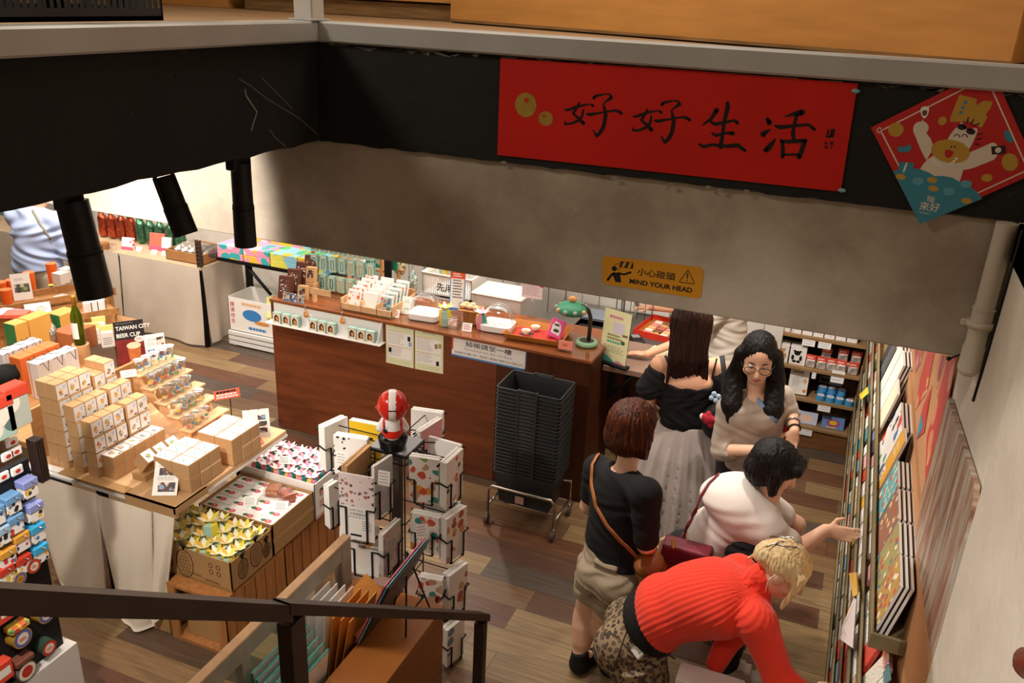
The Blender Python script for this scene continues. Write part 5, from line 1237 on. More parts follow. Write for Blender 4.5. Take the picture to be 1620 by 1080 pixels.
for i, (px, py) in enumerate(((481, 490), (539, 500))):
 p = at(px, py, Y=CY - .05); t = thing('keychain', 'wooden charm keychain hanging over the white ledge, %s one' % ('left', 'right')[i], 'keychain', (p.x, CY - .035, p.z))
 b = B(); b.tube([(0, .02, .03), (0, .0, .02), (0, 0, 0), (.003, 0, -.02)], .003, STEEL, 6); b.build('chain', t); b = B(); b.ell((0, 0, -.045), (.02, .01, .022), CHAR, 12); b.ell((0, 0, -.022), (.013, .009, .012), CHAR, 10); b.build('charm', t)
for i, (px, m_) in enumerate(((450, '#8f7c6a'), (461, '#3f5f86'), (473, '#a39a90'))):
 p = at(px, 474 + i * 3, Y=CY - .01); standing_card('photo_card', 'small photo card standing on the counter edge above the ledge, %s of three' % ('left', 'middle', 'right')[i], 'card', (p.x, CY + .004, CZ + .001), .055, .065, 0, 12, lambda b, w_, h_, m_=m_: (b.rect(-w_ * .48, w_ * .48, h_ * .1, h_ * .98, art('photo_' + m_[1:], m_, ['#d8cfc4', '#2c3440', m_], 50, .5, warp=.02), None, .0004), b.rect(-w_ * .48, w_ * .48, 0, h_ * .1, BLUEP, None, .0004)))
p = at(487, 490, Y=CY - .03); standing_card('price_card', 'plain white price card on the ledge between the box groups', 'price card', (p.x, CY - .02, .9256), .05, .10, 0, 6, lambda b, w_, h_: b.lines(-w_ * .4, w_ * .4, [h_ * .8, h_ * .6], h_ * .05, GREYP, None, .0004))
# chocolate boxes, kraft window boxes
CHOC = mat('chocolate_box', '#5d3427', .5); WIN = art('window_contents', '#3d2a22', ['#c9a08a', '#e0d2c2', '#8a4b34', '#b5766a'], 70, .45)
def window_box(name, label, x, y, z, m, w_=.085, d_=.07, h_=.17, tilt=0, rz=8):
 t = thing(name, label, 'box', M=T(x, y, z) @ RZ(rz) @ RX(-tilt)); b = B(); b.bx(-w_ / 2, w_ / 2, 0, d_, 0, h_, m, .003); b.build('carton', t)
 b = B(); M = frame((0, -.0005, 0), (1, 0, 0), (0, 0, 1)); b.rect(-w_ * .33, w_ * .33, h_ * .3, h_ * .82, WIN, M); b.build('window', t); return t
for k in range(4): window_box('chocolate_box', 'dark brown window box, %s from the front of the stepped row on the counter' % ORD[k], -3.84 + .0 * k + .02 * k, 5.07 + .085 * k, CZ + .002 + .035 * k, CHOC, .10, .06, .17 - .0 * k, 14)
simple_box('box_step', 'low dark step under the brown chocolate boxes', 'step', -3.90, -3.74, 5.165, 5.45, CZ + .0005, CZ + .03, CHOC)
window_box('cookie_box', 'small kraft window box standing in front of the mint packs', -3.70, 5.10, CZ + .002, KRAFT, .075, .05, .11, 12)
simple_box('box_step', 'tall kraft step behind the front kraft window box', 'step', -3.745, -3.665, 5.22, 5.29, CZ + .0005, CZ + .10, KRAFT)
window_box('cookie_box', 'kraft window box raised on a step beside the chocolate boxes', -3.705, 5.225, CZ + .103, KRAFT, .075, .05, .12, 10)
# rack of mint packs
MINT = mat('mint_card', '#a9cfc0', .55); STRAP = mat('dark_strap', '#24262c', .6); TAN = mat('tan_strap', '#c9935a', .55); GRYS = mat('grey_strap', '#6f7d86', .6)
t = thing('display_rack', 'wooden rack with hanging mint green packs on the counter', 'rack', (-3.5, 5.5, CZ)); rk = T(3.5, -5.5, -CZ)
for x in (-3.64, -3.19): b = B(rk); b.bx(x - .012, x + .012, 5.66, 5.69, CZ, CZ + .5, PLY, .002); b.build('post', t)
for z in (1.17, 1.31, 1.45): b = B(rk); b.bx(-3.80, -3.17, 5.40, 5.42, z, z + .012, OAK); b.build('rail', t)
b = B(rk); b.bx(-3.80, -3.17, 5.36, 5.69, CZ + .001, CZ + .018, OAK, .002); b.build('base', t)
for x in (-3.79, -3.18): b = B(rk); b.bx(x - .01, x + .01, 5.395, 5.425, CZ + .018, 1.52, OAK, .002); b.build('upright', t)
def strap_pack(m):
 t = thing('strap_pack', '', 'pack', (0, 0, 0), 0, 'mint packs on the counter rack'); b = B()
 for k in range(3): b.bx(-.029 + .003 * k, .029 + .003 * k, .010 * k, .010 * k + .004, -.12, 0, MINT, .001)
 b.build('card', t); b = B(); M = frame((0, -.0006, -.12), (1, 0, 0), (0, 0, 1)); b.stroke([(-.01, .02), (-.012, .06), (-.008, .095), (.008, .095), (.012, .06), (.01, .02), (-.01, .02)], .007, m, M); b.rect(-.012, .012, .1, .108, PAPER, M); b.build('strap', t); return t
sp_ = {k: strap_pack(m) for k, m in (('dark', STRAP), ('tan', TAN), ('grey', GRYS))}; seen_ = set()
for r_ in range(3):
 for c_ in range(7):
  k = 'tan' if c_ > 3 - (r_ == 0) else ('dark' if r_ == 0 else 'grey'); p = (-3.755 + .083 * c_ + .006 * (r_ == 0), 5.36 - .03 * (r_ == 0), 1.235 + .142 * r_ + .0); lab = 'mint pack with a %s strap, %s row of the rack, %s from the left' % (k, ('bottom', 'middle', 'top')[r_], ORD[c_])
  if k not in seen_: seen_.add(k); sp_[k].location = p; sp_[k]['label'] = lab
  else: dup(sp_[k], p, 0, lab)
# wooden box of white pouches
x0, x1, y0, y1 = -3.33, -2.90, 5.06, 5.42
t = thing('divided_tray', 'pale wooden divided box of fabric pouches on the counter', 'tray', (-3.1, 5.2, CZ)); o_ = T(3.1, -5.2, -CZ)
b = B(o_); b.bx(x0, x1, y0, y1, CZ + .007, CZ + .015, PLY); b.build('bottom', t)
for n_, (a, c, d, e, h) in (('side', (x0, x1, y0, y0 + .008, .055)), ('side', (x0, x1, y1 - .008, y1, .12)), ('end', (x0, x0 + .008, y0, y1, .09)), ('end', (x1 - .008, x1, y0, y1, .09)), ('divider', (-3.16, -3.152, y0, y1, .09)), ('divider', (-3.03, -3.022, y0, y1, .09))):
 b = B(o_); b.bx(a, c, d, e, CZ + .007, CZ + .007 + h, PLY, .002); b.build(n_, t)
POUCH = mat('white_pouch', '#f1ebe4', .7); prt = [art('pouch_peach', '#f3ece6', ['#e9a183', '#e0703f', '#cfa184'], 26, .4), art('pouch_white', '#f4f0ea', ['#6a6fb4', '#e8b454', '#f4f0ea', '#f4f0ea'], 24, .3), art('pouch_teal', '#9db7b6', ['#d2584e', '#48757c', '#e59a60', '#c9d2c8'], 34, .55)]
for c_ in range(3):
 for k in range(5):
  t = thing('fabric_pouch', '%s printed pouch, %s from the front in its tray compartment' % (('peach', 'white', 'teal')[c_], ORD[k]), 'pouch', M=T(-3.245 + .134 * c_, 5.085 + .058 * k, CZ + .016 + .012 * k) @ RX(-20)); b = B(); b.bx(-.055, .055, -.004, .012, 0, .145, POUCH, .006); b.build('pouch', t); b = B(); b.rect(-.047, .047, .01, .125, prt[c_] if k < 1 or c_ != 1 else prt[1], frame((0, -.0046, 0), (1, 0, 0), (0, 0, 1))); b.build('print', t)
p = at(632, 492, Z=CZ + .006); standing_card('leaflet', 'white leaflet with faint green print beside the tray of pouches', 'leaflet', (-2.86, 5.2, CZ + .007), .09, .13, 8, 22, lambda b, w_, h_: b.lines(-w_ * .25, w_ * .25, [h_ * .75, h_ * .65, h_ * .3, h_ * .25], h_ * .05, mat('faint_green', '#a9d6ae'), None, .0005))
p = at(508, 470, Y=5.12); b = B(); b.bx(-.09, .09, 0, .006, 0, .05, PLY, .002); b.bx(-.07, -.05, 0, .03, -.065, 0, PLY); o = b.build('wooden_plaque'); o.location = (-3.53, 5.10, CZ + .067); tag(o, 'blank pale wooden plaque left of the tray of pouches', 'plaque')
# hanging bag, pennant, nets
t = thing('hanging_bag', 'white drawstring bag with peach print hanging above the pouches', 'bag', tuple(at(569, 412, Y=5.60)))
q = t.location; soft('bag', t, art('peach_bag', '#f3ede8', ['#efc0ae', '#e8a08a', '#f3ede8'], 22, .4), [('e', (q.x, q.y, q.z - .03), (.055, .03, .10)), ('c', (q.x, q.y, q.z + .03), (q.x, q.y, q.z + .12), .04, .05)], .008, .02)
t = thing('pennant', 'green pennant with white characters hanging over the counter', 'pennant', tuple(at(600, 415, Y=5.62))); q = at(592, 419, Y=5.62)
b = B(); q0 = t.location; b.bx(-.12, .16, 0, .004, -.045, .16, mat('pennant_green', '#1f8f72', .6)); b.text('台灣 真', -.085, -.015, .05, PAPER, frame((0, -.0006, 0), (1, 0, 0), (0, 0, 1))); b.build('flag', t)
t = thing('black_cloth', 'black cloth bag hanging in front of the green pennant', 'bag', tuple(at(611, 420, Y=5.58))); B().bx(-.05, .045, 0, .012, -.10, .18, mat('black_fabric', '#121212', .9), .004).build('bag', t)
for i, (px, py, m_) in enumerate(((632, 420, art('net_cream', '#d9cfa8', ['#7d7a52', '#c07a4a', '#efe9cf'], 40, .5)), (653, 447, art('net_blue', '#a9bdb8', ['#5f8484', '#d6ded6', '#8a9d96'], 45, .5)))):
 p = at(px, py, Y=5.665); t = thing('net_bag', '%s net bag hanging by the rack post' % ('cream', 'blue-green')[i], 'bag', tuple(p)); soft('bag', t, m_, [('e', (p.x, p.y, p.z), (.055 - .01 * i, .03, .085)), ('c', (p.x, p.y, p.z + .06), (p.x, p.y, CZ + .515), .012, .006)], .008, .02)
b = B(); pa = at(557, 395, Y=5.68); b.cyl((-3.64, 5.675, CZ + .53), (-2.9, 5.675, CZ + .50), .008, .008, PLY, 8); b.cyl((-3.06, 5.675, CZ), (-3.06, 5.675, CZ + .53), .009, .009, PLY, 8); tag(b.build('hanging_bar'), 'pale wooden bar and post from which the bags hang', 'bar')
# white crate with sign
t = thing('plastic_crate', 'white slotted plastic crate with a handwritten sign behind the counter', 'crate', tuple(at(668, 462, Y=5.72)), 0)
t.location = (-3.0, 5.72, 1.075); crate(t, .42, .30, .18, mat('white_plastic', '#e9e5df', .5), 26, post=.0)
b = B(); M = frame((.21, -.006, .09), (1, 0, 0), (0, 0, 1)); b.text('先用區', -.085, -.035, .075, BLACKP, M, .0006, bold=.008); b.build('lettering', t)
t = thing('crate_stand', 'grey and white cabinet under the white crate', 'cabinet', (-2.8, 5.87, 0)); B().bx(-.26, .26, -.16, .18, 0, 1.072, mat('grey_cabinet', '#b9b2ab', .6), .004).build('body', t); B().bx(-.07, .1, -.164, -.16, .94, 1.06, mat('grey_drawer', '#8d8580', .5)).build('drawer', t)
t = thing('storage_box', 'pale grey lidded box behind the second clear dome', 'box', (-2.33, 5.78, .85)); B().bx(-.2, .2, -.15, .15, 0, .33, mat('grey_box', '#c9c4bd', .5), .01).build('body', t); B().bx(-.21, .21, -.16, .16, .33, .35, mat('grey_box', '#c9c4bd', .5), .008).build('lid', t)
t2 = thing('box_pedestal', 'pale pedestal under the grey lidded box', 'pedestal', (-2.33, 5.78, 0)); B().bx(-.2, .2, -.13, .15, 0, .849, PAN).build('body', t2)
t = thing('shelf_unit', 'white slotted shelf end beside the blue-edged sign', 'shelf', (-2.42, 6.22, 1.21)); B().bx(-.06, .35, -.2, .2, 0, .02, WHITEM).build('shelf', t); B().bx(-.06, .35, -.21, -.2, .0, .12, WHITEM).build('front', t)
for k in range(2): b = B(); b.bx(-.05, -.03, -.19 + .36 * k, -.17 + .36 * k, -1.21, 0, WHITEM); b.build('leg', t)
for i, px in enumerate((700, 712)):
 p = at(px, 434 + 3 * i, Y=5.85); c2_ = dup(cb, (p.x, 5.85, 1.22), 30 * i, 'pineapple-shaped paper box in the white crate, %s one' % ('left', 'right')[i]); c2_.scale = (.9, .9, .9)
def paint_blue(b, w_, h_):
 b.rect(-w_ * .5, w_ * .5, 0, h_, BLUEP, None, .0003); b.rect(-w_ * .44, w_ * .44, h_ * .06, h_ * .98, PAPER, None, .0006); b.rect(-w_ * .5, w_ * .5, h_ * .8, h_, mat('print_orange_red', '#e0583a'), None, .0009); b.lines(-w_ * .3, w_ * .36, [h_ * (.74 - .07 * i) for i in range(7)], h_ * .025, BLACKP, None, .0009); b.lines(-w_ * .3, w_ * .3, [h_ * .9, h_ * .85], h_ * .025, PAPER, None, .0012); b.disc(w_ * .25, h_ * .16, w_ * .12, h_ * .06, MOTIF, None, .0009)
sg1 = standing_card('price_sign', 'tall white sign with orange top and blue edge on the counter', 'sign', (-2.56, 5.42, CZ + .02), .115, .30, 10, 6, paint_blue)
b = B(); b.bx(-.06, .06, -.03, .03, 0, .018, CLEAR); o = b.build('foot', sg1); o.matrix_parent_inverse = sg1.matrix_world.inverted(); o.location = (-2.56, 5.42, CZ + .0005)
def dome(x, y, rz, label):
 t = thing('cake_dome', label, 'container', (x, y, CZ + .0065), rz); W_ = mat('white_glossy', '#f0eeec', .25)
 soft('tray', t, W_, [('f', lambda X, Y, Z: np.maximum(np.sqrt(np.maximum(np.abs(X - x) - .075, 0) ** 2 + np.maximum(np.abs(Y - y) - .055, 0) ** 2) - .035 - .1 * (Z - CZ), np.abs(Z - CZ - .033) - .025), (x - .12, y - .1, CZ), (x + .12, y + .1, CZ + .07)), ('e', (x, y, CZ + .085), (.098, .078, .055), {'cut': True, 'k': .01})], .006, .01)
 b = B(); n = 22; k = 10; vs = []
 for i in range(k + 1):
  ph = math.pi / 2 * i / k
  for j in range(n):
   th = 2 * math.pi * j / n; c, s = math.cos(th), math.sin(th); e = .45
   vs.append((.105 * math.copysign(abs(c) ** e, c) * math.cos(ph) ** .45, .085 * math.copysign(abs(s) ** e, s) * math.cos(ph) ** .45, .055 + .13 * math.sin(ph)))
 b.add(vs, [(i * n + j, i * n + (j + 1) % n, (i + 1) * n + (j + 1) % n, (i + 1) * n + j) for i in range(k) for j in range(n)], glass('dome_clear', (.97, .97, .97), .78, .06), True); b.build('clear_lid', t)
 b = B(); b.tube([(.108 * math.cos(a), -.02, .055 + .133 * math.sin(a)) for a in [math.pi * i / 12 for i in range(13)]], .005, glass('handle_clear', (.92, .94, .95), .5), 6); b.tube([(.108 * math.cos(a), .02, .055 + .133 * math.sin(a)) for a in [math.pi * i / 12 for i in range(13)]], .004, glass('handle_clear', (.92, .94, .95), .5), 6); b.build('lid_rim', t)
 b = B(); b.bx(-.065, .065, -.045, .045, .028, .034, art('confetti', '#e3eef0', ['#e98a8f', '#6fb8d8', '#f0b860', '#8fd0c0'], 60, .45)); b.build('napkin', t)
dome(-2.70, 5.21, 5, 'white tray with a clear dome lid beside the white leaflet'); dome(-2.15, 5.25, 5, 'white tray with a clear dome lid left of the red cloth tray')
t_ = dup(cb, (-2.515, 5.14, CZ + .0065), 20, 'yellow pineapple-shaped paper box on the counter between the dome and acrylic box'); t_.scale = (1.25, 1.25, 1.15)
simple_box('acrylic_box', 'little clear acrylic box on the counter front edge', 'box', -2.47, -2.395, 5.09, 5.16, CZ + .0065, CZ + .085, glass('acrylic_box', (.9, .89, .87), .7))
t = thing('cake_stand', 'square wooden stand with wrapped cakes on the counter', 'stand', (-2.37, 5.27, CZ + .0065), 8); B().bx(-.05, .05, -.04, .04, 0, .1, CRATE, .003).build('stem', t); B().bx(-.085, .085, -.07, .07, .1, .112, CRATE, .003).build('top', t)
for i in range(5):
 b = B(); b.ell((0, 0, .018), (.03, .024, .018), mat('wrapped_cake', '#d9b48a', .4, var=.2, scale=30), 10); o = b.build('wrapped_cake'); o.location = (-2.42 + .05 * (i % 3), 5.24 + .05 * (i // 3), CZ + .119); tag(o, 'wrapped cake on the square wooden stand, %s' % ('front left', 'front middle', 'front right', 'back left', 'back right')[i], 'cake', 'wrapped cakes on the stand')
t_ = dup(pk, (-2.26, 5.20, CZ + .0065), 0, 'pink and teal paper box right of the wooden cake stand'); t_.scale = (1.2, 1.2, 1.15)
for i, (px, py, yw, c_) in enumerate(((624, 502, 5, REDP), (674, 508, 5, BLUEP), (738, 524, 8, mat('print_pink', '#d5839a')))):
 p = at(px, py, Z=CZ + .007); standing_card('price_card', 'small price card on the counter edge, %s' % ('below the white leaflet', 'in front of the first dome', 'with pink print before the cake stand')[i], 'price card', (p.x, max(p.y, CY + .01), CZ + .007), .07, .06, yw, 25, lambda b, w_, h_, c_=c_: b.lines(-w_ * .38, w_ * .4, [h_ * .68, h_ * .45, h_ * .22], h_ * .13, c_, None, .0005))
# tea tray
t = thing('tea_tray', 'orange-brown wooden tray lined with red cloth', 'tray', (-1.85, 5.24, CZ + .0065), 4); TRW = mat('tray_wood', '#b8732e', .4, var=.12, scale=8)
b = B(); n4 = [(-.19, -.11), (.19, -.11), (.19, .14), (-.19, .14)]; n5 = [(-.215, -.14), (.215, -.14), (.215, .17), (-.215, .17)]
vs = [(x, y, 0) for x, y in n4] + [(x, y, .045) for x, y in n5] + [(x * .97, y * .96, .045) for x, y in n5] + [(x * .97, y * .95, .008) for x, y in n4]
b.add(vs, [(3, 2, 1, 0), (8 + 4, 13, 14, 15)] + [q for i in range(4) for q in ((i, (i + 1) % 4, 4 + (i + 1) % 4, 4 + i), (4 + i, 4 + (i + 1) % 4, 8 + (i + 1) % 4, 8 + i), (8 + i, 8 + (i + 1) % 4, 12 + (i + 1) % 4, 12 + i))], TRW); b.build('tray', t)
b = B(); b.rect(-.175, .175, -.1, .125, art('red_cloth', '#c0301f', ['#2c1712', '#a32619', '#c0301f', '#c0301f'], 14, .4, warp=.06), None, .0095); b.build('cloth', t)
for i, (px, py) in enumerate(((832, 525), (847, 519))):
 p = at(px, py + 3, Z=CZ + .02); t = thing('tea_cup', 'small white tea cup on the red tray cloth, %s' % ('left one', 'right one')[i], 'cup', (p.x, p.y, CZ + .0165)); b = B(); b.lathe([(.014, 0), (.016, .004), (.032, .034), (.030, .034), (.015, .008), (0, .008)], mat('white_glossy', '#f0eeec', .25), 20); b.build('cup', t); b = B(); b.disc(0, 0, .026, .026, mat('tea', '#c99c58', .1), None, .026); b.build('tea', t)
b = B(); b.bx(-.05, .05, -.018, .018, 0, .13, mat('hot_pink', '#ee5aa0', .45), .003); M = frame((0, -.0186, 0), (1, 0, 0), (0, 0, 1)); b.poly([(-.03, .03), (.03, .02), (.034, .06), (.02, .1), (-.02, .115), (-.035, .08)], PAPER, M); b.disc(-.005, .09, .02, .008, mat('dark_grey_print', '#4c4648'), M, .0004); b.disc(.002, .05, .021, .012, mat('dark_grey_print', '#4c4648'), M, .0004)
o = b.build('tea_box'); o.matrix_world = T(-1.735, 5.25, CZ + .02) @ RZ(8) @ RY(14) @ RX(-28); tag(o, 'bright pink box with a white and grey picture leaning in the tray', 'box')
t = thing('card_holder', 'clear holder of salmon pink cards at the counter front edge', 'card holder', (-1.595, 5.085, CZ + .0065), 4); B().bx(-.05, .05, -.02, .03, 0, .01, CLEAR).bx(-.05, .05, -.022, -.02, 0, .025, CLEAR).build('stand', t); b = B(M=RX(-10)); b.bx(-.047, .047, 0, .018, .01, .068, mat('salmon_card', '#ec8e76', .6)); b.lines(-.02, .02, [.045, .036], .005, mat('dark_salmon', '#b05d45'), frame((0, -.0005, 0), (1, 0, 0), (0, 0, 1))); b.build('cards', t)
# green lamp
LG = mat('lamp_green', '#3f8f6b', .3); LGP = mat('lamp_base_green', '#8fb892', .35); DK = mat('lamp_neck', '#34302a', .4)
t = thing('desk_lamp', 'green desk lamp with a round jewelled shade on the counter', 'lamp', (-1.50, 5.27, CZ + .0065))
b = B(); b.lathe([(0, 0), (.072, 0), (.078, .012), (.070, .03), (.055, .034), (.05, .03), (0, .028)], LGP, 28); b.build('base', t); b = B(); b.disc(0, 0, .052, .05, DK, None, .0325, 22); b.tube([(.01, .01, .03), (.012, .01, .12), (.01, .01, .2), (-.005, .0, .25), (-.04, -.01, .275), (-.08, -.02, .28)], .014, DK, 12); b.build('neck', t)
b = B(); b.lathe([(0, .295), (.05, .292), (.09, .275), (.107, .25), (.1, .225), (.08, .212), (0, .215)], LG, 30, T(-.115, -.02, 0)); b.build('shade', t)
b = B()
for k in range(10):
 a = 2 * math.pi * k / 10 + .2; b.ell((-.115 + .106 * math.cos(a), -.02 + .106 * math.sin(a), .25), (.016, .016, .016), PLY if k % 3 == 0 else mat('lamp_jewel', '#9aa59c', .3), 10)
b.build('jewels', t)
b = B(); b.ell((0, 0, .02), (.032, .016, .022), mat('toy_orange', '#e9a266', .5), 12)
for s in (-1, 1): b.cyl((.018 * s, 0, .03), (.022 * s, 0, .05), .008, .001, mat('toy_orange', '#e9a266', .5), 8)
o = b.build('cat_toy'); o.location = (-1.615, 5.25, CZ + .302); tag(o, 'small orange toy sitting on the green lamp shade', 'toy')
# acrylic sign in black foot on the side table
pl_, pr_2 = at(948, 566, Z=.99), at(989, 580, Z=.99)
def paint_menu(b, w_, h_):
 b.rect(-w_ / 2, w_ / 2, 0, h_, mat('pale_yellow_sheet', '#e9e6b4', .5), None, .0005); b.lines(-w_ * .3, w_ * .35, [h_ * .84], h_ * .05, mat('print_pink', '#d5839a'), None, .001); b.rect(-w_ * .12, w_ * .3, h_ * .56, h_ * .78, mat('pale_lilac', '#dcd3dd'), None, .0008)
 b.lines(-w_ * .3, w_ * .3, [h_ * .5, h_ * .44], h_ * .035, mat('print_olive2', '#8d8a5a'), None, .001); b.lines(-w_ * .3, w_ * .35, [h_ * .37], h_ * .04, mat('print_teal', '#4fb0a0'), None, .001); b.lines(-w_ * .4, w_ * .42, [h_ * (.3 - .035 * i) for i in range(4)], h_ * .01, GREYP, None, .001)
 b.poly([(-w_ / 2, 0), (w_ * .1, 0), (-w_ * .2, h_ * .1), (-w_ / 2, h_ * .16)], mat('print_teal', '#4fb0a0'), T(0, 0, .001)); b.poly([(w_ * .0, 0), (w_ * .5, 0), (w_ * .2, h_ * .06)], mat('print_pink', '#d5839a'), T(0, 0, .0012)); b.rect(w_ * .25, w_ * .45, h_ * .54, h_ * .58, mat('print_brown2', '#7a5f4d'), None, .001); b.disc(w_ * .3, h_ * .42, w_ * .08, h_ * .04, mat('print_dkgreen', '#44664a'), None, .001)
yw = math.degrees(math.atan2(pr_2.y - pl_.y, pr_2.x - pl_.x)); wl = (pr_2 - pl_).length
sg2 = standing_card('menu_stand', 'pale yellow printed sign in a black frame on the side worktop', 'sign', ((pl_.x + pr_2.x) / 2, (pl_.y + pr_2.y) / 2, .99), wl, .37, yw, 4, paint_menu, .006, BLACKM)
b = B(); b.bx(-wl / 2 - .02, wl / 2 + .02, -.03, .03, 0, .02, BLACKM, .004); o = b.build('foot', sg2); o.matrix_parent_inverse = sg2.matrix_world.inverted(); o.location = ((pl_.x + pr_2.x) / 2, (pl_.y + pr_2.y) / 2, .9705); o.rotation_euler = (0, 0, math.radians(yw))
b = B(); b.bx(-.12, .12, -.09, .09, 0, .012, mat('notebook_page', '#efe6c4', .6), .002); b.rect(-.1, .1, -.001, .001, GREYP, None, .0126); o = b.build('notebook'); o.location = (-1.03, 5.66, .9705); o.rotation_euler = (0, 0, -.2); tag(o, 'open cream notebook on the side worktop', 'notebook')
# notice on a clip stand
p = at(846, 516, Z=.925)
t = thing('clip_stand', 'pink-white written note held up on a clear clip stand behind the tray', 'note', (-1.99, 5.75, .9)); t.location = (-2.04, 5.72, CZ - .0); t.location = (-2.03, 5.60, CZ)
b = B(); b.lathe([(.03, 0), (.03, .004), (.012, .05), (.006, .12), (.006, .15)], CLEAR, 14); b.build('stand', t); b = B(); M = frame((0, -.004, .15), (1, 0, .02), (0, 0, 1)); b.rect(-.085, .075, 0, .115, mat('pinkish_paper', '#ecdde0', .6), M); b.rect(.075, -.085, 0, .115, mat('pinkish_paper', '#ecdde0', .6), M, -.001); b.lines(-.075, .065, [.095 - .012 * i for i in range(7)], .004, mat('print_mauve', '#a58a94'), M, .0005); b.poly([(.05, .1), (.08, .09), (.085, .115), (.055, .125)], REDP, M @ T(0, 0, .0006)); b.build('note', t)
# behind: wire rack, taps, candy tray, card terminal
t = thing('wire_rack', 'thin wire drying rack standing by the sink', 'rack', (-1.42, 6.40, .921)); b = B()
for i in range(5): b.tube([(-.12 + .06 * i, 0, 0), (-.12 + .06 * i, 0, .3), (-.12 + .06 * i, .08, .3)], .0025, BLACKM, 5)
for z in (.05, .15, .25): b.tube([(-.12, 0, z), (.12, 0, z)], .0025, BLACKM, 5)
b.build('wires', t)
t = thing('tap', 'curved chrome tap over the sink, topmost behind the sign', 'tap', (-1.53, 6.35, .921)); b = B(); b.cyl((0, 0, 0), (0, 0, .03), .03, .025, STEEL, 16); b.tube([(0, 0, .03), (0, -.01, .16), (.02, -.05, .25), (.07, -.12, .3), (.13, -.18, .28), (.16, -.2, .2)], .016, STEEL, 12); b.build('spout', t)
b = B(); b.bx(-.16, .16, -.11, .11, 0, .012, mat('grey_cloth_blue', '#8f99a6', .9), .005); o = b.build('folded_cloth'); o.location = (-1.72, 6.34, .921); tag(o, 'grey-blue folded cloth behind the sink', 'cloth')
t = thing('snack_tray', 'red-edged tray of wrapped sweets behind the counter', 'tray', (-1.13, 6.22, .921), -8); B().bx(-.2, .2, -.2, .2, 0, .012, TRW).build('bottom', t)
for nm, (a, c, d, e) in (('side', (-.2, .2, -.205, -.2)), ('side', (-.2, .2, .2, .205)), ('end', (-.205, -.2, -.2, .2)), ('end', (.2, .205, -.2, .2))): B().bx(a, c, d, e, 0, .05, mat('tray_red', '#cf3524', .5)).build(nm, t)
SW = [mat('sweet_' + c[1:], c, .4) for c in ('#d98a8a', '#c99a62', '#e8d9c8', '#7a4a34', '#e3b27a', '#b9655a')]
rr = random.Random(8); sw0 = thing('wrapped_sweet', '', 'sweet', (0, 0, 0), 0, 'wrapped sweets in the red-edged tray'); protoS = []
for k in range(6):
 b = B(); b.bx(-.03, .03, -.022, .022, 0, .022, SW[k], .005); o = b.build('wrapped_sweet'); protoS.append(o); o['category'] = 'sweet'; o['group'] = 'wrapped sweets in the red-edged tray'; o['label'] = 'wrapped sweet in the red-edged tray'; o.location = (-1.2 + .05 * k, 6.10, .934)
bpy.data.objects.remove(sw0)
for j in range(5):
 for i in range(5):
  o = protoS[(i + 2 * j) % 6]
  if j > 0 or i > 4: o = o.copy(); COL.objects.link(o)
  o.location = (-1.27 + .07 * i + .01 * j, 6.08 + .065 * j, .9345); o.rotation_euler = (0, 0, rr.uniform(-.5, .5))
  o['label'] = 'wrapped sweet in the red-edged tray, %s row, %s from the left' % (ORD[j], ORD[i])
bpy.data.objects.remove(protoS[5])
t = thing('card_reader', 'black card reader on the dark back worktop', 'card reader', (-1.30, 5.92, .921), 30); B().bx(-.045, .045, -.08, .08, 0, .035, BLACKM, .006).build('body', t); B().bx(-.03, .03, .0, .06, .035, .037, GREYP).build('screen', t)
# pale shelf with bright boxes and cartons left of the counter
t = thing('metal_table', 'black metal table under the bright snack boxes left of the counter', 'table', (-4.9, 6.4, 0)); o_ = T(4.9, -6.4, 0); B(o_).bx(-5.42, -4.05, 6.18, 6.625, .86, .89, BLACKM).build('top', t)
for x, y in ((-5.395, 6.60), (-4.075, 6.60)): b = B(o_); b.bx(x - .025, x + .025, y - .025, y + .025, 0, .86, BLACKM); b.build('leg', t)
b = B(o_); b.tube([(-5.1, 6.22, .84), (-4.85, 6.22, .6)], .015, BLACKM, 6); b.build('brace', t)
SNK = [art('snack_pink', '#ef9fc0', ['#f2c23e', '#3fb0b0', '#ef9fc0', '#f7d7e2'], 9, .55), art('snack_blue', '#8fd0e6', ['#e8e05a', '#4fc48a', '#8fd0e6', '#f0c23e'], 9, .55)]
for c_ in range(4):
 for k in range(2): simple_box('snack_box', '%s snack box, %s column, %s layer on the black table' % (('pink', 'pink', 'blue', 'blue')[c_], ORD[c_], ('lower', 'upper')[k]), 'box', -5.41 + .30 * c_, -5.12 + .30 * c_, 6.19, 6.45, .891 + .066 * k, .955 + .066 * k, SNK[c_ // 2], group='bright snack boxes')
for c_ in range(3): standing_card('display_card', '%s display box lid standing up behind the snack boxes' % ('pink left', 'pink and yellow', 'light blue')[c_], 'lid', (-5.2 + .36 * c_, 6.46, .891), .34, .30, 0, 8, lambda b, w_, h_, c_=c_: b.disc(0, h_ * .6, w_ * .25, h_ * .3, mat('snack_yellow', '#f2c832', .5), None, .0006), .004, SNK[0 if c_ < 2 else 1])
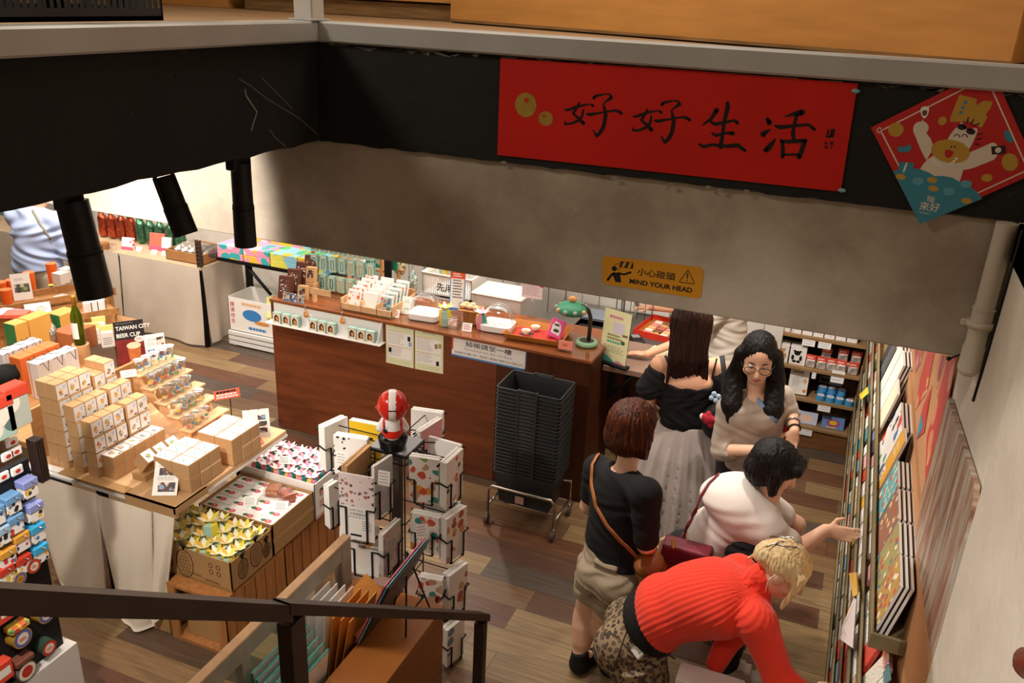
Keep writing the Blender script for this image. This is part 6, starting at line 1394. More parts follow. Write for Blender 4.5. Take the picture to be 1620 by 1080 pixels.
def white_carton(label, x0, x1, y0, y1, txts, blue):
 def pnt(b, hx, hy, h):
  M = frame((0, -hy - .0006, 0), (1, 0, 0), (0, 0, 1))
  for s, tx in txts: b.text(tx, s * hx - .028, h * .74, .052, REDP, M, .0006, vert=True, bold=.008)
  if blue: b.ell((0, 0, 0), (0.0001, .0001, .0001), BLUEP, 6); b.disc(-hx * .15, h * .55, hx * .34, h * .17, BLUEP, M, .0006); b.disc(hx * .2, h * .36, hx * .28, h * .06, CHAR, M, .0006); b.lines(-hx * .3, hx * .5, [h * .12], h * .08, BLUEP, M, .0006); b.lines(-hx * .5, hx * .4, [h * .82], h * .08, mat('print_faint_orange', '#eab98a'), M, .0006)
 return open_carton('printed_carton', label, x0, x1, y0, y1, .16, .50, PAPER, pnt)
white_carton('white carton with red characters and a blue picture, beside the counter end', -5.36, -4.72, 6.22, 6.57, ((-.84, '精選伴手'), (.84, '品質保證')), True)
white_carton('white carton with red characters, half hidden behind the counter end', -4.705, -4.12, 6.22, 6.57, ((-.7, '台味限定'),), False)
for i, x in enumerate((-5.04, -4.42)):
 t = thing('slatted_pallet', 'white slatted pallet under the %s printed carton' % ('left', 'right')[i], 'pallet', (x, 6.39, 0))
 for k in range(3): B().bx(-.33, .30, -.19, -.17, .02 + .05 * k, .055 + .05 * k, WHITEM).build('slat', t)
 B().bx(-.33, .30, -.17, .18, .14, .158, WHITEM).build('deck', t)
 for xx in (-.31, .26): B().bx(xx, xx + .04, -.165, .18, 0, .14, WHITEM).build('foot', t)
for i, (x, y, z, c_) in enumerate(((-4.86, 6.30, .44, 30), (-4.95, 6.42, .40, 70))):
 t = thing('snack_bag', 'pale yellow snack bag with a pink motif lying in the white carton, %s' % ('upper', 'lower')[i], 'bag', M=T(x, y, z) @ RZ(c_) @ RX(60)); B().bx(-.09, .09, -.11, .11, 0, .04, mat('snack_bag_yellow', '#d9d98a', .45), .018).build('bag', t); B().disc(0, 0, .05, .05, PINK, None, .0405).build('motif', t)
# cloth covered table at the back left with foil bags, cartons
t = thing('cloth_table', 'table fully covered by a beige cloth at the back left', 'table', (-6.2, 6.4, 0)); o_ = T(6.2, -6.4, 0); CB = mat('beige_cloth', '#cdbfae', .9, var=.05, scale=2.5, bump=.15, bscale=6)
B(o_).bx(-9.2, -5.5, 6.05, 6.62, .78, .80, mat('plain_deal', '#b9a283', .6, var=.1, scale=5)).build('top', t)
b = B(o_)
def curtain(b, p0, p1, z1, z0, seed, amp=.018, n=30):
 p0, p1 = Vector(p0), Vector(p1); d = p1 - p0; nn = Vector((d.y, -d.x)).normalized(); rr = random.Random(seed); ph = [rr.uniform(0, 6) for _ in range(3)]; vs = []
 for j in range(13):
  v = j / 12
  for i in range(n + 1):
   u = i / n; q = p0 + d * u + nn * (amp * v * (math.sin(9 * u + ph[0]) + .6 * math.sin(17 * u + ph[1] + v) + .5 * math.sin(4 * v + 5 * u + ph[2])) + .03 * v); vs.append((q.x, q.y, z1 + (z0 - z1) * v))
 b.add(vs, [(j * (n + 1) + i, (j + 1) * (n + 1) + i, (j + 1) * (n + 1) + i + 1, j * (n + 1) + i + 1) for j in range(12) for i in range(n)], CB, True)
curtain(b, (-6.48, 6.045), (-5.515, 6.045), .80, .03, 1); curtain(b, (-7.6, 6.045), (-6.5, 6.045), .80, .03, 2); curtain(b, (-9.2, 6.045), (-7.61, 6.045), .80, .03, 5); curtain(b, (-5.495, 6.06), (-5.495, 6.62), .80, .05, 3, .02); b.build('cloth', t)
for x, y in ((-5.52, 6.07), (-5.52, 6.60), (-6.49, 6.075), (-9.1, 6.1), (-9.1, 6.6)): b = B(o_); b.bx(x - .018, x + .018, y - .018, y + .018, 0, .78, BLACKM); b.build('leg', t)
t = thing('angle_post', 'short perforated brown metal post rising from the table corner', 'post', (-5.53, 6.08, .801)); b = B(); b.bx(-.02, -.016, -.02, .02, 0, .26, mat('brown_metal', '#4a3a30', .5)).bx(.016, .02, -.02, .02, 0, .26, mat('brown_metal', '#4a3a30', .5))
for k in range(7): b.bx(-.016, .016, -.021, -.018, .01 + .038 * k, .026 + .038 * k, mat('brown_metal', '#4a3a30', .5))
b.build('angle', t)
t = thing('wooden_crate', 'shallow brown wooden tray of silver bags on the cloth table', 'tray', (-5.73, 6.33, .801)); BRT = mat('brown_tray', '#a8784a', .55, var=.1, scale=6)
for nm, (a, c, d, e) in (('side', (-.25, .19, -.2, -.19)), ('side', (-.25, .19, .19, .2)), ('end', (-.25, -.24, -.2, .2)), ('end', (.18, .19, -.2, .2))): B().bx(a, c, d, e, 0, .1, BRT, .002).build(nm, t)
B().bx(-.25, .19, -.2, .2, 0, .008, BRT).build('bottom', t); B().bx(.1905, .192, -.05, .05, .05, .075, BLACKM).build('hand_hole', t)
for k in range(5):
 t = thing('silver_bag', 'shiny silver foil bag in the brown tray, %s from the left' % ORD[k], 'bag', (-5.91 + .085 * k, 6.33, .83), 0, 'silver bags'); soft('bag', t, SILVER if k < 3 else mat('grey_foil', '#77706b', .3, .6, var=.3, scale=14, bump=.5, bscale=18), [('e', (-5.91 + .085 * k, 6.33, .88), (.055, .15, .055))], .012, .02, lambda x, y, z: .005 * np.sin(70 * x + 40 * y) * np.sin(47 * y + 31 * z))
FG = mat('foil_green', '#4f7f63', .22, .75, var=.35, scale=9, bump=.6, bscale=14); FR = mat('foil_copper', '#a5492f', .22, .75, var=.35, scale=9, bump=.6, bscale=14)
for k in range(9):
 x = -7.05 + .125 * k; m_ = FR if k < 4 else FG; t = thing('foil_bag', 'upright %s foil bag on the cloth table, %s from the left' % ('copper red' if k < 4 else 'green', ORD[k]), 'bag', (x, 6.42, .801), 0, 'foil bags'); soft('bag', t, m_, [('c', (x, 6.42, .85), (x, 6.42, 1.0), .05, .045, (1, 0, 0), 1.1), ('c', (x - .04, 6.42, 1.07), (x + .04, 6.42, 1.07), .012, .012)], .012, .04, lambda X, Y, Z: .004 * np.sin(90 * X + 60 * Z) * np.sin(50 * Z))
for i, (px, py, w_, h_, m_, nm) in enumerate(((201, 395, .13, .12, art('tea_pack', '#f3efe8', ['#e98a8a', '#cf5a70', '#f3efe8'], 26, .4), 'white and pink packet'), (247, 396, .16, .17, CORAL, 'coral pink packet'), (262, 398, .1, .14, PAPER, 'plain white packet'), (256, 395, .1, .2, mat('rose_pack', '#e86a6a', .5), 'rose red packet'))):
 p = at(px, py, Z=.802); t = thing('tea_packet', '%s standing on the cloth table' % nm, 'packet', M=T(p.x, p.y + (.07 if 'rose' in nm else 0), .802) @ RZ(10) @ RX(-14)); B().bx(-w_ / 2, w_ / 2, 0, .03, 0, h_, m_, .005).build('pack', t); B().bx(-w_ / 2, w_ / 2, -.001, 0, 0, h_ * .25, mat('hot_rose', '#e25c78', .5)).build('band', t)
for i, (px, py) in enumerate(((219, 397), (243, 402), (240, 393), (260, 404), (281, 408))):
 p = at(px, py, Z=.802); standing_card('price_card', 'tiny white price card on the cloth table, %s from the left' % ORD[i], 'price card', (p.x, p.y, .802), .06, .045, 10, 30, lambda b, w_, h_: b.lines(-w_ * .4, w_ * .3, [h_ * .6, h_ * .3], h_ * .12, GREYP, None, .0005))
for i, (px, py) in enumerate(((165, 393), (177, 396))):
 p = at(px, py, Z=.802); b = B(); b.cyl((0, 0, 0), (0, 0, .06), .05, .05, CLEAR if i else mat('jar_brown', '#9a6a42', .4), 16); o = b.build('snack_jar'); o.location = (p.x, p.y, .802); tag(o, ('brown', 'clear')[i] + ' round snack jar on the cloth table by the foil bags', 'jar')
# bright shelf far left behind the light-blue shirt
b = B(); b.bx(-10.2, -9.22, 6.1, 6.6, .0, .78, CB); tag(b.build('covered_stand'), 'beige cloth covered stand at the far left edge', 'stand')
PATT = art('bright_bags', '#6f8f7a', ['#e8a24a', '#3f7fb0', '#c9d8d0', '#e6e0c8', '#4f9a8f', '#d9773f'], 7, .6, warp=.1)
for k in range(10):
 x = -10.0 + .16 * k; t = thing('snack_bag', 'bright patterned snack bag on the far left shelf, %s from the left' % ORD[k], 'bag', (x, 6.5, .802), 0, 'bright snack bags'); B().bx(-.07, .07, 0, .06, 0, .42, PATT, .02).build('bag', t)
for k in range(6): standing_card('photo_card', 'photo card lying in front of the bright snack bags, %s from the left' % ORD[k], 'card', (-9.1 + .13 * k, 6.2, .803), .11, .16, 12, 60, lambda b, w_, h_: b.rect(-w_ * .42, w_ * .42, h_ * .1, h_ * .92, PHOTO, None, .0005))
# ------------------------------------------------------------------ bookcase at the back right
BKW = mat('bookcase_wood', '#7a5230', .5, var=.15, scale=3, stretch=(1, 1, 10)); BKD = mat('bookcase_back', '#4a2f1b', .6, var=.2, scale=3, stretch=(1, 1, 8)); BKB = mat('bookcase_board', '#9a7a52', .5, var=.12, scale=3, stretch=(1, 10, 10))
t = thing('bookcase', 'brown wooden bookcase against the back wall at the far right', 'bookcase', (-.5, 6.75, 0)); o_ = T(.5, -6.75, 0)
SZ = [.187, .423, .683, .944, 1.22, 1.5]
b = B(o_); b.bx(-1.4, .33, 6.97, 6.99, 0, 1.9, BKD); b.build('back_panel', t)
for x in (-1.42, .31): b = B(o_); b.bx(x, x + .022, 6.62, 6.99, 0, 1.9, BKW, .002); b.build('side_panel', t)
for z in SZ: b = B(o_); b.bx(-1.398, .308, 6.615, 6.97, z - .026, z, BKB, .002); b.build('shelf_board', t)
B(o_).bx(-1.398, .308, 6.63, 6.65, 0.002, SZ[0] - .026, BKW).build('plinth', t)
rr = random.Random(21)
for k in range(11):
 p = (-.62 + .082 * k, 6.68, SZ[3] + .0005); c_ = ['#f2efe9', '#e9e4e6', '#f2efe9', '#dfe4ea', '#f0ece4'][k % 5]
 simple_box('gift_box', 'small white box on the upper bookcase shelf, %s from the left' % ORD[k], 'box', p[0] - .037, p[0] + .037, 6.64, 6.72, p[2], p[2] + .075, mat('white_box_' + c_[1:], c_, .5), art('box_doodle', '#f4f1ec', ['#c9cfe0', '#e3cfd0', '#d9d9d9'], 40, .3), group='white boxes on the upper shelf')
for px, py, z in ((1281, 533, SZ[3]), (1306, 539, SZ[3]), (1327, 588, SZ[2]), (1305, 639, SZ[1]), (1275, 682, SZ[0]), (1289, 586, SZ[2])):
 p = at(px, py, Y=6.61); standing_card('price_card', 'price card hung on the bookcase edge below %s' % {1281: 'the white boxes, left', 1306: 'the white boxes, right', 1327: 'the red-topped packets', 1305: 'the blue tins', 1275: 'the pale blue boxes', 1289: 'the red packets, a tiny yellowish one'}[px], 'price card', (p.x, 6.613, z - .075), .095 if px != 1289 else .03, .075 if px != 1327 else .1, 0, 4, lambda b, w_, h_: b.lines(-w_ * .4, w_ * .4, [h_ * .7, h_ * .45, h_ * .2], h_ * .06, LBLUE, None, .0005))
for i, px in enumerate((1206, 1233, 1259)):
 p = at(px, 574, Z=SZ[2]); t = thing('mug_box', 'white box printed with %s on the second bookcase shelf' % ('a pale animal at the far left', 'an orange animal', 'a black and white animal')[i], 'box', (p.x, 6.70, SZ[2] + .0005)); B().bx(-.068, .068, -.055, .06, 0, .155, PAPER, .003).build('carton', t)
 b = B(); M = frame((0, -.0556, 0), (1, 0, 0), (0, 0, 1)); mm = BLACKP if i == 2 else mat('print_tan', '#c99a6a', .6); b.disc(0, .06, .03, .035, PAPER if i == 2 else mm, M, .0003); b.disc(0, .1, .024, .02, mm, M, .0005)
 for s in (-1, 1): b.disc(.022 * s, .115, .009, .009, mm, M, .0006); b.disc(.03 * s, .06, .011, .022, mm, M, .0006); b.disc(.016 * s, .03, .015, .011, mm, M, .0006)
 b.build('animal_print', t)
REDT = mat('red_header', '#dd4a34', .5); CRINK = mat('clear_packet', '#cfc6bf', .2, .35, var=.3, scale=30, bump=.5, bscale=40)
k = 0
for px, py, dz, dy in ((1281, 580, 0, 0), (1298, 582, 0, 0), (1304, 578, .06, .05), (1314, 584, 0, 0), (1329, 588, 0, 0), (1330, 580, .07, .06), (1348, 590, 0, 0), (1351, 580, .07, .06)):
 p = at(px, py, Z=SZ[2]); t = thing('snack_packet', 'small packet with a red header on the second bookcase shelf, %s from the left' % ORD[k], 'packet', (p.x, 6.65 + dy, SZ[2] + .0005 + dz), rr.uniform(-10, 10), 'red-topped packets')
 B().bx(-.036, .036, -.012, .02, 0, .07, CRINK, .01).build('packet', t); b = B(); b.bx(-.038, .038, -.006, .006, .065, .105, REDT, .002); b.lines(-.03, .03, [.08], .01, PAPER, frame((0, -.0066, 0), (1, 0, 0), (0, 0, 1))); b.build('header_card', t); k += 1
simple_box('packet_step', 'low white step under the rear red-topped packets', 'step', .02, .29, 6.69, 6.76, SZ[2] + .0005, SZ[2] + .06, PAPER)
t = thing('framed_notice', 'white notice in a black frame leaning in the bookcase', 'notice', M=T(at(1262, 618, Z=SZ[1]).x, 6.66, SZ[1] + .001) @ RZ(6) @ RX(82)); B().bx(-.082, .082, 0, .225, -.012, 0, BLACKM, .002).build('frame', t)
b = B(); b.rect(-.076, .070, .008, .218, PAPER, None, .0006); b.lines(-.05, .05, [.185], .012, GREYP, None, .001); b.lines(-.05, .04, [.15 - .012 * i for i in range(7)], .003, GREYP, None, .001, 4, .5); b.disc(.045, .12, .015, .02, MOTIF, None, .001); b.disc(.05, .04, .015, .015, CHAR, None, .001); b.build('sheet', t)
b = B(); p = at(1314, 602, Y=6.965); b.bx(-.09, .09, -.004, 0, -.035, .035, mat('grey_blue_sign', '#93a0a5', .5)); b.lines(-.07, .07, [-.01], .02, BLACKP, frame((0, -.0046, 0), (1, 0, 0), (0, 0, 1))); o = b.build('shelf_sign'); o.location = (p.x, 6.968, p.z); tag(o, 'narrow grey-blue sign on the bookcase back above the blue tins', 'sign')
TINB = mat('tin_blue', '#4fa3d8', .35, .2); t0 = thing('round_tin', '', 'tin', (0, 0, 0), 0, 'blue round tins'); B().cyl((0, 0, 0), (0, 0, .038), .034, .034, TINB, 18).build('tin_body', t0)
b = B(); b.cyl((0, 0, .036), (0, 0, .044), .035, .034, TINB, 18); b.disc(0, 0, .026, .026, PAPER, None, .0445); b.disc(0, 0, .014, .014, mat('tin_pink', '#e2a3ac', .5), None, .0448); b.build('tin_lid', t0)
pos = [(-.005 + .072 * i, 6.655, 0) for i in range(4)] + [(-.005 + .072 * i, 6.73, 0) for i in range(3)] + [(.0 + .072 * i, 6.73, .045) for i in range(3)]
for k, q in enumerate(pos):
 lab = 'blue round tin on the third bookcase shelf, %s' % (ORD[k] + ' from the left in front' if k < 4 else ORD[k - 4] + ' from the left behind' if k < 7 else ORD[k - 7] + ' from the left on top')
 p = (q[0] + .06, q[1], SZ[1] + .0005 + q[2])
 if k == 0: t0.location = p; t0['label'] = lab
 else: dup(t0, p, 0, lab)
for px, c_, nm in ((1244, '#f2efe9', 'plain white'), (1272, '#c3cfe8', 'pale blue with an orange picture'), (1316, '#6f8fc9', 'blue with a pink and yellow picture')):
 p = at(px, 682, Z=SZ[0]); t = thing('postcard_box', '%s flat box standing on the lowest bookcase shelf' % nm, 'box', M=T(p.x, 6.66, SZ[0] + .001) @ RZ(4) @ RX(-16)); B().bx(-.085, .085, 0, .05, 0, .10, mat('pbox_' + c_[1:], c_, .4), .003).build('box', t)
 b = B(); M = frame((0, -.0006, .05), (1, 0, 0), (0, 0, 1)); b.disc(0, 0, .05, .03, {'#f2efe9': PAPER, '#c3cfe8': mat('peach_print', '#ecc9b4', .5), '#6f8fc9': mat('magenta_print', '#b04f86', .5)}[c_], M, 0, 16)
 if c_ == '#6f8fc9': b.disc(0, .003, .03, .018, mat('snack_yellow', '#f2c832', .5), M, .0003); b.lines(-.05, .05, [-.04], .01, mat('snack_yellow', '#f2c832', .5), M, .0003)
 b.build('picture', t)
# ------------------------------------------------------------------ narrow wall rack with cards along the right wall
LIPM = mat('ledge_brass_wood', '#7d7152', .5, var=.12, scale=6); HB = mat('hardboard', '#c08d63', .6, var=.08, scale=3)
LZ = [.31, .55, .80, 1.04, 1.29, 1.50]; XR = .30
Y0R, Y1R = 2.45, 6.58
t = thing('card_rack', 'long wall rack of six narrow ledges along the right wall', 'rack', (.36, 4.5, 0)); o_ = T(-.36, -4.5, 0)
b = B(o_); b.bx(.405, .418, 1.5, Y1R, .02, 1.72, HB); b.build('back_board', t)
for i, z in enumerate(LZ):
 y0 = Y0R if i == 5 else 1.7
 x0 = XR if i < 5 else XR
 b = B(o_); b.bx(x0, .405, y0, Y1R, z - .055, z - .045, LIPM); b.build('ledge', t)
 b = B(o_); b.bx(x0, x0 + .009, y0, Y1R, z - .055, z, LIPM, .002); b.build('lip', t)
 if i == 5: b = B(o_); b.bx(x0, .405, y0 - .012, y0, z - .055, z + .0, LIPM, .002); b.build('end_cap', t)
for y in (1.72, 3.1, 4.5, 5.9): b = B(o_); b.bx(.385, .405, y - .015, y + .015, 0, 1.5, LIPM); b.build('upright', t)
PAL = [('#f2efe9', 7), ('#e8e2d6', 3), ('#d64a3c', 2), ('#e9b43c', 1), ('#3f8f9a', 1), ('#c9b59a', 2), ('#8a6a54', 1), ('#dfa0ae', 1), ('#3d4046', 1), ('#7fa6c4', 1)]
CM = []
for c, n in PAL: CM += [c] * n
CARDM = {c: art('card_' + c[1:], c, ['#c8443c', '#4f7fc0', '#e0b23e', '#57a85c', '#3a3a3c', c, c, c], 26, .36) for c, n in PAL}
CN = {'#f2efe9': 'white', '#e8e2d6': 'cream', '#d64a3c': 'red', '#e9b43c': 'yellow', '#3f8f9a': 'teal', '#c9b59a': 'tan', '#8a6a54': 'brown', '#dfa0ae': 'pink', '#3d4046': 'dark', '#7fa6c4': 'light blue'}
cproto = {}
rr = random.Random(31)
LVN = ['lowest', 'second', 'third', 'fourth', 'fifth']
def card_proto(c):
 b = B(); b.bx(-.007, .007, -.5, .5, 0, 1, CARDM[c]); return b.build('postcard')
for i in range(5):
 y = Y1R - .06; n = 0
 while y > 2.05:
  w_ = rr.choice((.105, .12, .148, .16)); h_ = rr.uniform(.12, .17) if i < 4 else rr.uniform(.13, .16); c = rr.choice(CM)
  if rr.random() < .12: y -= .06; continue
  if c not in cproto: o = cproto[c] = card_proto(c); o2 = o
  else: o2 = cproto[c].copy(); COL.objects.link(o2)
  lean = math.radians(rr.uniform(14, 22)); wn = w_ * .94
  o2.matrix_world = T(XR + .016 + .004, y - w_ / 2, LZ[i] - .041) @ Matrix.Rotation(lean, 4, 'Y') @ Matrix.Diagonal((1, wn, h_, 1))
  n += 1; tag(o2, '%s postcards on the %s ledge of the wall rack, %s from the far end' % (CN[c], LVN[i], ORD[n - 1] if n <= 30 else 'number %d' % n), 'postcard', 'postcards on the wall rack')
  y -= w_ + rr.choice((.004, .006, .02))
# big books on the top ledge
BK = [('black', 4.93, 4.80, '#2a2a2c', .24, 4), ('grey', 4.78, 4.66, '#4d5054', .24, 3), ('black and white', 4.64, 4.60, '#26282a', .22, 2), ('mint edged white', 4.59, 4.42, '#e3ece8', .27, 3), ('thick white', 4.41, 4.20, '#efebe4', .29, 4), ('cream', 4.19, 4.0, '#eadcc0', .22, 1), ('colourfully drawn white', 3.84, 3.54, '#eeebe6', .25, 3),
      ('orange yellow', 3.53, 3.40, '#e3a840', .27, 1), ('teal patterned', 3.36, 3.15, '#6fb3b8', .20, 4), ('brown patterned', 3.13, 2.91, '#9a7058', .20, 4), ('olive patterned', 2.89, 2.69, '#a39a62', .20, 4), ('ochre patterned', 2.68, 2.50, '#b8934f', .20, 3)]
for i, (nm, ya, yb, c, h_, n) in enumerate(BK):
 art_c = art('book_drawn', c, ['#d2463a', '#3f6fa8', '#4f9a6a', '#2c2c2e', c, c], 16, .5, warp=.03) if 'drawn' in nm else (art('book_' + c[1:], c, ['#f1e6cf', '#c8503f', '#e9cf9a', c, '#4f7a86'], 34, .4, warp=.02) if 'patterned' in nm else mat('book_' + c[1:], c, .5))
 L_ = ya - yb
 for k in range(n):
  M = T(XR + .018 + .016 * k, (ya + yb) / 2 - .0 * k, LZ[5] - .042) @ RY(12 + 0 * k)
  b = B(); b.bx(-.005, .005, -L_ / 2, L_ / 2, 0, h_, PAPER, .001); b.bx(-.0062, -.005, -L_ / 2, L_ / 2, 0, h_, art_c if k == 0 else mat('cover_edge', '#5a5148', .6)); b.bx(.005, .006, -L_ / 2, L_ / 2, 0, h_, BLACKP)
  if nm == 'orange yellow':
   Mb = frame((-.0064, 0, 0), (0, -1, 0), (0, 0, 1)); b.rect(-.05, .0, .02, .09, PAPER, Mb, .0003); b.disc(-.025, .055, .018, .025, MOTIF, Mb, .0006); b.lines(-.04, .04, [.2, .17], .02, mat('pale_orange_print', '#f0d49a'), Mb, .0004)
  o = b.build('picture_book'); o.matrix_world = M; tag(o, '%s book on the top ledge of the wall rack, %s of its stack' % (nm, ('front', 'second', 'third', 'back')[k]), 'book')
# loose papers hanging off the rack
for nm, lab, pts, c in (('hanging_sheet', 'white and pink sheet of paper hanging out from the rack ledge', [(1351, 945), (1355, 948), (1349, 1025), (1328, 1010), (1332, 990)], mat('sheet_white', '#efe4e2', .6)), ('hanging_sheet', 'yellow slip of paper above the hanging white sheet', [(1343, 906), (1355, 905), (1357, 940), (1349, 944)], mat('slip_yellow', '#e6b95a', .6)), ('sticker_flag', 'bright yellow paper flag sticking out of the far part of the rack', [(1359, 624), (1372, 612), (1373, 622), (1362, 632)], mat('flag_yellow', '#f0d63c', .6))):
 P = [at(x, y, X=.285 - .004 * k) for k, (x, y) in enumerate(pts)]; b = B(); b.add(P + [p + Vector((.003, 0, 0)) for p in P], [tuple(range(len(P))), tuple(range(len(P), 2 * len(P)))[::-1]], c); tag(b.build(nm), lab, 'paper')
# pictures on the wall above the rack
b = B(); P = [at(x, y, X=.4165) for x, y in ((1432, 545), (1512, 562), (1500, 640), (1478, 735), (1455, 812), (1446, 830))]
ys_ = [p.y for p in P]
t = thing('hardboard_panel', 'orange-brown hardboard panel on the right wall above the books', 'panel', (.411, 4.2, 1.74)); B().bx(0, .008, -1.26, 1.9, 0, .66, HB).build('board', t)
RA = art('red_art', '#c4453c', ['#e9c9b0', '#e0a06a', '#b5322c', '#c4453c', '#d98a6a'], 9, .45, warp=.06); PA = art('rose_art', '#c0645a', ['#e3b8a6', '#d98a7a', '#c0645a', '#8f3a36'], 12, .5, warp=.05)
def wall_art(name, label, pts, m, x=.4095, th=.002, edge=None):
 P = [at(px, py, X=x) for px, py in pts]; n = len(P); b = B(); b.add(P + [p + Vector((th, 0, 0)) for p in P], [tuple(range(n)), tuple(range(n, 2 * n))[::-1]] + [(i, (i + 1) % n, n + (i + 1) % n, n + i) for i in range(n)], m)
 return tag(b.build(name), label, 'picture')
wall_art('wall_picture', 'narrow red picture on the brown panel, farthest one under the beam', [(1446, 549), (1462, 553), (1456, 575), (1448, 590)], PA)
wall_art('wall_picture', 'rose picture hung second from the far end of the brown panel', [(1467, 556), (1478, 557), (1466, 620), (1448, 648), (1455, 600)], RA, .4085)
wall_art('wall_picture', 'dark rose strip picture left of the large red one', [(1486, 560), (1497, 562), (1482, 615), (1484, 585)], PA)
o = wall_art('wall_poster', 'red diamond poster with a teal corner on the brown panel', [(1474, 609), (1462, 683), (1450, 694), (1459, 645)], RA, .408); b = B(); P = [at(x, y, X=.4072) for x, y in ((1457, 653), (1460, 676), (1450, 694))]
b.add(P, [(0, 1, 2)], PB); o2 = b.build('teal_corner', o)
wall_art('wall_picture', 'large mottled red picture at the near edge of the brown panel', [(1500, 563), (1512, 566), (1500, 632), (1482, 700), (1463, 770), (1466, 690), (1480, 640)], RA, .409)
# big canvas
CANV = bpy.data.materials.new('painted_canvas'); CANV.use_nodes = True; nt = CANV.node_tree; N = nt.nodes; L = nt.links; b_ = N['Principled BSDF']; tc = N.new('ShaderNodeTexCoord'); mp = N.new('ShaderNodeMapping'); mp.inputs['Scale'].default_value = (1, 10, 1.1); nz = N.new('ShaderNodeTexNoise'); nz.inputs['Scale'].default_value = 2.0; nz.inputs['Detail'].default_value = 8; nz.inputs['Distortion'].default_value = 1.2
L.new(tc.outputs['Object'], mp.inputs[0]); L.new(mp.outputs[0], nz.inputs['Vector']); rp = N.new('ShaderNodeValToRGB'); el = rp.color_ramp.elements; el[0].position = .3; el[0].color = lin('#6a4a3e'); el[1].position = .7; el[1].color = lin('#dcd0bc'); e = el.new(.42); e.color = lin('#9a6f5c'); e = el.new(.52); e.color = lin('#b3a08a'); e = el.new(.6); e.color = lin('#a8a39c')
L.new(nz.outputs['Fac'], rp.inputs[0]); L.new(rp.outputs[0], b_.inputs['Base Color']); b_.inputs['Roughness'].default_value = .35
wall_art('canvas_painting', 'large brown and grey abstract canvas leaning on the right wall', [(1499, 627), (1541, 765), (1538, 800), (1476, 1060), (1447, 850), (1462, 770)], CANV, .402, .014)
P = [at(x, y, X=.385) for x, y in ((1443, 868), (1460, 900), (1470, 1080), (1432, 1180), (1418, 1010), (1432, 960))]
b = B(); b.add(P, [tuple(range(6))], glass('film', (.93, .9, .87), .62, .15)); tag(b.build('plastic_film'), 'translucent plastic film hanging over the near end of the wall rack', 'film')
# near end: pink art card and paper
for i, (pts, m_, nm) in enumerate((([(1368, 1010), (1404, 1003), (1404, 1050), (1367, 1085)], art('heart_card', '#e3b4ae', ['#e07a4a', '#c9a0c4', '#efd6cf', '#e3b4ae'], 9, .5, warp=.05), 'pink and orange art card at the near end of the rack'), ([(1405, 1052), (1408, 1075), (1385, 1095), (1380, 1085)], mat('teal_card', '#5f8f96', .5), 'grey-teal card below the pink art card'))):
 P = [at(x, y, X=.36) for x, y in pts]; b = B(); b.add(P + [p + Vector((.004, 0, 0)) for p in P], [(0, 1, 2, 3), (7, 6, 5, 4)] + [(k, (k + 1) % 4, 4 + (k + 1) % 4, 4 + k) for k in range(4)], m_); tag(b.build('art_card'), nm, 'card')
# pilaster and wooden handrail end on the right wall
struct('trim_pilaster', B().bx(.400, XW, -2.0, 2.02, 0, 2.7, WALL_PL, .004), 'slightly raised bright wall pier at the right of the stairs', 'pier')
t = thing('wall_handrail', 'reddish brown handrail end at the right edge by the stairs', 'handrail', (.379, 1.25, 2.40)); RBW = mat('handrail_red_brown', '#6e2f1e', .4, var=.1, scale=5)
b = B(); b.tube([(0, .03, -.02), (0, .0, 0), (0, -.9, .70)], [.02, .025, .025], RBW, 14); b.ell((0, .03, -.022), (.02, .028, .023), RBW, 12); b.build('rail', t); b = B(); b.cyl((0, -.35, .27), (.045, -.35, .24), .01, .01, BLACKM, 10); b.build('wall_bracket', t)
# ------------------------------------------------------------------ stairs and handrail
st_ = B(); SM = mat('stair_wood', '#8a6a4a', .5, var=.12, scale=3, stretch=(1, 8, 1))
for k in range(12):
 st_.bx(-1.08, .398, 2.42 - .23 * (k + 1), 2.42 - .23 * k, 0 if k < 11 else 1.9, .175 * (k + 1), SM)
struct('floor_stairs', st_, 'wooden stairs the photograph is taken from', 'stairs')
RAILM = mat('dark_bronze_rail', '#3a2c25', .45, .2, var=.2, scale=9)
t = thing('stair_handrail', 'dark bronze stair handrail across the lower left of the view', 'handrail', (-1.1, 2.63, 0)); o_ = T(1.1, -2.63, 0)
sl = (1.913 - 2.428) / (1.373 - .716)
def bar(y0, z0, y1, z1, w_, h_, nm, lab=None):
 b = B(o_); x = -1.1; b.add([(x - w_ / 2, y0, z0), (x + w_ / 2, y0, z0), (x + w_ / 2, y0, z0 - h_), (x - w_ / 2, y0, z0 - h_), (x - w_ / 2, y1, z1), (x + w_ / 2, y1, z1), (x + w_ / 2, y1, z1 - h_), (x - w_ / 2, y1, z1 - h_)], [(0, 3, 2, 1), (4, 5, 6, 7), (0, 1, 5, 4), (3, 7, 6, 2), (0, 4, 7, 3), (1, 2, 6, 5)], RAILM); b.build(nm, t)
bar(-1.2, 1.913 - sl * 2.573, 1.385, 1.904, .046, .052, 'top_rail'); bar(1.375, 1.918, 2.665, .915, .05, .036, 'lower_rail')
for y0, y1, zb in ((1.375, 1.435, 1.05), (2.605, 2.645, 0.0)):
 zt_ = 1.918 + (y1 - 1.375) * (.915 - 1.918) / 1.29 - .03; b = B(o_); b.bx(-1.1 - .022, -1.1 + .022, y0, y1, zb, zt_, RAILM, .002); b.build('post', t)
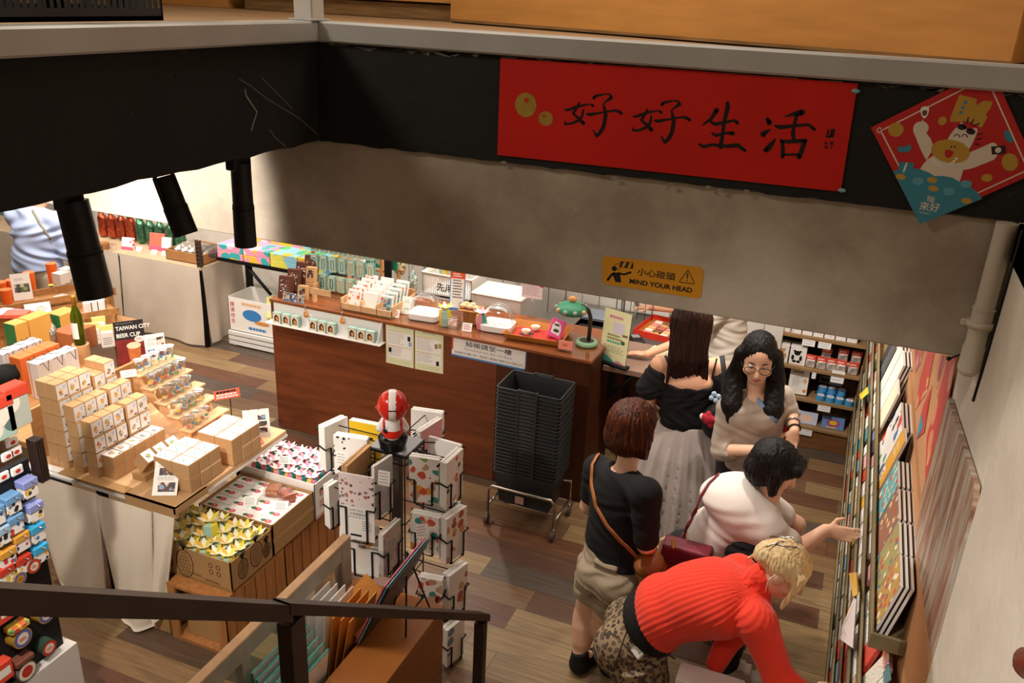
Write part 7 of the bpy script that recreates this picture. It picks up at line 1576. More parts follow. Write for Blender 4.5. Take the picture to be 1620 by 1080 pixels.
# old white window frame used as a partition
FR_ = mat('old_white_paint', '#b7b5a8', .6, var=.12, scale=7); FW = mat('bare_wood_edge', '#a9835c', .6, var=.15, scale=9)
t = thing('window_partition', 'old pale green-white wooden window frame standing as a partition', 'window frame', (-1.84, 2.0, 0)); o_ = T(1.84, -2.0, 0)
Y0_, Y1_ = 1.25, 2.79
def fb(nm, y0, y1, z0, z1, x0=-1.862, x1=-1.822, m=FR_): b = B(o_); b.bx(x0, x1, y0, y1, z0, z1, m, .003); return b.build(nm, t)
fb('stile', Y1_ - .075, Y1_, 0, .994); fb('stile', Y0_, Y0_ + .075, 0, .994); fb('top_rail', Y0_ + .075, Y1_ - .075, .905, .994); fb('bottom_rail', Y0_ + .075, Y1_ - .075, 0, .30); fb('mullion', 2.02, 2.07, .30, .905)
fb('bare_edge', Y0_, Y1_, .994, 1.0, -1.864, -1.82, FW); fb('inner_bead', Y1_ - .105, Y1_ - .075, .30, .905, -1.855, -1.84)
for y0, y1 in ((Y0_ + .075, 2.02), (2.07, Y1_ - .105)): fb('pane', y0, y1, .30, .905, -1.845, -1.841, glass('old_pane', (.90, .90, .87), .72, .12))
# wooden bin cabinet with folders
CAB = mat('cabinet_teak', '#a8682f', .4, var=.12, scale=3, stretch=(1, 1, 9)); CABD = mat('cabinet_teak_shaded', '#85501f', .45, var=.15, scale=3, stretch=(1, 1, 9))  # one teak in two tones: lit for the top, darkened as shade for the sides
t = thing('print_cabinet', 'orange-brown wooden cabinet with a print bin beside the stair rail', 'cabinet', (-1.58, 2.3, 0)); o_ = T(1.58, -2.3, 0)
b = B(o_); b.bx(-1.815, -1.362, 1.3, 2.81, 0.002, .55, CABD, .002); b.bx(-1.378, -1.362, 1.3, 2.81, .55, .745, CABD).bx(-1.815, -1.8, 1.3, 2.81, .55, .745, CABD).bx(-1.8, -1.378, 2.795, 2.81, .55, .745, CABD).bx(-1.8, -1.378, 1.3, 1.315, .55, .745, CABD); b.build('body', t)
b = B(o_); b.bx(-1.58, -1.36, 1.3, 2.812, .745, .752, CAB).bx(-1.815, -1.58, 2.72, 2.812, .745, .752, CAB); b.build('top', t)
TEALF = mat('teal_folder', '#3f9488', .5); ENV = mat('orange_envelope', '#d9913f', .6)
for k in range(6):
 m_ = T(-1.775 + .027 * k, 2.20 - .02 * k, .56) @ RY(-3 + 4 * k * .5); b = B(); b.bx(-.004, .004, -.17, .17, 0, .30, TEALF, .001); b.bx(.004, .0048, -.165, .165, .005, .296, PAPER); o = b.build('folder'); o.matrix_world = m_; tag(o, 'teal folder standing in the print bin, %s from the window frame' % ORD[k], 'folder', 'teal folders in the bin')
for k in range(7):
 m_ = T(-1.79 + .024 * k, 2.47 + .006 * k, .56) @ RY(-2 + 2 * k); b = B(); b.bx(-.003, .003, -.11, .11, 0, .34, PAPER if k < 4 else ENV, .001); o = b.build('envelope'); o.matrix_world = m_; tag(o, '%s envelope in the far half of the print bin, %s from the window frame' % ('white' if k < 4 else 'orange', ORD[k]), 'envelope', 'envelopes in the bin')
for k in range(3):
 b = B(); b.bx(-.003, .003, -.13, .13, 0, .04, ENV, .001); o = b.build('envelope'); o.matrix_world = T(-1.62 + .018 * k, 2.63 - .02 * k, .753) @ RY(-50); o.scale = (1, 1, 3.5); tag(o, 'orange envelope leaning on the cabinet top by the easel, %s one' % ORD[k], 'envelope', 'envelopes by the easel')
for k in range(2):
 b = B(); b.bx(-.0015, .0015, -.2, .2, 0, .26, glass('acrylic', (0.93, 0.95, 0.95), 0.8)); o = b.build('acrylic_divider'); o.matrix_world = T(-1.56 + .05 * k, 1.98 - .05 * k, .56) @ RY(6); tag(o, 'clear acrylic divider at the near end of the bin, %s one' % ('left', 'right')[k], 'divider')
# easel with leaning framed prints
t = thing('tabletop_easel', 'thin black wire easel on the cabinet top', 'easel', (-1.45, 2.66, .753)); b = B()
b.tube([(.035, -.10, 0), (-.03, 0.03, .33)], .004, BLACKM, 6).tube([(.04, .11, 0), (-.03, .03, .33)], .004, BLACKM, 6).tube([(-.09, .0, .0), (-.03, .03, .33)], .004, BLACKM, 6).tube([(.02, -.07, .07), (.02, .08, .07)], .004, BLACKM, 6); b.build('wire_frame', t)
for k, (c, nm) in enumerate((('#2a2724', 'dark-backed'), ('#7fa8b8', 'blue-edged'), ('#e06f8a', 'pink-edged'))):
 b = B(); b.bx(-.17, .17, 0, .38, -.006, 0, mat('print_' + c[1:], c, .4), .001); b.rect(-.16, .16, .01, .37, art('dark_print', '#33302c', ['#5a5a50', '#2a2f33', '#6a5f50'], 14, .5, warp=.08), None, .0005)
 M = frame(Vector((-1.56 - .012 * k, 2.60, .775)), (0, -1, -.05), (.40, 0, .92)); o = b.build('framed_print'); o.matrix_world = M; tag(o, '%s print leaning on the wire easel' % nm, 'print')
# ------------------------------------------------------------------ card spinner
SX, SY = -1.885, 3.325
t = thing('card_spinner', 'black wire card spinner with four sides between cabinet and counter', 'spinner', (SX, SY, 0)); o_ = T(-SX, -SY, 0)
b = B(); b.bx(-.022, .022, -.022, .022, .05, 1.19, mat('spinner_pole', '#4a3f38', .5)); b.build('pole', t)
b = B(); b.bx(-.105, .105, -.09, .09, 1.19, 1.198, mat('grey_plate', '#8d8d90', .35, .3), .002).bx(-.107, .107, -.092, .092, 1.172, 1.19, BLACKM, .003); b.build('top_plate', t)
b = B()
for a in range(4):
 c, s = math.cos(a * math.pi / 2 + .78), math.sin(a * math.pi / 2 + .78); b.tube([(0, 0, .06), (c * .16, s * .16, .05), (c * .3, s * .3, .012)], .012, BLACKM, 8)
b.build('foot', t)
b = B()
for s in (-1, 1):
 for q in (-1, 1): b.tube([(s * .1, q * .1, .08), (s * .1, q * .1, 1.19)], .004, BLACKM, 6)
for z in (.1, .45, .8, 1.14): b.tube([(-.1, -.1, z), (.1, -.1, z), (.1, .1, z), (-.1, .1, z)], .004, BLACKM, 6, True)
b.build('core_frame', t)
MK = lambda nm, base, cols, sc, sz, wp=.0: art(nm, base, cols, sc, sz, warp=wp)
STK = [  # name, label, p0 px, p1 px, ztop, height, thickness(+ towards), material, base count
 ('card_stack', 'thick stack of white cards in a clear sleeve at the upper left of the spinner', (513, 676), (550, 659), 1.2, .26, (-.05, 0), PAPER, 4),
 ('card_stack', 'bright yellow envelopes in the upper back pocket of the spinner', (552, 664), (603, 674), 1.2, .24, (0, .04), mat('yellow_card', '#efc52a', .45), 4),
 ('card_stack', 'white cards with black brush drawing at the upper left of the spinner', (527, 688), (580, 696), 1.2, .22, (0, .05), MK('brush_card', '#f1eeea', ['#2a2826', '#f1eeea', '#f1eeea', '#f1eeea'], 34, .32, .02), 4),
 ('card_stack', 'plain kraft cards behind the patterned sheet of the spinner', (549, 738), (588, 703), 1.2, .20, (-.035, 0), KRAFT, 3),
 ('card_sheet', 'tall sheet with a doodle pattern and small print at the spinner front', (535, 746), (591, 756), 1.2, .36, (0, .006), PAPER, 1),
 ('card_stack', 'pastel blue sleeve of cards right of the patterned sheet', (592, 738), (621, 719), 1.2, .30, (-.02, 0), MK('pastel_card', '#b9c4c6', ['#a9cbb4', '#d9c9d6', '#c3d2dc'], 12, .55, .05), 2),
 ('card_stack', 'white envelopes in the back right pocket of the spinner', (650, 647), (700, 654), 1.2, .24, (0, .045), PAPER, 4),
 ('card_stack', 'pale pink envelopes in the right back pocket of the spinner', (666, 683), (700, 661), 1.2, .24, (-.035, 0), mat('pink_card', '#eba9ad', .5), 3),
 ('card_stack', 'white printed cards behind the right front pocket', (678, 690), (729, 704), 1.2, .26, (0, .02), PAPER, 2),
 ('card_stack', 'white cards with coloured foods in the right front pocket', (647, 721), (694, 728), 1.2, .25, (0, .04), MK('food_card', '#f1ece6', ['#d2583e', '#7fae5a', '#c99a86', '#3f8f86', '#e8a04a', '#f1ece6'], 22, .48, .03), 3),
 ('card_stack', 'cards with small figures on the upper right face of the spinner', (707, 733), (733, 709), 1.2, .26, (-.04, 0), MK('figure_card', '#f1ece4', ['#3d3a3c', '#d8583c', '#f1ece4', '#f1ece4', '#e0b060'], 26, .35), 3),
 ('card_stack', 'white cards in the middle left pocket of the spinner', (520, 770), (535, 760), .88, .26, (-.04, 0), PAPER, 3),
 ('card_stack', 'card with a sleeping calico cat at the spinner front', (550, 824), (598, 833), .88, .30, (0, .02), PAPER, 2),
 ('card_stack', 'pastel patterned sleeve right of the cat card', (606, 847), (634, 820), .88, .24, (-.03, 0), MK('pastel_card2', '#d6cdd0', ['#c9a9b4', '#a9b4c9', '#b9c9a9', '#d6cdd0'], 20, .5, .03), 3),
 ('card_stack', 'food-patterned cards in the middle right front pocket', (649, 810), (694, 820), .88, .22, (0, .05), MK('food_card', '#f1ece6', ['#d2583e'], 22, .48), 4),
 ('card_stack', 'thick stack of white cards on the middle right face', (707, 822), (739, 800), .88, .27, (-.05, 0), MK('small_food_card', '#f2eee8', ['#d9a06a', '#f2eee8', '#f2eee8', '#b5604a'], 18, .4), 4),
 ('card_stack', 'white envelopes behind the middle right pocket', (675, 785), (727, 795), .88, .22, (0, .02), PAPER, 2),
 ('card_stack', 'red and yellow patterned cards in the third right pocket', (661, 912), (699, 919), .56, .2, (0, .05), MK('food_card', '#f1ece6', ['#d2583e'], 22, .48), 4),
 ('card_stack', 'stack of white cards on the third right face of the spinner', (711, 912), (740, 890), .56, .27, (-.05, 0), MK('small_food_card', '#f2eee8', ['#d9a06a'], 18, .4), 4),
 ('card_stack', 'stack of white and blue cards on the lowest right face of the spinner', (708, 998), (735, 976), .26, .25, (-.05, 0), MK('blue_card', '#f1eeea', ['#6f8fb4', '#f1eeea', '#3d4a5a'], 16, .4), 4),
 ('card_stack', 'kraft-backed cards in the lower left pocket of the spinner', (548, 930), (590, 937), .50, .24, (0, .05), KRAFT, 3),
]
for nm, lab, a, c, zt_, h_, off, m_, n in STK:
 if nm == 'card_stack' and 'lowest' in lab: h_ = .24
 P, Q = at(*a, Z=zt_), at(*c, Z=zt_); d = Q - P; d.z = 0; L_ = d.length; x = d.normalized(); nn = Vector((x.y, -x.x, 0))   # nn faces the viewer side
 offv = Vector((off[0], off[1], 0)); th = offv.length
 M = frame(P - Vector((0, 0, h_)), x, (0, 0, 1))
 tt = thing(nm, lab, 'cards', M=M)
 for k in range(n):
  b = B(); z1 = -th * k / n; b.bx(.0 + .001 * k, L_ - .001 * k, 0.004 * k, h_ - .003 * (k % 2), z1 - th / n * .9, z1, PAPER if m_ is not KRAFT else KRAFT)
  if k == 0: b.rect(0.001, L_ - .001, .006, h_ - .002, m_, None, .0006)
  if k == 0 and 'doodle' in lab:
   b.rect(0.001, L_ - .001, h_ * .52, h_ - .002, MK('doodle_sheet', '#efe2e0', ['#5a5458', '#b5706a', '#8a7a86', '#efe2e0', '#efe2e0'], 44, .42, .01), None, .0009); b.text('Little Grey', L_ * .3, h_ * .45, .016, BLACKP, None, .001); b.text('台灣插畫品牌', L_ * .3, h_ * .39, .015, BLACKP, None, .001); b.lines(L_ * .25, L_ * .85, [h_ * .35], .004, GREYP, None, .001); b.lines(L_ * .65, L_ * .95, [h_ * .3 - .012 * i for i in range(5)], .004, GREYP, None, .001); b.bx(L_ * .3, L_ * .62, h_ * .06, h_ * .09, .0008, .0012, BLACKP)
  if k == 0 and 'calico' in lab:
   for x_, y_, rx, ry, m2 in ((.5, .62, .26, .13, mat('cat_cream', '#efe6dc', .6)), (.36, .68, .14, .1, mat('cat_black', '#3d3735', .6)), (.66, .66, .15, .09, CHAR), (.5, .36, .28, .24, mat('cat_cream', '#efe6dc', .6)), (.5, .56, .1, .04, mat('cat_black', '#3d3735', .6))): b.disc(L_ * x_, h_ * y_, L_ * rx, h_ * ry, m2, None, .0009 + .0001 * x_)
   b.poly([(L_ * .24, h_ * .72), (L_ * .28, h_ * .88), (L_ * .42, h_ * .76)], mat('cat_black', '#3d3735', .6), T(0, 0, .001)); b.poly([(L_ * .62, h_ * .74), (L_ * .78, h_ * .82), (L_ * .78, h_ * .68)], CHAR, T(0, 0, .001))
  b.build('card', tt)
 # wire pocket of the spinner that carries the stack
 b = B(); W = lambda pts: b.tube([o_ @ (M @ Vector(p)) for p in pts], .005, BLACKM, 5)
 f_ = .008
 W([(-.006, h_ * .55, -th), (-.006, h_ * .5, f_), (L_ * .2, h_ * .5, f_), (L_ * .2, -.006, f_), (L_ * .8, -.006, f_), (L_ * .8, h_ * .5, f_), (L_ + .006, h_ * .5, f_), (L_ + .006, h_ * .55, -th)])
 W([(L_ * .2, -.006, f_), (L_ * .2, -.006, -th - f_), (L_ * .2, h_ * .9, -th - f_)]); W([(L_ * .8, -.006, f_), (L_ * .8, -.006, -th - f_), (L_ * .8, h_ * .9, -th - f_)]); W([(-.01, h_ * .9, -th - f_), (L_ + .01, h_ * .9, -th - f_)])
 mid = M @ Vector((L_ / 2, h_ * .9, -th - f_)); b.tube([o_ @ mid, (max(-.1, min(.1, mid.x - SX)), max(-.1, min(.1, mid.y - SY)), mid.z)], .0032, BLACKM, 5)
 b.build('wire_pocket', t)
for i, (px, py, z) in enumerate(((607, 768, 1.12), (540, 737, 1.1), (668, 851, .8), (545, 855, .7))):
 p = at(px, py, Z=z); standing_card('price_tag', 'white price tag clipped to the spinner, %s' % ('below the pastel sleeve', 'under the brush-drawn cards', 'in the middle front', 'left of the cat card')[i], 'price tag', tuple(p), .06, .075, (8, 5, 40, 5)[i], 8, lambda b, w_, h_: b.lines(-w_ * .4, w_ * .4, [h_ * .8, h_ * .6, h_ * .4, h_ * .2], h_ * .05, GREYP, None, .0005))
# toy figure on top of the spinner
TR = mat('toy_red', '#cf2b1c', .2); TW = mat('toy_white', '#ebe8e6', .25); TK = mat('toy_black', '#111315', .15)
p0 = at(620, 708, Z=1.2); fx, fy, fz = p0.x, p0.y + .01, 1.199; t = thing('toy_figure', 'red-helmeted toy figure with a white stripe seen from behind, on the spinner', 'figurine', (fx, fy, fz))
soft('base', t, TK, [('k', (fx, fy, fz + .001), (fx, fy, fz + .05), .058, .060), ('e', (fx - .028, fy + .0, fz + .05), (.034, .036, .03)), ('e', (fx + .028, fy, fz + .05), (.034, .036, .03))], .005, .02)
soft('body', t, None, [('c', (fx, fy, fz + .075), (fx, fy, fz + .135), .046, .038), ('c', (fx - .038, fy, fz + .13), (fx - .056, fy + .005, fz + .09), .016, .017), ('c', (fx + .038, fy, fz + .13), (fx + .056, fy + .005, fz + .09), .016, .017)], .005, .012, mats=[TW, TR], matfn=lambda c: ((c[:, 2] < fz + .097) & (c[:, 2] > fz + .062) & (np.abs(c[:, 0] - fx) < .047) | (np.abs(np.abs(c[:, 0] - fx) - .037) < .005) & (c[:, 2] > fz + .097)).astype(int))
soft('helmet', t, None, [('e', (fx, fy, fz + .207), (.064, .066, .064)), ('e', (fx, fy, fz + .19), (.06, .062, .058)), ('e', (fx - .066, fy, fz + .192), (.008, .012, .008)), ('e', (fx + .066, fy, fz + .192), (.008, .012, .008))], .005, .01, mats=[TR, TW], matfn=lambda c: (np.abs(c[:, 0] - fx) < .0165).astype(int))
b = B(); b.ell((-.034, -.04, .1), (.008, .008, .01), TK, 10).cyl((-.034, -.042, .108), (-.033, -.042, .128), .003, .002, TK, 8); b.build('ornament', t); b = B(); b.bx(-.0165, .0165, -.0685, -.06, .205, .2085, TK); b.build('stripe_seam', t)
t.rotation_euler = (0, 0, math.radians(29)); t.scale = (1.12, 1.12, 1.14)
# ------------------------------------------------------------------ nested shopping baskets on a trolley
BBK = mat('basket_charcoal', '#343536', .5); CHR = mat('chrome_tube', '#b9b2a8', .22, .95)
BX0, BX1, BY0, BY1 = -1.85, -1.44, 4.56, 4.83
bx_, by_, bh_ = .205, .135, .235
def basket():
 t = thing('shopping_basket', '', 'basket', (0, 0, 0), 0, 'nested shopping baskets'); b = B(); tp = .86
 def wall(p, q, n, gap0=None, gap1=None):   # p,q: top corners; bottom corners tapered
  for (u0, u1, v0, v1) in [(0, 1, .84, 1), (0, 1, .5, .56), (0, 1, .0, .1)] + [((i + .0) / n, (i + .5) / n, .1, .84) for i in range(n)] + ([(gap0, gap1, .1, .84)] if gap0 else []):
   vs = []
   for v in (v0, v1):
    s = tp + (1 - tp) * v
    for u in (u0, u1): vs.append(((p[0] + (q[0] - p[0]) * u) * s, (p[1] + (q[1] - p[1]) * u) * s, bh_ * v))
   b.add(vs, [(0, 1, 3, 2)], BBK)
 A = [(-bx_, -by_), (bx_, -by_), (bx_, by_), (-bx_, by_)]
 for i in range(4): wall(A[i], A[(i + 1) % 4], 26 if i % 2 == 0 else 16, .36, .62)
 b.add([(x * tp, y * tp, 0) for x, y in A], [(0, 1, 2, 3)], BBK); b.build('slotted_body', t)
 b = B(); p_, q_ = bx_ + .009, by_ + .009; b.tube([(-p_, -q_ + .01, bh_), (-p_ + .01, -q_, bh_), (p_ - .01, -q_, bh_), (p_, -q_ + .01, bh_), (p_, q_ - .01, bh_), (p_ - .01, q_, bh_), (-p_ + .01, q_, bh_), (-p_, q_ - .01, bh_)], .006, BBK, 8, True); b.build('rim', t)
 for s in (-1, 1): b = B(); b.tube([(-.06, s * (by_ + .010), bh_ + .004), (-.055, s * (by_ + .012), bh_ + .010), (.055, s * (by_ + .012), bh_ + .010), (.06, s * (by_ + .010), bh_ + .004)], .005, BBK, 6); b.cyl((-.06, s * (by_ + .010), bh_ - .01), (-.06, s * (by_ + .010), bh_ + .014), .009, .009, BBK, 8).cyl((.06, s * (by_ + .010), bh_ - .01), (.06, s * (by_ + .010), bh_ + .014), .009, .009, BBK, 8); b.build('handle', t)
 return t
bk0 = basket(); NB = 25; zb0 = .16; pitch = (1.0 - .16 - bh_) / (NB - 1)
for k in range(NB):
 p = ((BX0 + BX1) / 2 + (.002 if k % 2 else 0), (BY0 + BY1) / 2, zb0 + pitch * k); lab = 'dark grey shopping basket in the nested stack, ' + ('the topmost' if k == NB - 1 else 'the lowest on the trolley' if k == 0 else '%s from the bottom' % ORD[k])
 if k == 0: bk0.location = p; bk0['label'] = lab
 else: dup(bk0, p, 0, lab)
t = thing('basket_trolley', 'chrome tube trolley on castors under the basket stack', 'trolley', ((BX0 + BX1) / 2, (BY0 + BY1) / 2, 0))
w2, d2 = .235, .165
b = B(); b.tube([(-w2, -d2, .07), (-w2, -d2, .26), (-w2 + .03, -d2, .29), (w2 - .03, -d2, .29), (w2, -d2, .26), (w2, -d2, .07)], .011, CHR, 10); b.build('front_hoop', t)
b = B(); b.tube([(-w2, d2, .07), (-w2, d2, .20), (w2, d2, .26), (w2, d2, .07)], .009, CHR, 10); b.build('rear_hoop', t)
b = B(); b.tube([(-w2, -d2, .13), (-w2, d2, .13)], .008, CHR, 8).tube([(w2, -d2, .13), (w2, d2, .13)], .008, CHR, 8).tube([(-w2, -d2 + .06, .145), (w2, -d2 + .06, .145)], .007, CHR, 8).tube([(-w2, d2 - .06, .145), (w2, d2 - .06, .145)], .007, CHR, 8); b.build('bearer', t)
for sx_ in (-1, 1):
 for sy_ in (-1, 1):
  b = B(); b.cyl((sx_ * w2 - .011, sy_ * d2 - .01, .033), (sx_ * w2 + .011, sy_ * d2 - .01, .033), .032, .032, mat('castor_rubber', '#57524c', .6), 18).cyl((sx_ * w2, sy_ * d2, .03), (sx_ * w2, sy_ * d2, .075), .014, .012, CHR, 10); b.build('castor', t)
b = B(); b.bx(-.03, .03, -.004, 0, .19, .245, mat('pink_label', '#c9a59a', .6)); o = b.build('trolley_label'); o.parent = t; o.location = (-.02, -d2 + .022, .0)
# ------------------------------------------------------------------ souvenir rack at the lower left edge
XF = -2.98
t = thing('souvenir_rack', 'black panel rack hung with magnets and tins at the left edge', 'rack', (-3.02, 1.75, 0)); o_ = T(3.02, -1.75, 0)
p_far = at(78, 900, X=XF).y
b = B(o_); b.bx(XF - .03, XF, 1.1, p_far, .45, 1.42, mat('black_panel', '#15151a', .7)); b.build('panel', t)
b = B(o_); b.bx(XF - .12, XF + .05, 1.1, p_far + .03, 0, .45, mat('grey_base', '#cfcac6', .6)); b.build('base', t)
b = B(o_); b.bx(XF - .2, XF - .03, 1.2, 1.4, 0, 1.3, BLACKM); b.build('back_support', t)
HOOK = CHR
MAGC = {'light blue': '#6f9fd0', 'lavender blue': '#8f9ad6', 'amber': '#dba042', 'sky blue': '#3fa9dc', 'red': '#c8402c', 'pale blue': '#9fbfdc'}
def magnet_pack(c):
 t = thing('magnet_pack', '', 'pack', (0, 0, 0), 0, 'magnet packs on the souvenir rack'); b = B()
 for k in range(4): b.bx(.012 * k, .012 * k + .008, -.034, .034, .0 + .012 * (k == 3), .055, PAPER, .002)
 b.rect(-.03, .03, .004, .05, art('magnet_print', '#f2eeec', ['#d23f3f', '#3f7fc0', '#2c2c30', '#e8c04a', '#f2eeec'], 44, .45), frame((.0448, 0, 0), (0, 1, 0), (0, 0, 1)), .0004); b.build('cards', t)
 b = B(); b.bx(-.004, .05, -.036, .036, .050, .085, mat('magnet_' + c.replace(' ', '_'), MAGC[c], .35), .004); b.build('header', t)
 b = B(); b.tube([(-.004, 0, .075), (.075, 0, .08)], .002, CHR, 6); b.build('hook', t); return t
mp_ = {}
rows = [((45, 775), 'lavender blue'), ((54, 812), 'lavender blue'), ((57, 846), 'sky blue'), ((62, 878), 'sky blue'), ((18, 800), 'light blue'), ((22, 832), 'light blue'), ((32, 860), 'amber'), ((35, 895), 'red'), ((2, 850), 'pale blue'), ((10, 885), 'amber'), ((8, 912), 'red'), ((-8, 820), 'light blue')]
for k, ((px, py), c) in enumerate(rows):
 p = at(px, py, X=XF + .03); lab = '%s magnet pack on the black rack, %s' % (c, ('top of the right column', 'second in the right column', 'third in the right column', 'fourth in the right column', 'top of the middle column', 'second in the middle column', 'third in the middle column', 'fourth in the middle column', 'left column upper', 'left column middle', 'left column lower', 'at the very left edge')[k])
 q = (XF + .004, p.y, p.z - .03)
 if c not in mp_: mp_[c] = magnet_pack(c); mp_[c].location = q; mp_[c]['label'] = lab
 else: dup(mp_[c], q, 0, lab)
def tin_pack(name, px, py, r, c1, c2, c3, lab, header=None):
 p = at(px, py, X=XF + .06); t = thing('souvenir_tin', lab, 'tin', (XF + .004, p.y, p.z))
 b = B(); b.cyl((0, 0, 0), (.05, 0, 0), r, r, c1, 28); b.build('tin_body', t); M = frame((.0506, 0, 0), (0, 1, 0), (0, 0, 1))
 b = B(); b.disc(0, 0, r * .9, r * .9, c2, M, 0, 28); b.disc(0, 0, r * .6, r * .6, c3, M, .0004, 24); b.lines(-r * .4, r * .4, [.0, -r * .2], r * .12, REDP, M, .0008); b.build('lid_print', t)
 if header: b = B(); b.bx(-.002, .055, -r, r, r * .95, r * 1.6, header, .006); b.build('header', t)
 return t
TG = mat('tin_gold', '#cfa53c', .35, .4); TPU = mat('tin_purple', '#5f63a8', .4); TCR = mat('tin_cream', '#e6dccb', .5); TDG = mat('tin_dark_green', '#33493c', .4); PAT2 = art('header_print', '#e0bf4a', ['#d8703c', '#5a9a5f', '#c8483c', '#e0bf4a'], 30, .5)
tin_pack('t', 76, 972, .042, TG, TPU, TCR, 'gold round tin with a purple ring, upper one at the left edge', PAT2); tin_pack('t', 38, 1010, .045, TG, TPU, TCR, 'gold round tin with a purple ring, lower one at the left edge', PAT2)
tin_pack('t', 80, 1025, .038, TDG, mat('tin_red', '#c8382c', .4), TCR, 'dark green oval souvenir tin below the gold tins'); tin_pack('t', 45, 1062, .045, mat('tin_grey', '#6f6a68', .4), TCR, mat('tin_red2', '#b8332a', .4), 'grey and white souvenir tin with red print at the bottom left', mat('header_brown', '#7a4a3c', .5))
tin_pack('t', 56, 896, .032, mat('tin_brown', '#8a5a3c', .4), mat('tin_red', '#c8382c', .4), TCR, 'round red and cream badge above the handrail'); tin_pack('t', 34, 916, .03, TG, TPU, TG, 'small gold and purple badge just above the handrail')
for i, (px, py, m_, nm) in enumerate(((12, 965, REDT, 'red'), (4, 1065, REDT, 'red and orange'))):
 p = at(px, py, X=XF + .05); t = thing('souvenir_pack', '%s souvenir pack at the left edge, %s' % (nm, ('below the handrail', 'at the bottom')[i]), 'pack', (XF + .004, p.y, p.z)); B().bx(0, .05, -.05, .05, -.05, .05, m_, .006).build('pack', t); B().rect(-.035, .035, -.02, .02, PAPER, frame((.0506, 0, 0), (0, 1, 0), (0, 0, 1))).build('label', t)
for i, (px, py, m_) in enumerate(((30, 650, art('cup_pack', '#b9bfb4', ['#e8b04a', '#efe9dc', '#8a9a94'], 12, .5)), (6, 668, art('cup_pack2', '#a9c9c0', ['#efe9dc', '#5f7a78', '#a9c9c0'], 12, .5)))):
 p = at(px, py, X=XF + .06); t = thing('souvenir_pack', 'large pack with a red header at the top of the souvenir rack, %s' % ('right', 'left')[i], 'pack', (XF + .004, p.y, p.z)); B().bx(0, .06, -.05, .05, -.07, .06, m_, .003).build('pack', t); B().bx(-.002, .064, -.052, .052, .06, .11, REDT, .005).build('header', t)
for i, (px, py) in enumerate(((22, 700), (15, 722), (28, 715), (30, 745), (8, 755))):
 p = at(px, py, X=XF + .02); t = thing('badge_pack', 'small white badge on the black panel of the souvenir rack, %s' % ('top right', 'middle left', 'middle right', 'lower right', 'lower left')[i], 'badge', (XF + .001, p.y, p.z)); B().bx(0, .014, -.028, .028, -.02, .02, PAPER, .006).build('badge', t); B().disc(0, 0, .012, .009, REDP, frame((.0146, 0, 0), (0, 1, 0), (0, 0, 1))).build('print', t)
for k in range(4):
 b = B(); p = at(52, 725, X=XF - .0); b.bx(0, .055, -.004, .004, -.10, .10, mat('brown_folder', '#2f211c', .5), .002); o = b.build('dark_card'); o.location = (XF + .002, p_far + .006 + .011 * k, at(58, 735, X=XF + .06).z); tag(o, 'dark brown flat folder at the far edge of the souvenir rack, %s from it' % ORD[k], 'folder', 'dark folders')
t = thing('blue_bag', 'shiny blue bag on the rear table behind the souvenir rack', 'bag', (-3.98, 3.03, TZ + .001)); soft('bag', t, mat('shiny_blue', '#2f86c4', .3, .1), [('e', (-3.97, 3.05, TZ + .06), (.05, .06, .06)), ('e', (-3.98, 3.03, TZ + .12), (.035, .05, .05))], .01, .03)
t = thing('plush_toy', 'black rounded soft toy on a block at the left edge', 'toy', tuple(at(8, 592, Z=.96))); q = t.location; soft('toy_body', t, mat('black_fabric', '#121212', .9), [('e', (q.x, q.y, q.z), (.09, .1, .06)), ('e', (q.x + .05, q.y + .06, q.z + .06), (.02, .02, .04))], .01, .02)
B_ = B(); B_.bx(q.x - .1, q.x + .1, q.y - .1, q.y + .1, TZ + .0005, q.z - .058, KRAFT); tag(B_.build('toy_block'), 'kraft block under the black soft toy at the left edge', 'block')
# ------------------------------------------------------------------ people
from mathutils.bvhtree import BVHTree
SKIN = mat('skin', '#dba585', .5, var=.04, scale=9, spec=.3); SKIN2 = mat('skin_pale', '#e3b496', .5, var=.04, scale=9, spec=.3)
P3 = lambda px, py, Y: np.array(at(px, py, Y=Y))
HAIR = {}
def hairmat(n, c, c2): return mat('hair_' + n, c, .5, col2=c2, scale=5, stretch=(16, 16, 1.2), bump=.35, spec=.25)
def hand(wr, d, lat, pn, curl=.5, s=1.0):
 """palm, four fingers and a thumb; d fingers' direction, lat towards the thumb, pn palm normal"""
 d, lat, pn = nrm(d), nrm(lat), nrm(pn); K = {'k': .005}
 R = np.stack([lat, d, pn], 1); pr = [('e', wr + d * .048 * s, (.036 * s, .052 * s, .015 * s), R, {'k': .015})]
 for i, l in enumerate((.066, .075, .070, .054)):
  b0 = wr + d * .085 * s + lat * (.027 - .018 * i) * s; m = b0 + nrm(d + pn * curl * .35) * l * .5 * s; e = m + nrm(d + pn * curl * 1.5) * l * .5 * s
  pr += [('c', b0 - d * .015 * s, m, .0088 * s, .0082 * s, K), ('c', m, e, .0082 * s, .0068 * s, K)]
 b0 = wr + d * .025 * s + lat * .028 * s; m = b0 + nrm(d * .6 + lat + pn * .3) * .035 * s; e = m + nrm(d + lat * .3 + pn * .4) * .032 * s
 return pr + [('c', b0, m, .012 * s, .0095 * s, K), ('c', m, e, .0095 * s, .0078 * s, K)]
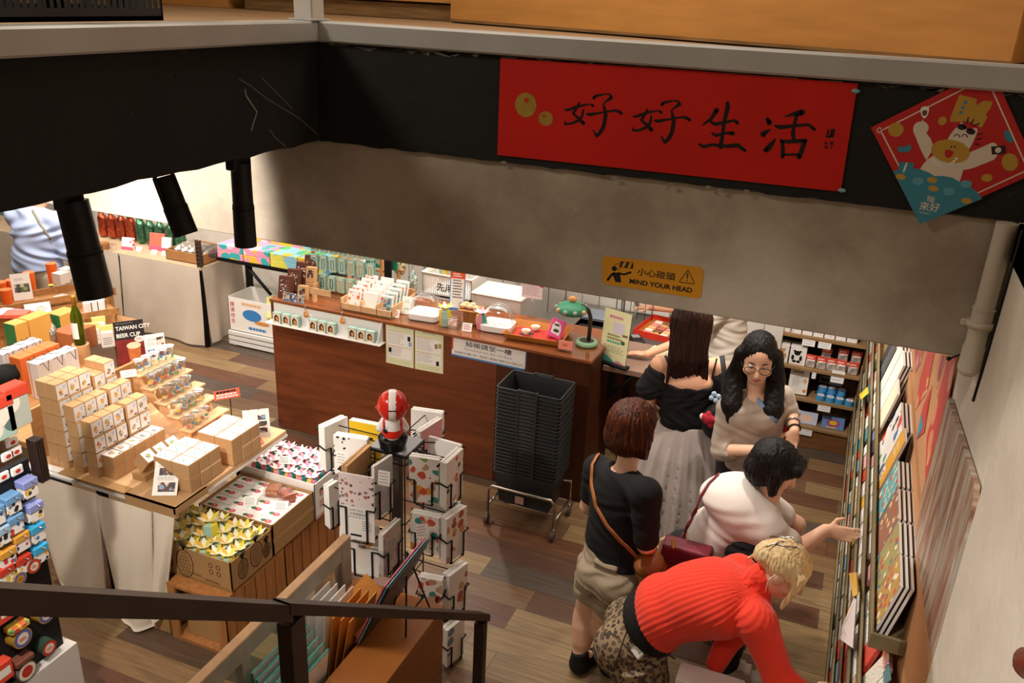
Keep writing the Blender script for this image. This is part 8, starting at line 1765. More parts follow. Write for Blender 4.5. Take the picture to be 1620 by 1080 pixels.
def head(c, f, u, s=1.0):
 f = nrm(f); u = nrm(np.asarray(u) - f * np.dot(u, f)); r = np.cross(f, u); R = np.stack([r, f, u], 1); q = lambda a, b, d: c + (r * a + f * b + u * d) * s
 E = lambda a, b, d, x, y, z, o: ('e', q(a, b, d), (x * s, y * s, z * s), R, o)
 pr = [E(0, -.008, .025, .074, .093, .088, {'k': .02}), E(0, .025, -.035, .062, .068, .082, {'k': .03}), E(0, .052, -.098, .030, .028, .024, {'k': .025}), ('c', q(0, .090, .005), q(0, .108, -.036), .008 * s, .0125 * s, {'k': .012}),
          E(0, .088, -.066, .023, .008, .007, {'k': .006}), E(0, .084, -.077, .019, .008, .006, {'k': .006})]
 for sd in (-1, 1): pr += [E(.075 * sd, -.005, -.015, .012, .022, .034, {'k': .008}), E(.031 * sd, .108, .004, .017, .02, .011, {'k': .012, 'cut': True}), E(.046 * sd, .062, -.035, .022, .022, .022, {'k': .02})]
 return pr, q, R
def face_parts(t, q, R, s, brow='#1d1715', lip='#b0645c'):
 for sd in (-1, 1):
  b = B(); M = Matrix(((*R[0], 0), (*R[1], 0), (*R[2], 0), (0, 0, 0, 1))); M.translation = Vector(q(.031 * sd, .079, .003))
  b.ell((0, 0, 0), (.0135 * s, .011 * s, .0085 * s), mat('eye_white', '#e6dfd8', .3), 12, M); b.ell((0, .0062 * s, -.001), (.0062 * s, .0056 * s, .0066 * s), mat('eye_dark', '#1e1410', .2), 10, M); o = b.build('eye', t); o.matrix_parent_inverse = Matrix.Translation(-t.location)
  b = B(); b.tube([q(.018 * sd, .091, .026), q(.032 * sd, .088, .031), q(.047 * sd, .078, .026)], [.003 * s, .0036 * s, .002 * s], mat('brow', brow, .7), 6); b.tube([q(.018 * sd, .0885, .008), q(.031 * sd, .0905, .0125), q(.045 * sd, .083, .008)], .0016 * s, mat('brow', brow, .7), 6); o = b.build('eyebrow', t); o.matrix_parent_inverse = Matrix.Translation(-t.location)
 b = B(); b.tube([q(-.024, .088, -.07), q(-.01, .0965, -.067), q(0, .0965, -.069), q(.01, .0965, -.067), q(.024, .088, -.07)], [.002 * s, .005 * s, .0048 * s, .005 * s, .002 * s], mat('lip', lip, .4), 8); b.tube([q(-.018, .088, -.075), q(0, .0955, -.078), q(.018, .088, -.075)], [.002 * s, .0062 * s, .002 * s], mat('lip', lip, .4), 8); o = b.build('lips', t); o.matrix_parent_inverse = Matrix.Translation(-t.location)
def torso(J, g=0.0, top=True):
 sd = J['shR'] - J['shL']; pe, wa, ch = J['pel'], J['wai'], J['che']
 pr = [('c', pe, wa, .118 + g, .098 + g, sd, 1.32), ('c', wa, ch, .098 + g, .108 + g, sd, 1.36)]
 if top: pr += [('c', J['shL'], J['shR'], .05 + g * .8, .05 + g * .8), ('c', ch, (J['shL'] + J['shR']) / 2, .10 + g, .06 + g, sd, 1.5)]
 return pr
def arm(J, s, g=0.0, upto=2, r=1.0):
 a, b, c = J['sh' + s], J['el' + s], J['wr' + s]; pr = [('c', a, b, .049 * r + g, .038 * r + g)]
 if upto > 1: pr.append(('c', b, c, .038 * r + g, .026 * r + g))
 return pr
def legs(J, g=0.0, calf=True, r=1.0):
 pr = []
 for s in 'LR':
  h, k, a = J['hip' + s], J['kn' + s], J['an' + s]; pr.append(('c', h, k, .088 * r + g, .056 * r + g))
  if calf: pr += [('c', k, a, .052 * r + g, .034 * r + g), ('c', k * .75 + a * .25, k * .45 + a * .55, .056 * r + g, .046 * r + g)]
 return pr
def person(label, J, f, hd, hands=(), skin=SKIN, s=1.0, feet=True, extra=(), vox=.0075, base=None):
 """J joints, f facing of the head, hd (head centre, up, scale)"""
 an = base if base is not None else (J['anL'] + J['anR']) / 2
 t = thing('person', label, 'person', (an[0], an[1], 0)); c, u, hs = hd; hp, q, R = head(c, f, u, hs)
 pr = torso(J) + arm(J, 'L', r=s) + arm(J, 'R', r=s) + legs(J, r=s) + hp + [('c', J['neck'], c - nrm(u) * .05, .052, .047)]
 for h in hands: pr += hand(*h)
 if feet:
  for w_ in 'LR': pr.append(('c', J['an' + w_], J['to' + w_], .036, .026))
 soft('body', t, skin, pr + list(extra), vox, .028); return t, q, R
def strands(c, amp=.0035, n=34):
 return lambda x, y, z: amp * np.sin(n * np.arctan2(y - c[1], x - c[0]) + 9 * (z - c[2]) + 2 * np.sin(14 * z)) + amp * .6 * np.sin(n * 2.3 * np.arctan2(y - c[1], x - c[0]) - 12 * z)
def bvh(o):
 me = o.data; M = o.matrix_parent_inverse.copy(); off = o.parent.location + M.translation
 return BVHTree.FromPolygons([Vector(v.co) + off for v in me.vertices], [tuple(p.vertices) for p in me.polygons])
def drapeline(name, t, m, objs, px, w_, lift=.004, flat=.35, label=None):
 """a strap lying on clothing: a flat band following the surfaces under the given sight lines"""
 tr = [bvh(o) for o in objs]; pts = []; P = []
 for i in range(len(px) - 1):
  for k in range(5): P.append((px[i][0] + (px[i + 1][0] - px[i][0]) * k / 5, px[i][1] + (px[i + 1][1] - px[i][1]) * k / 5))
 P.append(px[-1]); o_ = Vector((0, 0, EYE)); last = None
 for x, y in P:
  d = (at(x, y, Y=3) - o_).normalized(); hits = [h for h in (q.ray_cast(o_, d) for q in tr) if h[0] is not None]
  if hits: h = min(hits, key=lambda a: a[3]); last = h[3]; pts.append(h[0] + h[1] * lift)
  elif last: pts.append(o_ + d * last)
 b = B(T(*(-t.location))); b.tube(pts, w_, m, 8, flat=flat); return b.build(name, t, label=label)
def obj(t, name, m, prims, **k): return soft(name, t, m, prims, k.pop('vox', .0085), k.pop('k', .025), **k)
V = np.array
BLK = mat('black_knit', '#151416', .9, bump=.1, bscale=200); wrinkle = lambda a, fx, fz: (lambda x, y, z: a * np.sin(fx * x + 11 * y + 6 * np.sin(fz * z)) * np.sin(fz * z + 5 * x))
def stand(pel, fwd, side, h=.86, spread=.09, step=.0):
 """hip, knee, ankle and toe joints of straight standing legs under a pelvis"""
 J = {}
 for s, q in (('L', -1), ('R', 1)):
  hp = pel + side * q * spread; hp = V([hp[0], hp[1], pel[2] - .04]); gx = hp + fwd * step * q
  J['hip' + s] = hp; J['an' + s] = V([gx[0], gx[1], .075]); J['kn' + s] = (hp + J['an' + s]) / 2 + fwd * .02 + V([0, 0, .0]); J['to' + s] = J['an' + s] + fwd * .15 + V([0, 0, -.045])
 return J
# ---- woman in black top and long skirt, back view
Y = 4.74; f = nrm(V([-.25, 1, 0])); sd = nrm(V([1, .22, 0]))
J = dict(pel=P3(1082, 702, Y + .02), wai=P3(1083, 660, Y), che=P3(1089, 602, Y - .01), neck=P3(1091, 562, Y), shL=P3(1044, 577, Y - .03), shR=P3(1136, 580, Y + .03), elL=P3(1024, 640, Y - .06), elR=P3(1150, 660, Y), wrL=P3(1050, 660, Y + .17), wrR=P3(1140, 690, Y + .2))
J.update(stand(J['pel'], f, sd)); hc = P3(1094, 500, Y + .02)
t, q, R = person('person', J, f, (hc, V([0, 0, 1.]), 1.02), [(J['wrL'], f, sd, V([0, 0, -1]), .6), (J['wrR'], f, -sd, V([0, 0, -1]), .6)])
t['label'] = 'person with long dark hair, black top and long grey skirt, seen from behind'
tr = torso(J, .012, False); tr[1] = ('k',) + tr[1][1:]
o_top = obj(t, 'top', BLK, tr + [('c', J['shL'] * .8 + J['elL'] * .2 + V([-.005, 0, -.01]), J['shL'] * .42 + J['elL'] * .58 + V([-.02, 0, 0]), .070, .080, {'k': .03}), ('c', J['shR'] * .8 + J['elR'] * .2 + V([.005, 0, -.01]), J['shR'] * .42 + J['elR'] * .58 + V([.02, 0, 0]), .066, .076, {'k': .03})], disp=wrinkle(.004, 60, 25), clips=[(P3(1083, 672, Y), (0, 0, -1)), (V([0, 0, J['shL'][2] + .05]), (0, 0, 1))])
sk_c = J['pel']; z0_, z1_ = J['wai'][2] - .02, .10
def skirt(X, Y_, Z):
 tt = np.clip((z0_ - Z) / (z0_ - z1_), 0, 1.2); cx, cy = X - sk_c[0], Y_ - sk_c[1]; a = np.arctan2(cy, cx); r = .135 + .15 * tt ** .8 + .10 * np.clip(tt, 0, .25)
 r = r + (.014 * np.sin(13 * a + 2 * tt) + .009 * np.sin(29 * a - 3 * tt)) * tt ** .6
 d = np.sqrt((cx / 1.12) ** 2 + (cy / .9) ** 2) - r; d = np.maximum(d, -(d + .02)); return np.maximum(np.maximum(d, Z - z0_), z1_ - Z)
obj(t, 'skirt', mat('grey_skirt', '#b9aea8', .85, var=.06, scale=4, stretch=(6, 6, .6), sheen=.3), [('f', skirt, sk_c - V([.4, .4, .9]), sk_c + V([.4, .4, .25]))], vox=.010, k=.002)
for s in 'LR': obj(t, 'shoe', BLACKP, [('c', J['an' + s] + V([0, 0, -.03]), J['to' + s] + V([0, 0, .01]), .045, .038)], clips=[(V([0, 0, 0.004]), (0, 0, -1))])
HD = hairmat('dark', '#160b09', '#351a10'); bk = -f
hp = [('e', hc + V([0, 0, .03]) + bk * .02, (.098, .108, .112)), ('c', hc + bk * .06 + V([0, 0, -.0]), hc + bk * .085 + V([0, 0, -.22]), .09, .08, sd, 1.35), ('c', hc + bk * .085 + V([0, 0, -.22]), hc + bk * .105 + V([-.03, 0, -.33]), .055, .03, sd, 1.9), ('e', hc + f * .12 + V([0, 0, -.05]), (.07, .08, .1), {'cut': True})]
for dx, L_, r_ in ((-.09, -.42, .012), (-.05, -.38, .016), (-.02, -.50, .014), (.02, -.48, .018), (.06, -.45, .014), (.09, -.40, .012), (.11, -.46, .01)): hp.append(('c', hc + bk * .10 + sd * dx + V([0, 0, -.24]), hc + bk * .11 + sd * dx * 1.15 + V([0, 0, L_]), r_ * 1.5, r_ * .5, {'k': .015}))
obj(t, 'hair', HD, hp, disp=strands(hc, .003), vox=.0075)
ob = [o for o in t.children if o.name.startswith('body')]
drapeline('strap', t, BLACKP, ob, [(1048, 556), (1058, 575), (1071, 598)], .009, label='thin black shoulder strap'); drapeline('strap', t, BLACKP, ob, [(1136, 560), (1131, 580), (1126, 598)], .009, label='thin black shoulder strap')
bp_ = P3(1136, 668, Y - .10); t2 = thing('shoulder_bag', 'black shoulder bag with a dark strap hanging at the right side of the long-haired person', 'bag', tuple(bp_ + V([0, 0, -.12])))
obj(t2, 'bag', mat('black_leather', '#17161a', .5), [('e', bp_, (.10, .05, .12))]); b = B(T(*(-t2.location))); b.tube([P3(1142, 562, Y - .085), P3(1146, 590, Y - .115), P3(1144, 630, Y - .12), bp_ + V([.0, -.02, .06])], .018, mat('strap_grey', '#2b2d33', .7), 8, flat=.3); b.build('strap', t2)
fl = P3(1131, 628, Y - .16); b = B(M=T(*(V(fl) - V(t2.location))) @ RX(80))
for k in range(4): a = .4 + k * math.pi / 2; b.ell((.02 * math.cos(a), .02 * math.sin(a), 0), (.016, .016, .006), mat('flower_blue', '#a9c3d6', .5), 10)
b.build('flower_charm', t2); pl_ = P3(1120, 662, Y - .20); obj(t2, 'plush_charm', None, [('e', pl_, (.032, .028, .034)), ('e', pl_ + V([-.03, -.01, .012]), (.018, .016, .02)), ('e', pl_ + V([.02, 0, -.03]), (.018, .018, .026)), ('e', pl_ + V([.03, 0, .0]), (.024, .016, .016)), ('e', pl_ + V([.0, 0, .035]), (.014, .014, .014))], vox=.005, k=.01, mats=[mat('plush_red', '#b5283a', .9), mat('plush_cream', '#e6d6c2', .9)], matfn=lambda c: (c[:, 0] < pl_[0] - .032).astype(int))
# ---- woman with glasses and beige top
Y = 4.45; f = nrm(V([-.05, -1, -.25])); sd = nrm(V([-1, -.2, 0]))
J = dict(pel=P3(1190, 728, Y + .05), wai=P3(1192, 692, Y + .04), che=P3(1196, 648, Y + .02), neck=P3(1196, 622, Y + .03), shR=P3(1153, 646, Y - .03), shL=P3(1237, 628, Y + .12), elR=P3(1140, 712, Y - .08), elL=P3(1251, 655, Y + .10), wrR=P3(1206, 712, Y - .25), wrL=P3(1257, 680, Y - .02))
J.update(stand(J['pel'], nrm(V([0, -1, 0])), sd)); hc = P3(1200, 565, Y - .03)
f = nrm(V([-.0, -1, -.32])) ; f = nrm(f + V([.12, 0, 0]))
t, q, R = person('person with glasses, long black hair and a beige top, looking down', J, f, (hc, nrm(V([0, -.25, 1.])), 1.08), [(J['wrL'], V([-.05, -.3, -1]), V([-1, 0, 0]), V([0, -1, 0]), .5), (J['wrR'], V([1, -.3, .1]), V([0, 0, 1]), V([0, 1, 0]), .7)], SKIN2)
face_parts(t, q, R, 1.08)
BEI = mat('beige_knit', '#a8988a', .85, sheen=.2, bump=.08, bscale=220)
o_top = obj(t, 'top', BEI, torso(J, .016) + [('c', J['shR'], J['elR'], .066, .056), ('k', J['elR'], J['elR'] * .72 + J['wrR'] * .28, .056, .052), ('c', J['shL'], J['elL'] * .9 + J['shL'] * .1, .062, .054)] + [('e', J['che'] + V([sg * .065, -.075, -.01]), (.07, .065, .075)) for sg in (-1, 1)], disp=wrinkle(.003, 40, 22), clips=[(J['pel'] + V([0, 0, -.02]), (0, 0, -1)), (J['neck'] + V([0, -.02, .01]), (0, -.35, 1))])
obj(t, 'trousers', mat('black_trousers', '#1c1b1c', .8), [('c', J['pel'], J['pel'] + V([0, 0, -.03]), .13, .13, sd, 1.3)] + legs(J, .02), vox=.011)
for s in 'LR': obj(t, 'shoe', BLACKP, [('c', J['an' + s] + V([0, 0, -.03]), J['to' + s] + V([0, 0, .01]), .045, .038)], clips=[(V([0, 0, 0.004]), (0, 0, -1))])
HB_ = hairmat('black', '#080707', '#191514'); r_, F_, U_ = R[:, 0], R[:, 1], R[:, 2]
hp = [('e', q(0, -.022, .035), (.092, .108, .100), R)]
for sg in (-1, 1):
 a0 = q(.082 * sg, .0, .02); a1 = q(.10 * sg, .0, -.12) + V([0, .0, -.0]); a2 = a1 + V([.012 * -sg * (1 if sg < 0 else -1), -.075, -.15]); hp += [('c', a0, a1, .036, .042), ('c', a1, a2, .045, .055), ('c', a2, a2 + V([0, .0, -.11]), .052, .026)]
hp += [('c', q(0, -.07, -.05), q(0, -.09, -.25), .08, .085, r_, 1.3), ('e', q(0, .085, -.035), (.057, .08, .098), R, {'cut': True, 'k': .01}), ('e', q(-.008, .105, .05), (.056, .062, .052), R, {'cut': True, 'k': .01})]
obj(t, 'hair', HB_, hp, disp=strands(hc, .0028), vox=.0075, k=.018)
b = B(T(*(-t.location))); GLF = mat('glasses_frame', '#1c1714', .35)
for sg in (-1, 1):
 b.tube([q(.034 * sg + .027 * math.cos(a), .104 - .006 * abs(math.cos(a)), -.004 + .021 * math.sin(a)) for a in [k * math.pi / 9 for k in range(18)]], .0021, GLF, 6, True); b.tube([q(.061 * sg, .098, .0), q(.078 * sg, .06, .002), q(.08 * sg, -.01, -.005)], .002, GLF, 6)
b.tube([q(-.008, .108, .002), q(.008, .108, .002)], .002, GLF, 6); b.build('glasses', t)
drapeline('bag_strap', t, mat('blue_strap', '#6f8fb5', .7), [o_top], [(1184, 614), (1196, 630), (1212, 648), (1229, 668)], .012, label='light blue crossbody strap')
b = B(T(*(-t.location))); w1 = J['wrL'] * .55 + J['elL'] * .45; w2_ = J['wrL'] * .92 + J['elL'] * .08; dd = nrm(J['wrL'] - J['elL'])
for w_, r0, m_ in ((w1, .037, STEEL), (w2_, .033, BLACKP)): x_ = nrm(np.cross(dd, [0, 1, .2])); y_ = np.cross(dd, x_); b.tube([w_ + x_ * r0 * math.cos(a) + y_ * r0 * math.sin(a) for a in [k * math.pi / 8 for k in range(16)]], .0045, m_, 6, True)
b.build('bracelets', t)
rb = P3(1246, 664, Y + .16); t2 = thing('red_bag', 'shiny red bag behind the arm of the person with glasses', 'bag', tuple(rb)); obj(t2, 'bag', mat('red_shiny', '#b01a1c', .3), [('e', rb, (.05, .07, .13))])
t2.location.z -= 0
# ---- woman in black t-shirt and khaki shorts, reddish bob
Y = 3.52; f = nrm(V([.75, .75, -.1])); fb_ = nrm(V([.6, .8, 0])); sd = nrm(V([.8, -.6, 0]))
J = dict(pel=P3(968, 892, Y), wai=P3(972, 848, Y + .01), che=P3(984, 778, Y + .02), neck=P3(990, 740, Y + .02), shL=P3(946, 742, Y + .10), shR=P3(1022, 780, Y - .12), elL=P3(932, 800, Y + .12), elR=P3(1022, 860, Y - .14), wrL=P3(960, 830, Y + .35), wrR=P3(1034, 872, Y + .1))
J.update(stand(J['pel'], fb_, sd, spread=.085)); J['anL'] = np.array(at(917, 1040, Z=.09)); J['toL'] = J['anL'] + V([.07, .12, -.05]); J['anR'] = J['anL'] + V([.15, .05, 0]); J['toR'] = J['anR'] + V([.07, .12, -.05]); J['knL'] = P3(926, 975, Y + .02); J['knR'] = P3(956, 985, Y + .01); hc = P3(1004, 674, Y + .05)
t, q, R = person('person with short reddish brown hair, black t-shirt and khaki shorts, seen from behind', J, f, (hc, V([.05, 0, 1.]), 1.0), [(J['wrR'], nrm(V([.5, .5, -.2])), V([0, 0, 1]), V([-.5, .5, 0]), .9), (J['wrL'], nrm(V([.6, .5, 0])), V([0, 0, 1]), V([.5, -.5, 0]), .6)], SKIN2, 1.08)
o_tee = obj(t, 'tshirt', BLK, torso(J, .022) + [('c', J['shL'], J['shL'] * .35 + J['elL'] * .65, .072, .062), ('c', J['shR'], J['shR'] * .1 + J['elR'] * .9, .072, .060), ('e', J['neck'] + V([-.01, .0, .04]), (.085, .085, .075), {'cut': True, 'k': .01})], disp=wrinkle(.003, 38, 20), clips=[(P3(968, 868, Y), (-.2, .1, -1))])
KH = mat('khaki_cotton', '#a0917a', .85, var=.05, scale=6, bump=.12, bscale=150)
o_sh = obj(t, 'shorts', KH, [('c', J['pel'], J['pel'] + V([0, 0, .06]), .142, .130, sd, 1.22), ('e', J['pel'] + V([-.06, -.08, -.04]), (.10, .09, .10)), ('e', J['pel'] + V([.05, -.12, -.04]), (.10, .09, .10))] + [('k', J['hip' + s], J['hip' + s] * .38 + J['kn' + s] * .62, .118, .098) for s in 'LR'], disp=wrinkle(.005, 45, 30))
pk_ = drapeline('pocket_flap', t, KH, [o_sh], [(942, 884), (958, 893), (977, 899)], .018, .003, .25)
for s in 'LR': obj(t, 'ankle_boot', mat('black_suede', '#141415', .8), [('c', J['an' + s] + V([0, 0, .03]), J['an' + s] + V([0, 0, -.04]), .046, .050), ('c', J['an' + s] + V([0, 0, -.04]), J['to' + s] + V([0, 0, .01]), .046, .040)], clips=[(V([0, 0, .004]), (0, 0, -1)), (J['an' + s] + V([0, 0, .045]), (-.3, 0, 1))])
AUB = hairmat('auburn', '#210e08', '#54260f'); r_ = R[:, 0]
obj(t, 'hair', AUB, [('e', q(0, -.02, .035), (.105, .118, .105), R), ('e', q(0, -.045, -.05), (.108, .095, .10), R), ('c', q(-.085, .01, -.02), q(-.08, .02, -.12), .036, .028), ('c', q(.085, .01, -.02), q(.08, .02, -.12), .036, .028), ('e', q(0, .10, -.045), (.06, .07, .10), R, {'cut': True, 'k': .01})], disp=strands(hc, .0035), vox=.0075, k=.03, clips=[(q(0, 0, -.125), -R[:, 2])])
TANL = mat('tan_leather', '#a8673a', .5, var=.08, scale=8)
drapeline('bag_strap', t, TANL, [o_tee, o_sh], [(962, 711), (948, 716), (938, 735), (937, 765), (944, 800), (962, 832), (985, 858), (1004, 878), (1013, 888)], .013, .006, .35, 'tan leather strap')
gb = P3(1028, 897, Y - .06); t2 = thing('handbag', 'tan leather handbag hanging at the hip of the person in the black t-shirt', 'bag', tuple(gb + V([0, 0, -.1]))); obj(t2, 'bag', TANL, [('e', gb, (.07, .10, .085)), ('e', gb + V([.02, .05, -.03]), (.06, .07, .07))], disp=wrinkle(.004, 60, 40)); obj(t2, 'flap', mat('tan_leather_dark', '#8f5228', .5), [('e', gb + V([-.005, -.01, .03]), (.074, .10, .055))]); b = B(T(*(-t2.location))); b.cyl(gb + V([-.02, -.1, .05]), gb + V([-.02, -.11, .05]), .012, .012, FOIL, 12); b.build('clasp', t2)
# ---- woman in white t-shirt bending towards the rack
Y = 3.80; f = nrm(V([.93, -.1, -.35])); sd = nrm(V([.1, -1, 0]))
J = dict(pel=P3(1095, 888, Y), wai=P3(1122, 852, Y - .02), che=P3(1180, 808, Y - .04), neck=P3(1217, 782, Y - .03), shL=P3(1199, 785, Y + .13), shR=P3(1212, 838, Y - .17), elL=P3(1260, 830, Y + .18), elR=P3(1262, 868, Y - .14), wrL=P3(1240, 870, Y + .22), wrR=P3(1306, 838, Y - .10))
J.update(stand(J['pel'], V([1., 0, 0]), sd, spread=.10)); J['anR'] = np.array(at(1150, 1048, Z=.08)); J['toR'] = J['anR'] + V([.15, -.02, -.045]); J['anL'] = J['anR'] + V([-.12, .26, 0]); J['toL'] = J['anL'] + V([.15, 0, -.045])
J['knR'] = (J['hipR'] + J['anR']) / 2 + V([.10, 0, .02]); J['knL'] = (J['hipL'] + J['anL']) / 2 + V([.1, 0, .02]); hc = P3(1228, 738, Y - .03)
t, q, R = person('person with a black bob and white t-shirt bending towards the wall rack', J, f, (hc, nrm(V([.35, 0, 1.])), 1.0), [(J['wrR'], nrm(V([1, -.05, .05])), V([0, .3, 1]), V([0, 1, -.2]), .6), (J['wrL'], nrm(V([.3, 0, -1])), V([0, -1, 0]), V([1, 0, 0]), .5)], SKIN2, 1.08)
face_parts(t, q, R, 1.0)
WT_ = mat('white_jersey', '#dcd4cd', .85, var=.03, scale=5, bump=.08, bscale=160)
o_tee = obj(t, 'tshirt', WT_, torso(J, .026) + [('c', J['shL'], J['shL'] * .35 + J['elL'] * .65, .070, .062), ('c', J['shR'], J['shR'] * .38 + J['elR'] * .62, .076, .070), ('e', P3(1160, 785, Y - .05), (.16, .16, .085), {'k': .09})], disp=wrinkle(.0025, 30, 20), k=.05, clips=[(P3(1108, 836, Y), J['pel'] - J['che']), (J['neck'], J['neck'] - J['che'] + V([0.02, 0, .06]))])
DG = mat('dark_green_trousers', '#20262a', .8, bump=.1, bscale=120)
o_tr = obj(t, 'trousers', DG, [('c', J['pel'], J['wai'] * .45 + J['pel'] * .55, .150, .118, sd, 1.25), ('e', J['pel'] + V([-.05, .07, .0]), (.12, .11, .12)), ('e', J['pel'] + V([-.05, -.08, 0]), (.12, .11, .12))] + legs(J, .026, r=1.12), vox=.01)
for s in 'LR':
 SN = mat('white_sneaker', '#dcd8d2', .6); obj(t, 'sneaker', SN, [('c', J['an' + s] + V([-.02, 0, -.03]), J['to' + s] + V([0, 0, .012]), .050, .042), ('c', J['an' + s], J['an' + s] + V([0, 0, -.03]), .046, .05)], clips=[(V([0, 0, .004]), (0, 0, -1)), (J['an' + s] + V([0, 0, .02]), (.2, 0, 1))])
 b = B(T(*(-t.location)))
 for k in range(2): m_ = J['an' + s] * (.5 - .22 * k) + J['to' + s] * (.5 + .22 * k) + V([0, 0, .042]); b.box(tuple(m_), (.035, .085, .012), PAPER, .004)
 b.build('strap', t)
HK = hairmat('black', '#080707', '#191514')
obj(t, 'hair', HK, [('e', q(0, -.02, .035), (.103, .115, .100), R), ('e', q(0, -.05, -.045), (.10, .085, .085), R), ('c', q(-.08, .02, 0), q(-.083, .045, -.085), .034, .022), ('c', q(.08, .02, 0), q(.083, .045, -.085), .034, .022), ('c', q(-.05, .085, .06), q(.05, .085, .06), .028, .028), ('e', q(0, .12, -.06), (.065, .07, .105), R, {'cut': True, 'k': .01})], disp=strands(hc, .003), vox=.0075, k=.03)
MAR = mat('maroon_leather', '#7a2733', .45, var=.06, scale=8)
drapeline('bag_strap', t, MAR, [o_tee, o_tr], [(1141, 747), (1122, 765), (1107, 790), (1096, 820), (1084, 845), (1075, 858)], .010, .006, .4, 'dark red leather strap')
gb = P3(1085, 886, Y - .24); t2 = thing('shoulder_bag', 'dark red leather bag hanging at the hip of the person in the white t-shirt', 'bag', tuple(gb + V([0, 0, -.1]))); obj(t2, 'bag', MAR, [('f', lambda a, c, d: np.maximum(np.maximum(np.abs(a - gb[0]) - .10, np.abs(c - gb[1]) - .035), np.abs(d - gb[2]) - .075) - .015, gb - V([.13, .06, .1]), gb + V([.13, .06, .1]))], vox=.008)
obj(t2, 'flap', mat('maroon_dark', '#692030', .4), [('f', lambda a, c, d: np.maximum(np.maximum(np.abs(a - gb[0]) - .105, np.abs(c - gb[1]) - .042), np.abs(d - gb[2] - .035) - .04) - .01, gb - V([.13, .07, .05]), gb + V([.13, .07, .1]))], vox=.008); b = B(T(*(-t2.location))); b.cyl(gb + V([-.06, -.05, .085]), gb + V([-.07, -.03, .12]), .008, .008, FOIL, 10); b.cyl(gb + V([.02, -.06, .01]), gb + V([.07, -.06, .01]), .006, .006, FOIL, 8); b.build('buckle', t2)
jk = P3(1190, 858, Y - .2); t2 = thing('folded_jacket', 'dark jacket held under the white t-shirt by the bending person', 'jacket', tuple(jk + V([0, 0, -.1]))); obj(t2, 'jacket', BLK, [('e', jk + V([0, 0, -.04]), (.09, .06, .06)), ('e', jk + V([-.07, .02, -.08]), (.05, .05, .06))], disp=wrinkle(.008, 40, 30))
# ---- woman in red sweater bending, blonde
Y = 3.20; f = nrm(V([.9, -.1, -.5])); sd = nrm(V([.25, -.95, -.1]))
J = dict(pel=P3(1008, 1005, Y), wai=P3(1052, 962, Y - .02), che=P3(1140, 945, Y - .05), neck=P3(1205, 915, Y - .03), shL=P3(1168, 905, Y + .14), shR=P3(1198, 985, Y - .18), elL=P3(1160, 1000, Y + .06), elR=P3(1232, 1072, Y - .22), wrL=P3(1128, 1058, Y - .02), wrR=P3(1276, 1098, Y - .24))
J.update(stand(J['pel'], V([1., 0, 0]), sd, spread=.10)); hc = P3(1240, 900, Y - .03)
for s, dy in (('L', .14), ('R', -.12)): J['an' + s] = V([J['pel'][0] + .05, J['pel'][1] + dy, .08]); J['kn' + s] = (J['hip' + s] + J['an' + s]) / 2 + V([.07, 0, 0]); J['to' + s] = J['an' + s] + V([.16, 0, -.05])
t, q, R = person('person with blonde hair, orange-red ribbed sweater and leopard shorts, bending forward', J, f, (hc, nrm(V([.62, .05, 1.])), 1.0), [(J['wrR'], nrm(V([1, 0, -.2])), V([0, .5, 1]), V([0, 1, -.2]), .6), (J['wrL'], nrm(V([.2, -.2, -1])), V([0, -1, 0]), V([1, 0, 0]), .6)], SKIN2, 1.06)
face_parts(t, q, R, 1.0)
RS = mat('red_knit', '#f9412a', .85, sheen=.2, bump=.1, bscale=260); ax_ = nrm(J['che'] - J['pel']); cr_ = nrm(np.cross(ax_, V([0, 0, 1]))); up_ = np.cross(cr_, ax_)
def rb_(x, y, z):
 a = x * cr_[0] + y * cr_[1] + z * cr_[2]; c = x * up_[0] + y * up_[1] + z * up_[2]; return .0028 * np.sin(46 * np.arctan2(c + .02, a)) * np.clip(2.2 - 8 * np.hypot(a, c), 0, 1)
rib = lambda x, y, z: rb_(x - J['pel'][0], y - J['pel'][1], z - J['pel'][2]) + .0012 * np.sin(24 * x + 16 * z) * np.sin(20 * y)
o_sw = obj(t, 'sweater', RS, torso(J, .034) + [('c', J['shL'], J['elL'], .078, .062), ('c', J['elL'], J['wrL'] * .85 + J['elL'] * .15, .06, .044), ('c', J['shR'], J['elR'], .080, .064), ('c', J['elR'], J['wrR'] * .9 + J['elR'] * .1, .062, .045), ('e', P3(1120, 940, Y - .02), (.18, .17, .10), {'k': .07}), ('c', J['neck'], J['neck'] + (J['neck'] - J['che']) * .15, .066, .060)], disp=rib, vox=.0065, clips=[(P3(1050, 985, Y - .02), nrm(J['pel'] - J['che']) + V([.0, -.02, -.1]))])
obj(t, 'undershirt', BLACKP, [('c', J['pel'] * .45 + J['wai'] * .55, J['wai'], .146, .128, sd, 1.22)], clips=[(J['pel'] * .55 + J['wai'] * .45, J['pel'] - J['wai'])])
LEO = art('leopard_print', '#9c8767', ['#4a3a30', '#5d4a3c', '#3f332c', '#6b5645'], 46, .52, .8, warp=.012)
o_sh = obj(t, 'shorts', LEO, [('c', J['pel'], J['pel'] * .5 + J['wai'] * .5, .152, .135, sd, 1.22), ('e', J['pel'] + V([-.05, .08, -.01]), (.13, .12, .13)), ('e', J['pel'] + V([-.05, -.09, -.02]), (.13, .125, .13))] + [('k', J['hip' + s], J['hip' + s] * .45 + J['kn' + s] * .55, .135, .125) for s in 'LR'], clips=[(J['pel'] * .38 + J['wai'] * .62, J['wai'] - J['pel'])])
for s in 'LR': obj(t, 'shoe', BLACKP, [('c', J['an' + s] + V([0, 0, -.03]), J['to' + s] + V([0, 0, .01]), .045, .038)], clips=[(V([0, 0, 0.004]), (0, 0, -1))])
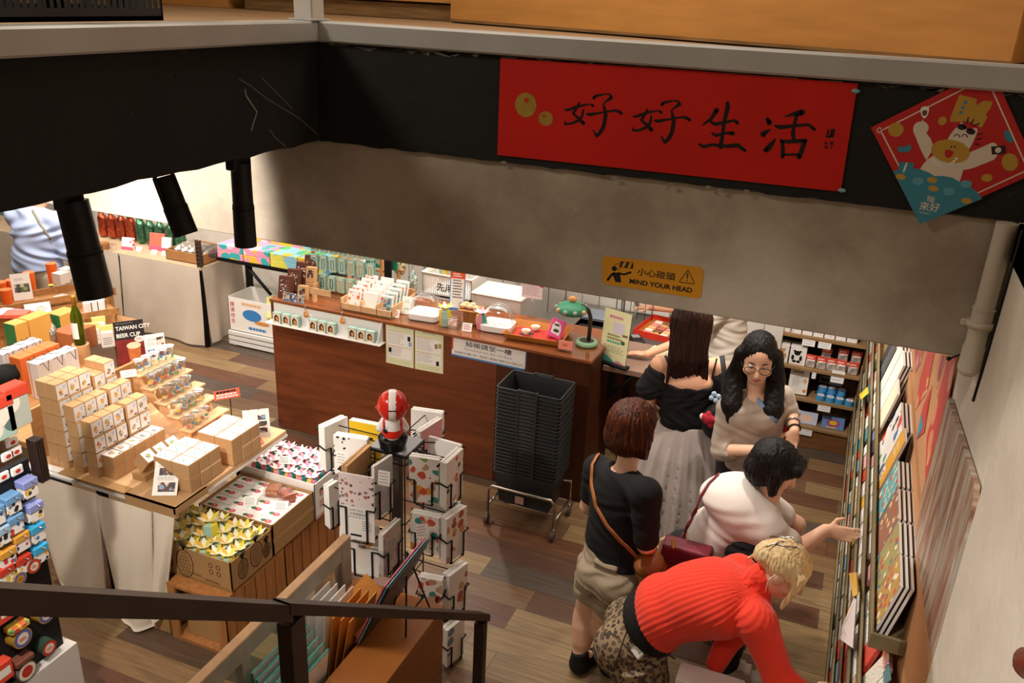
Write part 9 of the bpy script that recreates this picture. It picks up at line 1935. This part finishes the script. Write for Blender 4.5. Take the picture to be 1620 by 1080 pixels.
for pts in ([(998, 985), (988, 1008), (970, 1060)], [(996, 1000), (1030, 1018), (1068, 1042)], [(986, 1018), (1012, 1045), (1035, 1052)]): drapeline('seam', t, mat('leopard_seam', '#4a3c30', .8), [o_sh], pts, .004, .001, .6)
tr_ = bvh(o_sh); d_ = (at(1005, 1030, Y=3) - Vector((0, 0, EYE))).normalized(); h_ = tr_.ray_cast(Vector((0, 0, EYE)), d_)
if h_[0]:
 zx = h_[1]; M = frame(h_[0] + zx * .004, Vector((.8, -.45, -.3)), zx.cross(Vector((.8, -.45, -.3)))); b = B(); b.bx(-.036, .036, -.017, .025, -.012, .004, art('phone_case', '#ece4e0', ['#e58f9a', '#7fae8a', '#d9c9c4', '#ece4e0'], 60, .45), .006); o = b.build('phone'); o.matrix_world = M; tag(o, 'white phone in a patterned case sticking out of the leopard shorts pocket', 'phone')
BL = hairmat('blonde', '#d9b679', '#f0dcb0')
obj(t, 'hair', BL, [('e', q(0, -.012, .035), (.088, .104, .092), R), ('e', q(.0, -.095, .005), (.055, .045, .055), R), ('c', q(-.07, .06, .05), q(-.078, .085, -.10), .022, .008), ('c', q(.07, .06, .05), q(.078, .085, -.10), .022, .008), ('c', q(-.03, -.10, -.02), q(-.05, -.12, -.10), .014, .005), ('e', q(0, .11, -.06), (.06, .06, .1), R, {'cut': True, 'k': .01}), ('e', q(-.085, .0, -.03), (.03, .03, .045), R, {'cut': True, 'k': .006}), ('e', q(.085, .0, -.03), (.03, .03, .045), R, {'cut': True, 'k': .006})], disp=strands(hc, .003), vox=.0065, k=.02)
b = B(T(*(-t.location)))
for sg in (-1, 1): b.tube([q(.03 * sg, -.10, .075), q(.045 * sg, -.06, .115), q(.02 * sg, -.03, .125), q(0, -.05, .115), q(.02 * sg, -.09, .10), q(.05 * sg, -.12, .05)], .0035, STEEL, 6)
b.build('hair_clip', t)
b = B(T(*(-t.location))); b.tube([q(.08 * .95, -.02, .02), q(.083, -.03, -.04), q(.07, .0, -.1)], .0025, PAPER, 6); b.build('ear_cable', t)
sb = np.array(at(1108, 1075, Y=3.02)); t2 = thing('shopping_bag', 'white paper bag with red print at the feet of the red-sweatered person', 'bag', (sb[0] + .04, sb[1] + .02, 0)); hb = sb[2]; b = B(); b.bx(-.14, .14, -.06, .06, 0.002, hb, PAPER, .004); b.build('bag', t2); b = B(); M = frame((0, -.0606, 0), (1, 0, 0), (0, 0, 1)); b.rect(-.1, .1, hb - .22, hb - .06, REDP, M); b.rect(-.09, .09, hb - .21, hb - .07, PAPER, M, .0004); b.text('來好', -.05, hb - .05, .035, REDP, M, .0004); b.build('print', t2)
# ---- shop assistant in a pale shirt, mostly hidden by the beam, and a customer in a light blue shirt at the far left
Y = 5.95; f = nrm(V([-.9, .2, -.4])); sd = nrm(V([-.1, 1, 0])); pe = P3(1146, 560, Y)
J = dict(pel=pe, wai=pe + V([0, 0, .14]), che=pe + V([-.02, 0, .36]), neck=pe + V([-.03, 0, .50]), shL=pe + V([-.02, -.19, .45]), shR=pe + V([-.02, .19, .45]), elL=pe + V([-.17, -.22, .20]), elR=pe + V([-.22, .22, .22]), wrL=np.array(at(1023, 560, Z=1.02)), wrR=np.array(at(1030, 486, Z=1.02)))
J.update(stand(pe, V([-1., 0, 0]), sd)); hc = pe + V([-.06, 0, .68])
t, q, R = person('person in a pale shirt working behind the counter, head hidden by the beam', J, f, (hc, V([0, 0, 1.]), 1.0), [(J['wrL'], nrm(V([-1, .1, -.15])), V([0, 1, 0]), V([0, 0, -1]), .25), (J['wrR'], nrm(V([-1, .1, -.2])), V([0, -1, 0]), V([0, 0, -1]), .7)])
obj(t, 'shirt', mat('pale_shirt', '#cfc8bc', .85, bump=.08, bscale=140), torso(J, .035) + [('c', J['shL'], J['elL'], .068, .058), ('c', J['shR'], J['elR'], .068, .058)], disp=wrinkle(.005, 30, 22)); obj(t, 'trousers', mat('black_trousers', '#1c1b1c', .8), legs(J, .025), vox=.012); obj(t, 'hair', HK, [('e', hc + V([.02, 0, .03]), (.11, .1, .11))], vox=.012)
Y = 5.45; f = nrm(V([-.3, 1, -.3])); sd = nrm(V([1, .3, 0])); pe = P3(62, 425, Y)
J = dict(pel=pe, wai=pe + V([0, 0, .15]), che=pe + V([.02, .03, .36]), neck=pe + V([.03, .06, .52]), shL=pe + V([-.17, .0, .47]), shR=pe + V([.20, .08, .46]), elL=pe + V([-.2, .12, .22]), elR=pe + V([.27, .10, .18]), wrL=pe + V([-.1, .35, .2]), wrR=pe + V([.24, .26, .0]))
J.update(stand(pe, V([0, 1., 0]), sd)); hc = pe + V([.03, .12, .70])
t, q, R = person('person in a loose light blue shirt at the far left, head hidden', J, f, (hc, V([0, 0, 1.]), 1.0), [(J['wrR'], nrm(V([0, .5, -1])), V([-1, 0, 0]), V([0, -1, 0]), .6), (J['wrL'], nrm(V([0, 1, -.2])), V([1, 0, 0]), V([0, 0, -1]), .6)])
o_s = obj(t, 'shirt', mat('light_blue_cotton', '#a9b9dc', .85, bump=.1, bscale=120), torso(J, .06) + [('c', J['shL'], J['elL'], .085, .075), ('c', J['elL'], J['wrL'] * .8 + J['elL'] * .2, .07, .055), ('c', J['shR'], J['elR'], .085, .075), ('c', J['elR'], J['wrR'] * .85 + J['elR'] * .15, .072, .055), ('c', pe, pe + V([0, 0, .1]), .17, .17, sd, 1.2)], disp=wrinkle(.012, 22, 14), clips=[(pe + V([0, 0, .0]), (.15, 0, -1))], vox=.011)
obj(t, 'trousers', mat('beige_trousers', '#c9b89f', .85), [('c', pe, pe + V([0, 0, .05]), .14, .14, sd, 1.2)] + legs(J, .045), vox=.012); obj(t, 'hair', HK, [('e', hc + V([0, -.02, .03]), (.1, .11, .11))], vox=.012)
drapeline('bag_strap', t, mat('olive_strap', '#8d8a78', .7), [o_s], [(52, 333), (64, 355), (80, 378)], .012, .006, .4, 'thin olive crossbody strap')
# pieces that belong to a part sit under that part
NEST = {'jewels': ('shade',), 'hair_clip': ('hair',), 'seam': ('shorts',), 'pocket_flap': ('shorts',), 'animal_print': ('carton',), 'sheet': ('frame',),
  'handle': ('bag_body', 'rim'), 'cord': ('bag_body',), 'tea': ('cup',), 'lid_rim': ('clear_lid',), 'end_panel': ('carton',), 'emblem': ('carton',), 'buckle': ('flap',), 'clasp': ('flap',), 'stripe_seam': ('helmet',)}
base = lambda o: o.name.split('.')[0]
for r in [o for o in bpy.data.objects if o.parent is None and len(o.children) > 1]:
 kids = list(r.children)
 for o in kids:
  for nm in NEST.get(base(o), ()):
   s = [k for k in kids if base(k) == nm]
   if s:
    o.parent = s[0]; o.matrix_parent_inverse = (s[0].matrix_parent_inverse @ s[0].matrix_basis).inverted() @ o.matrix_parent_inverse; break
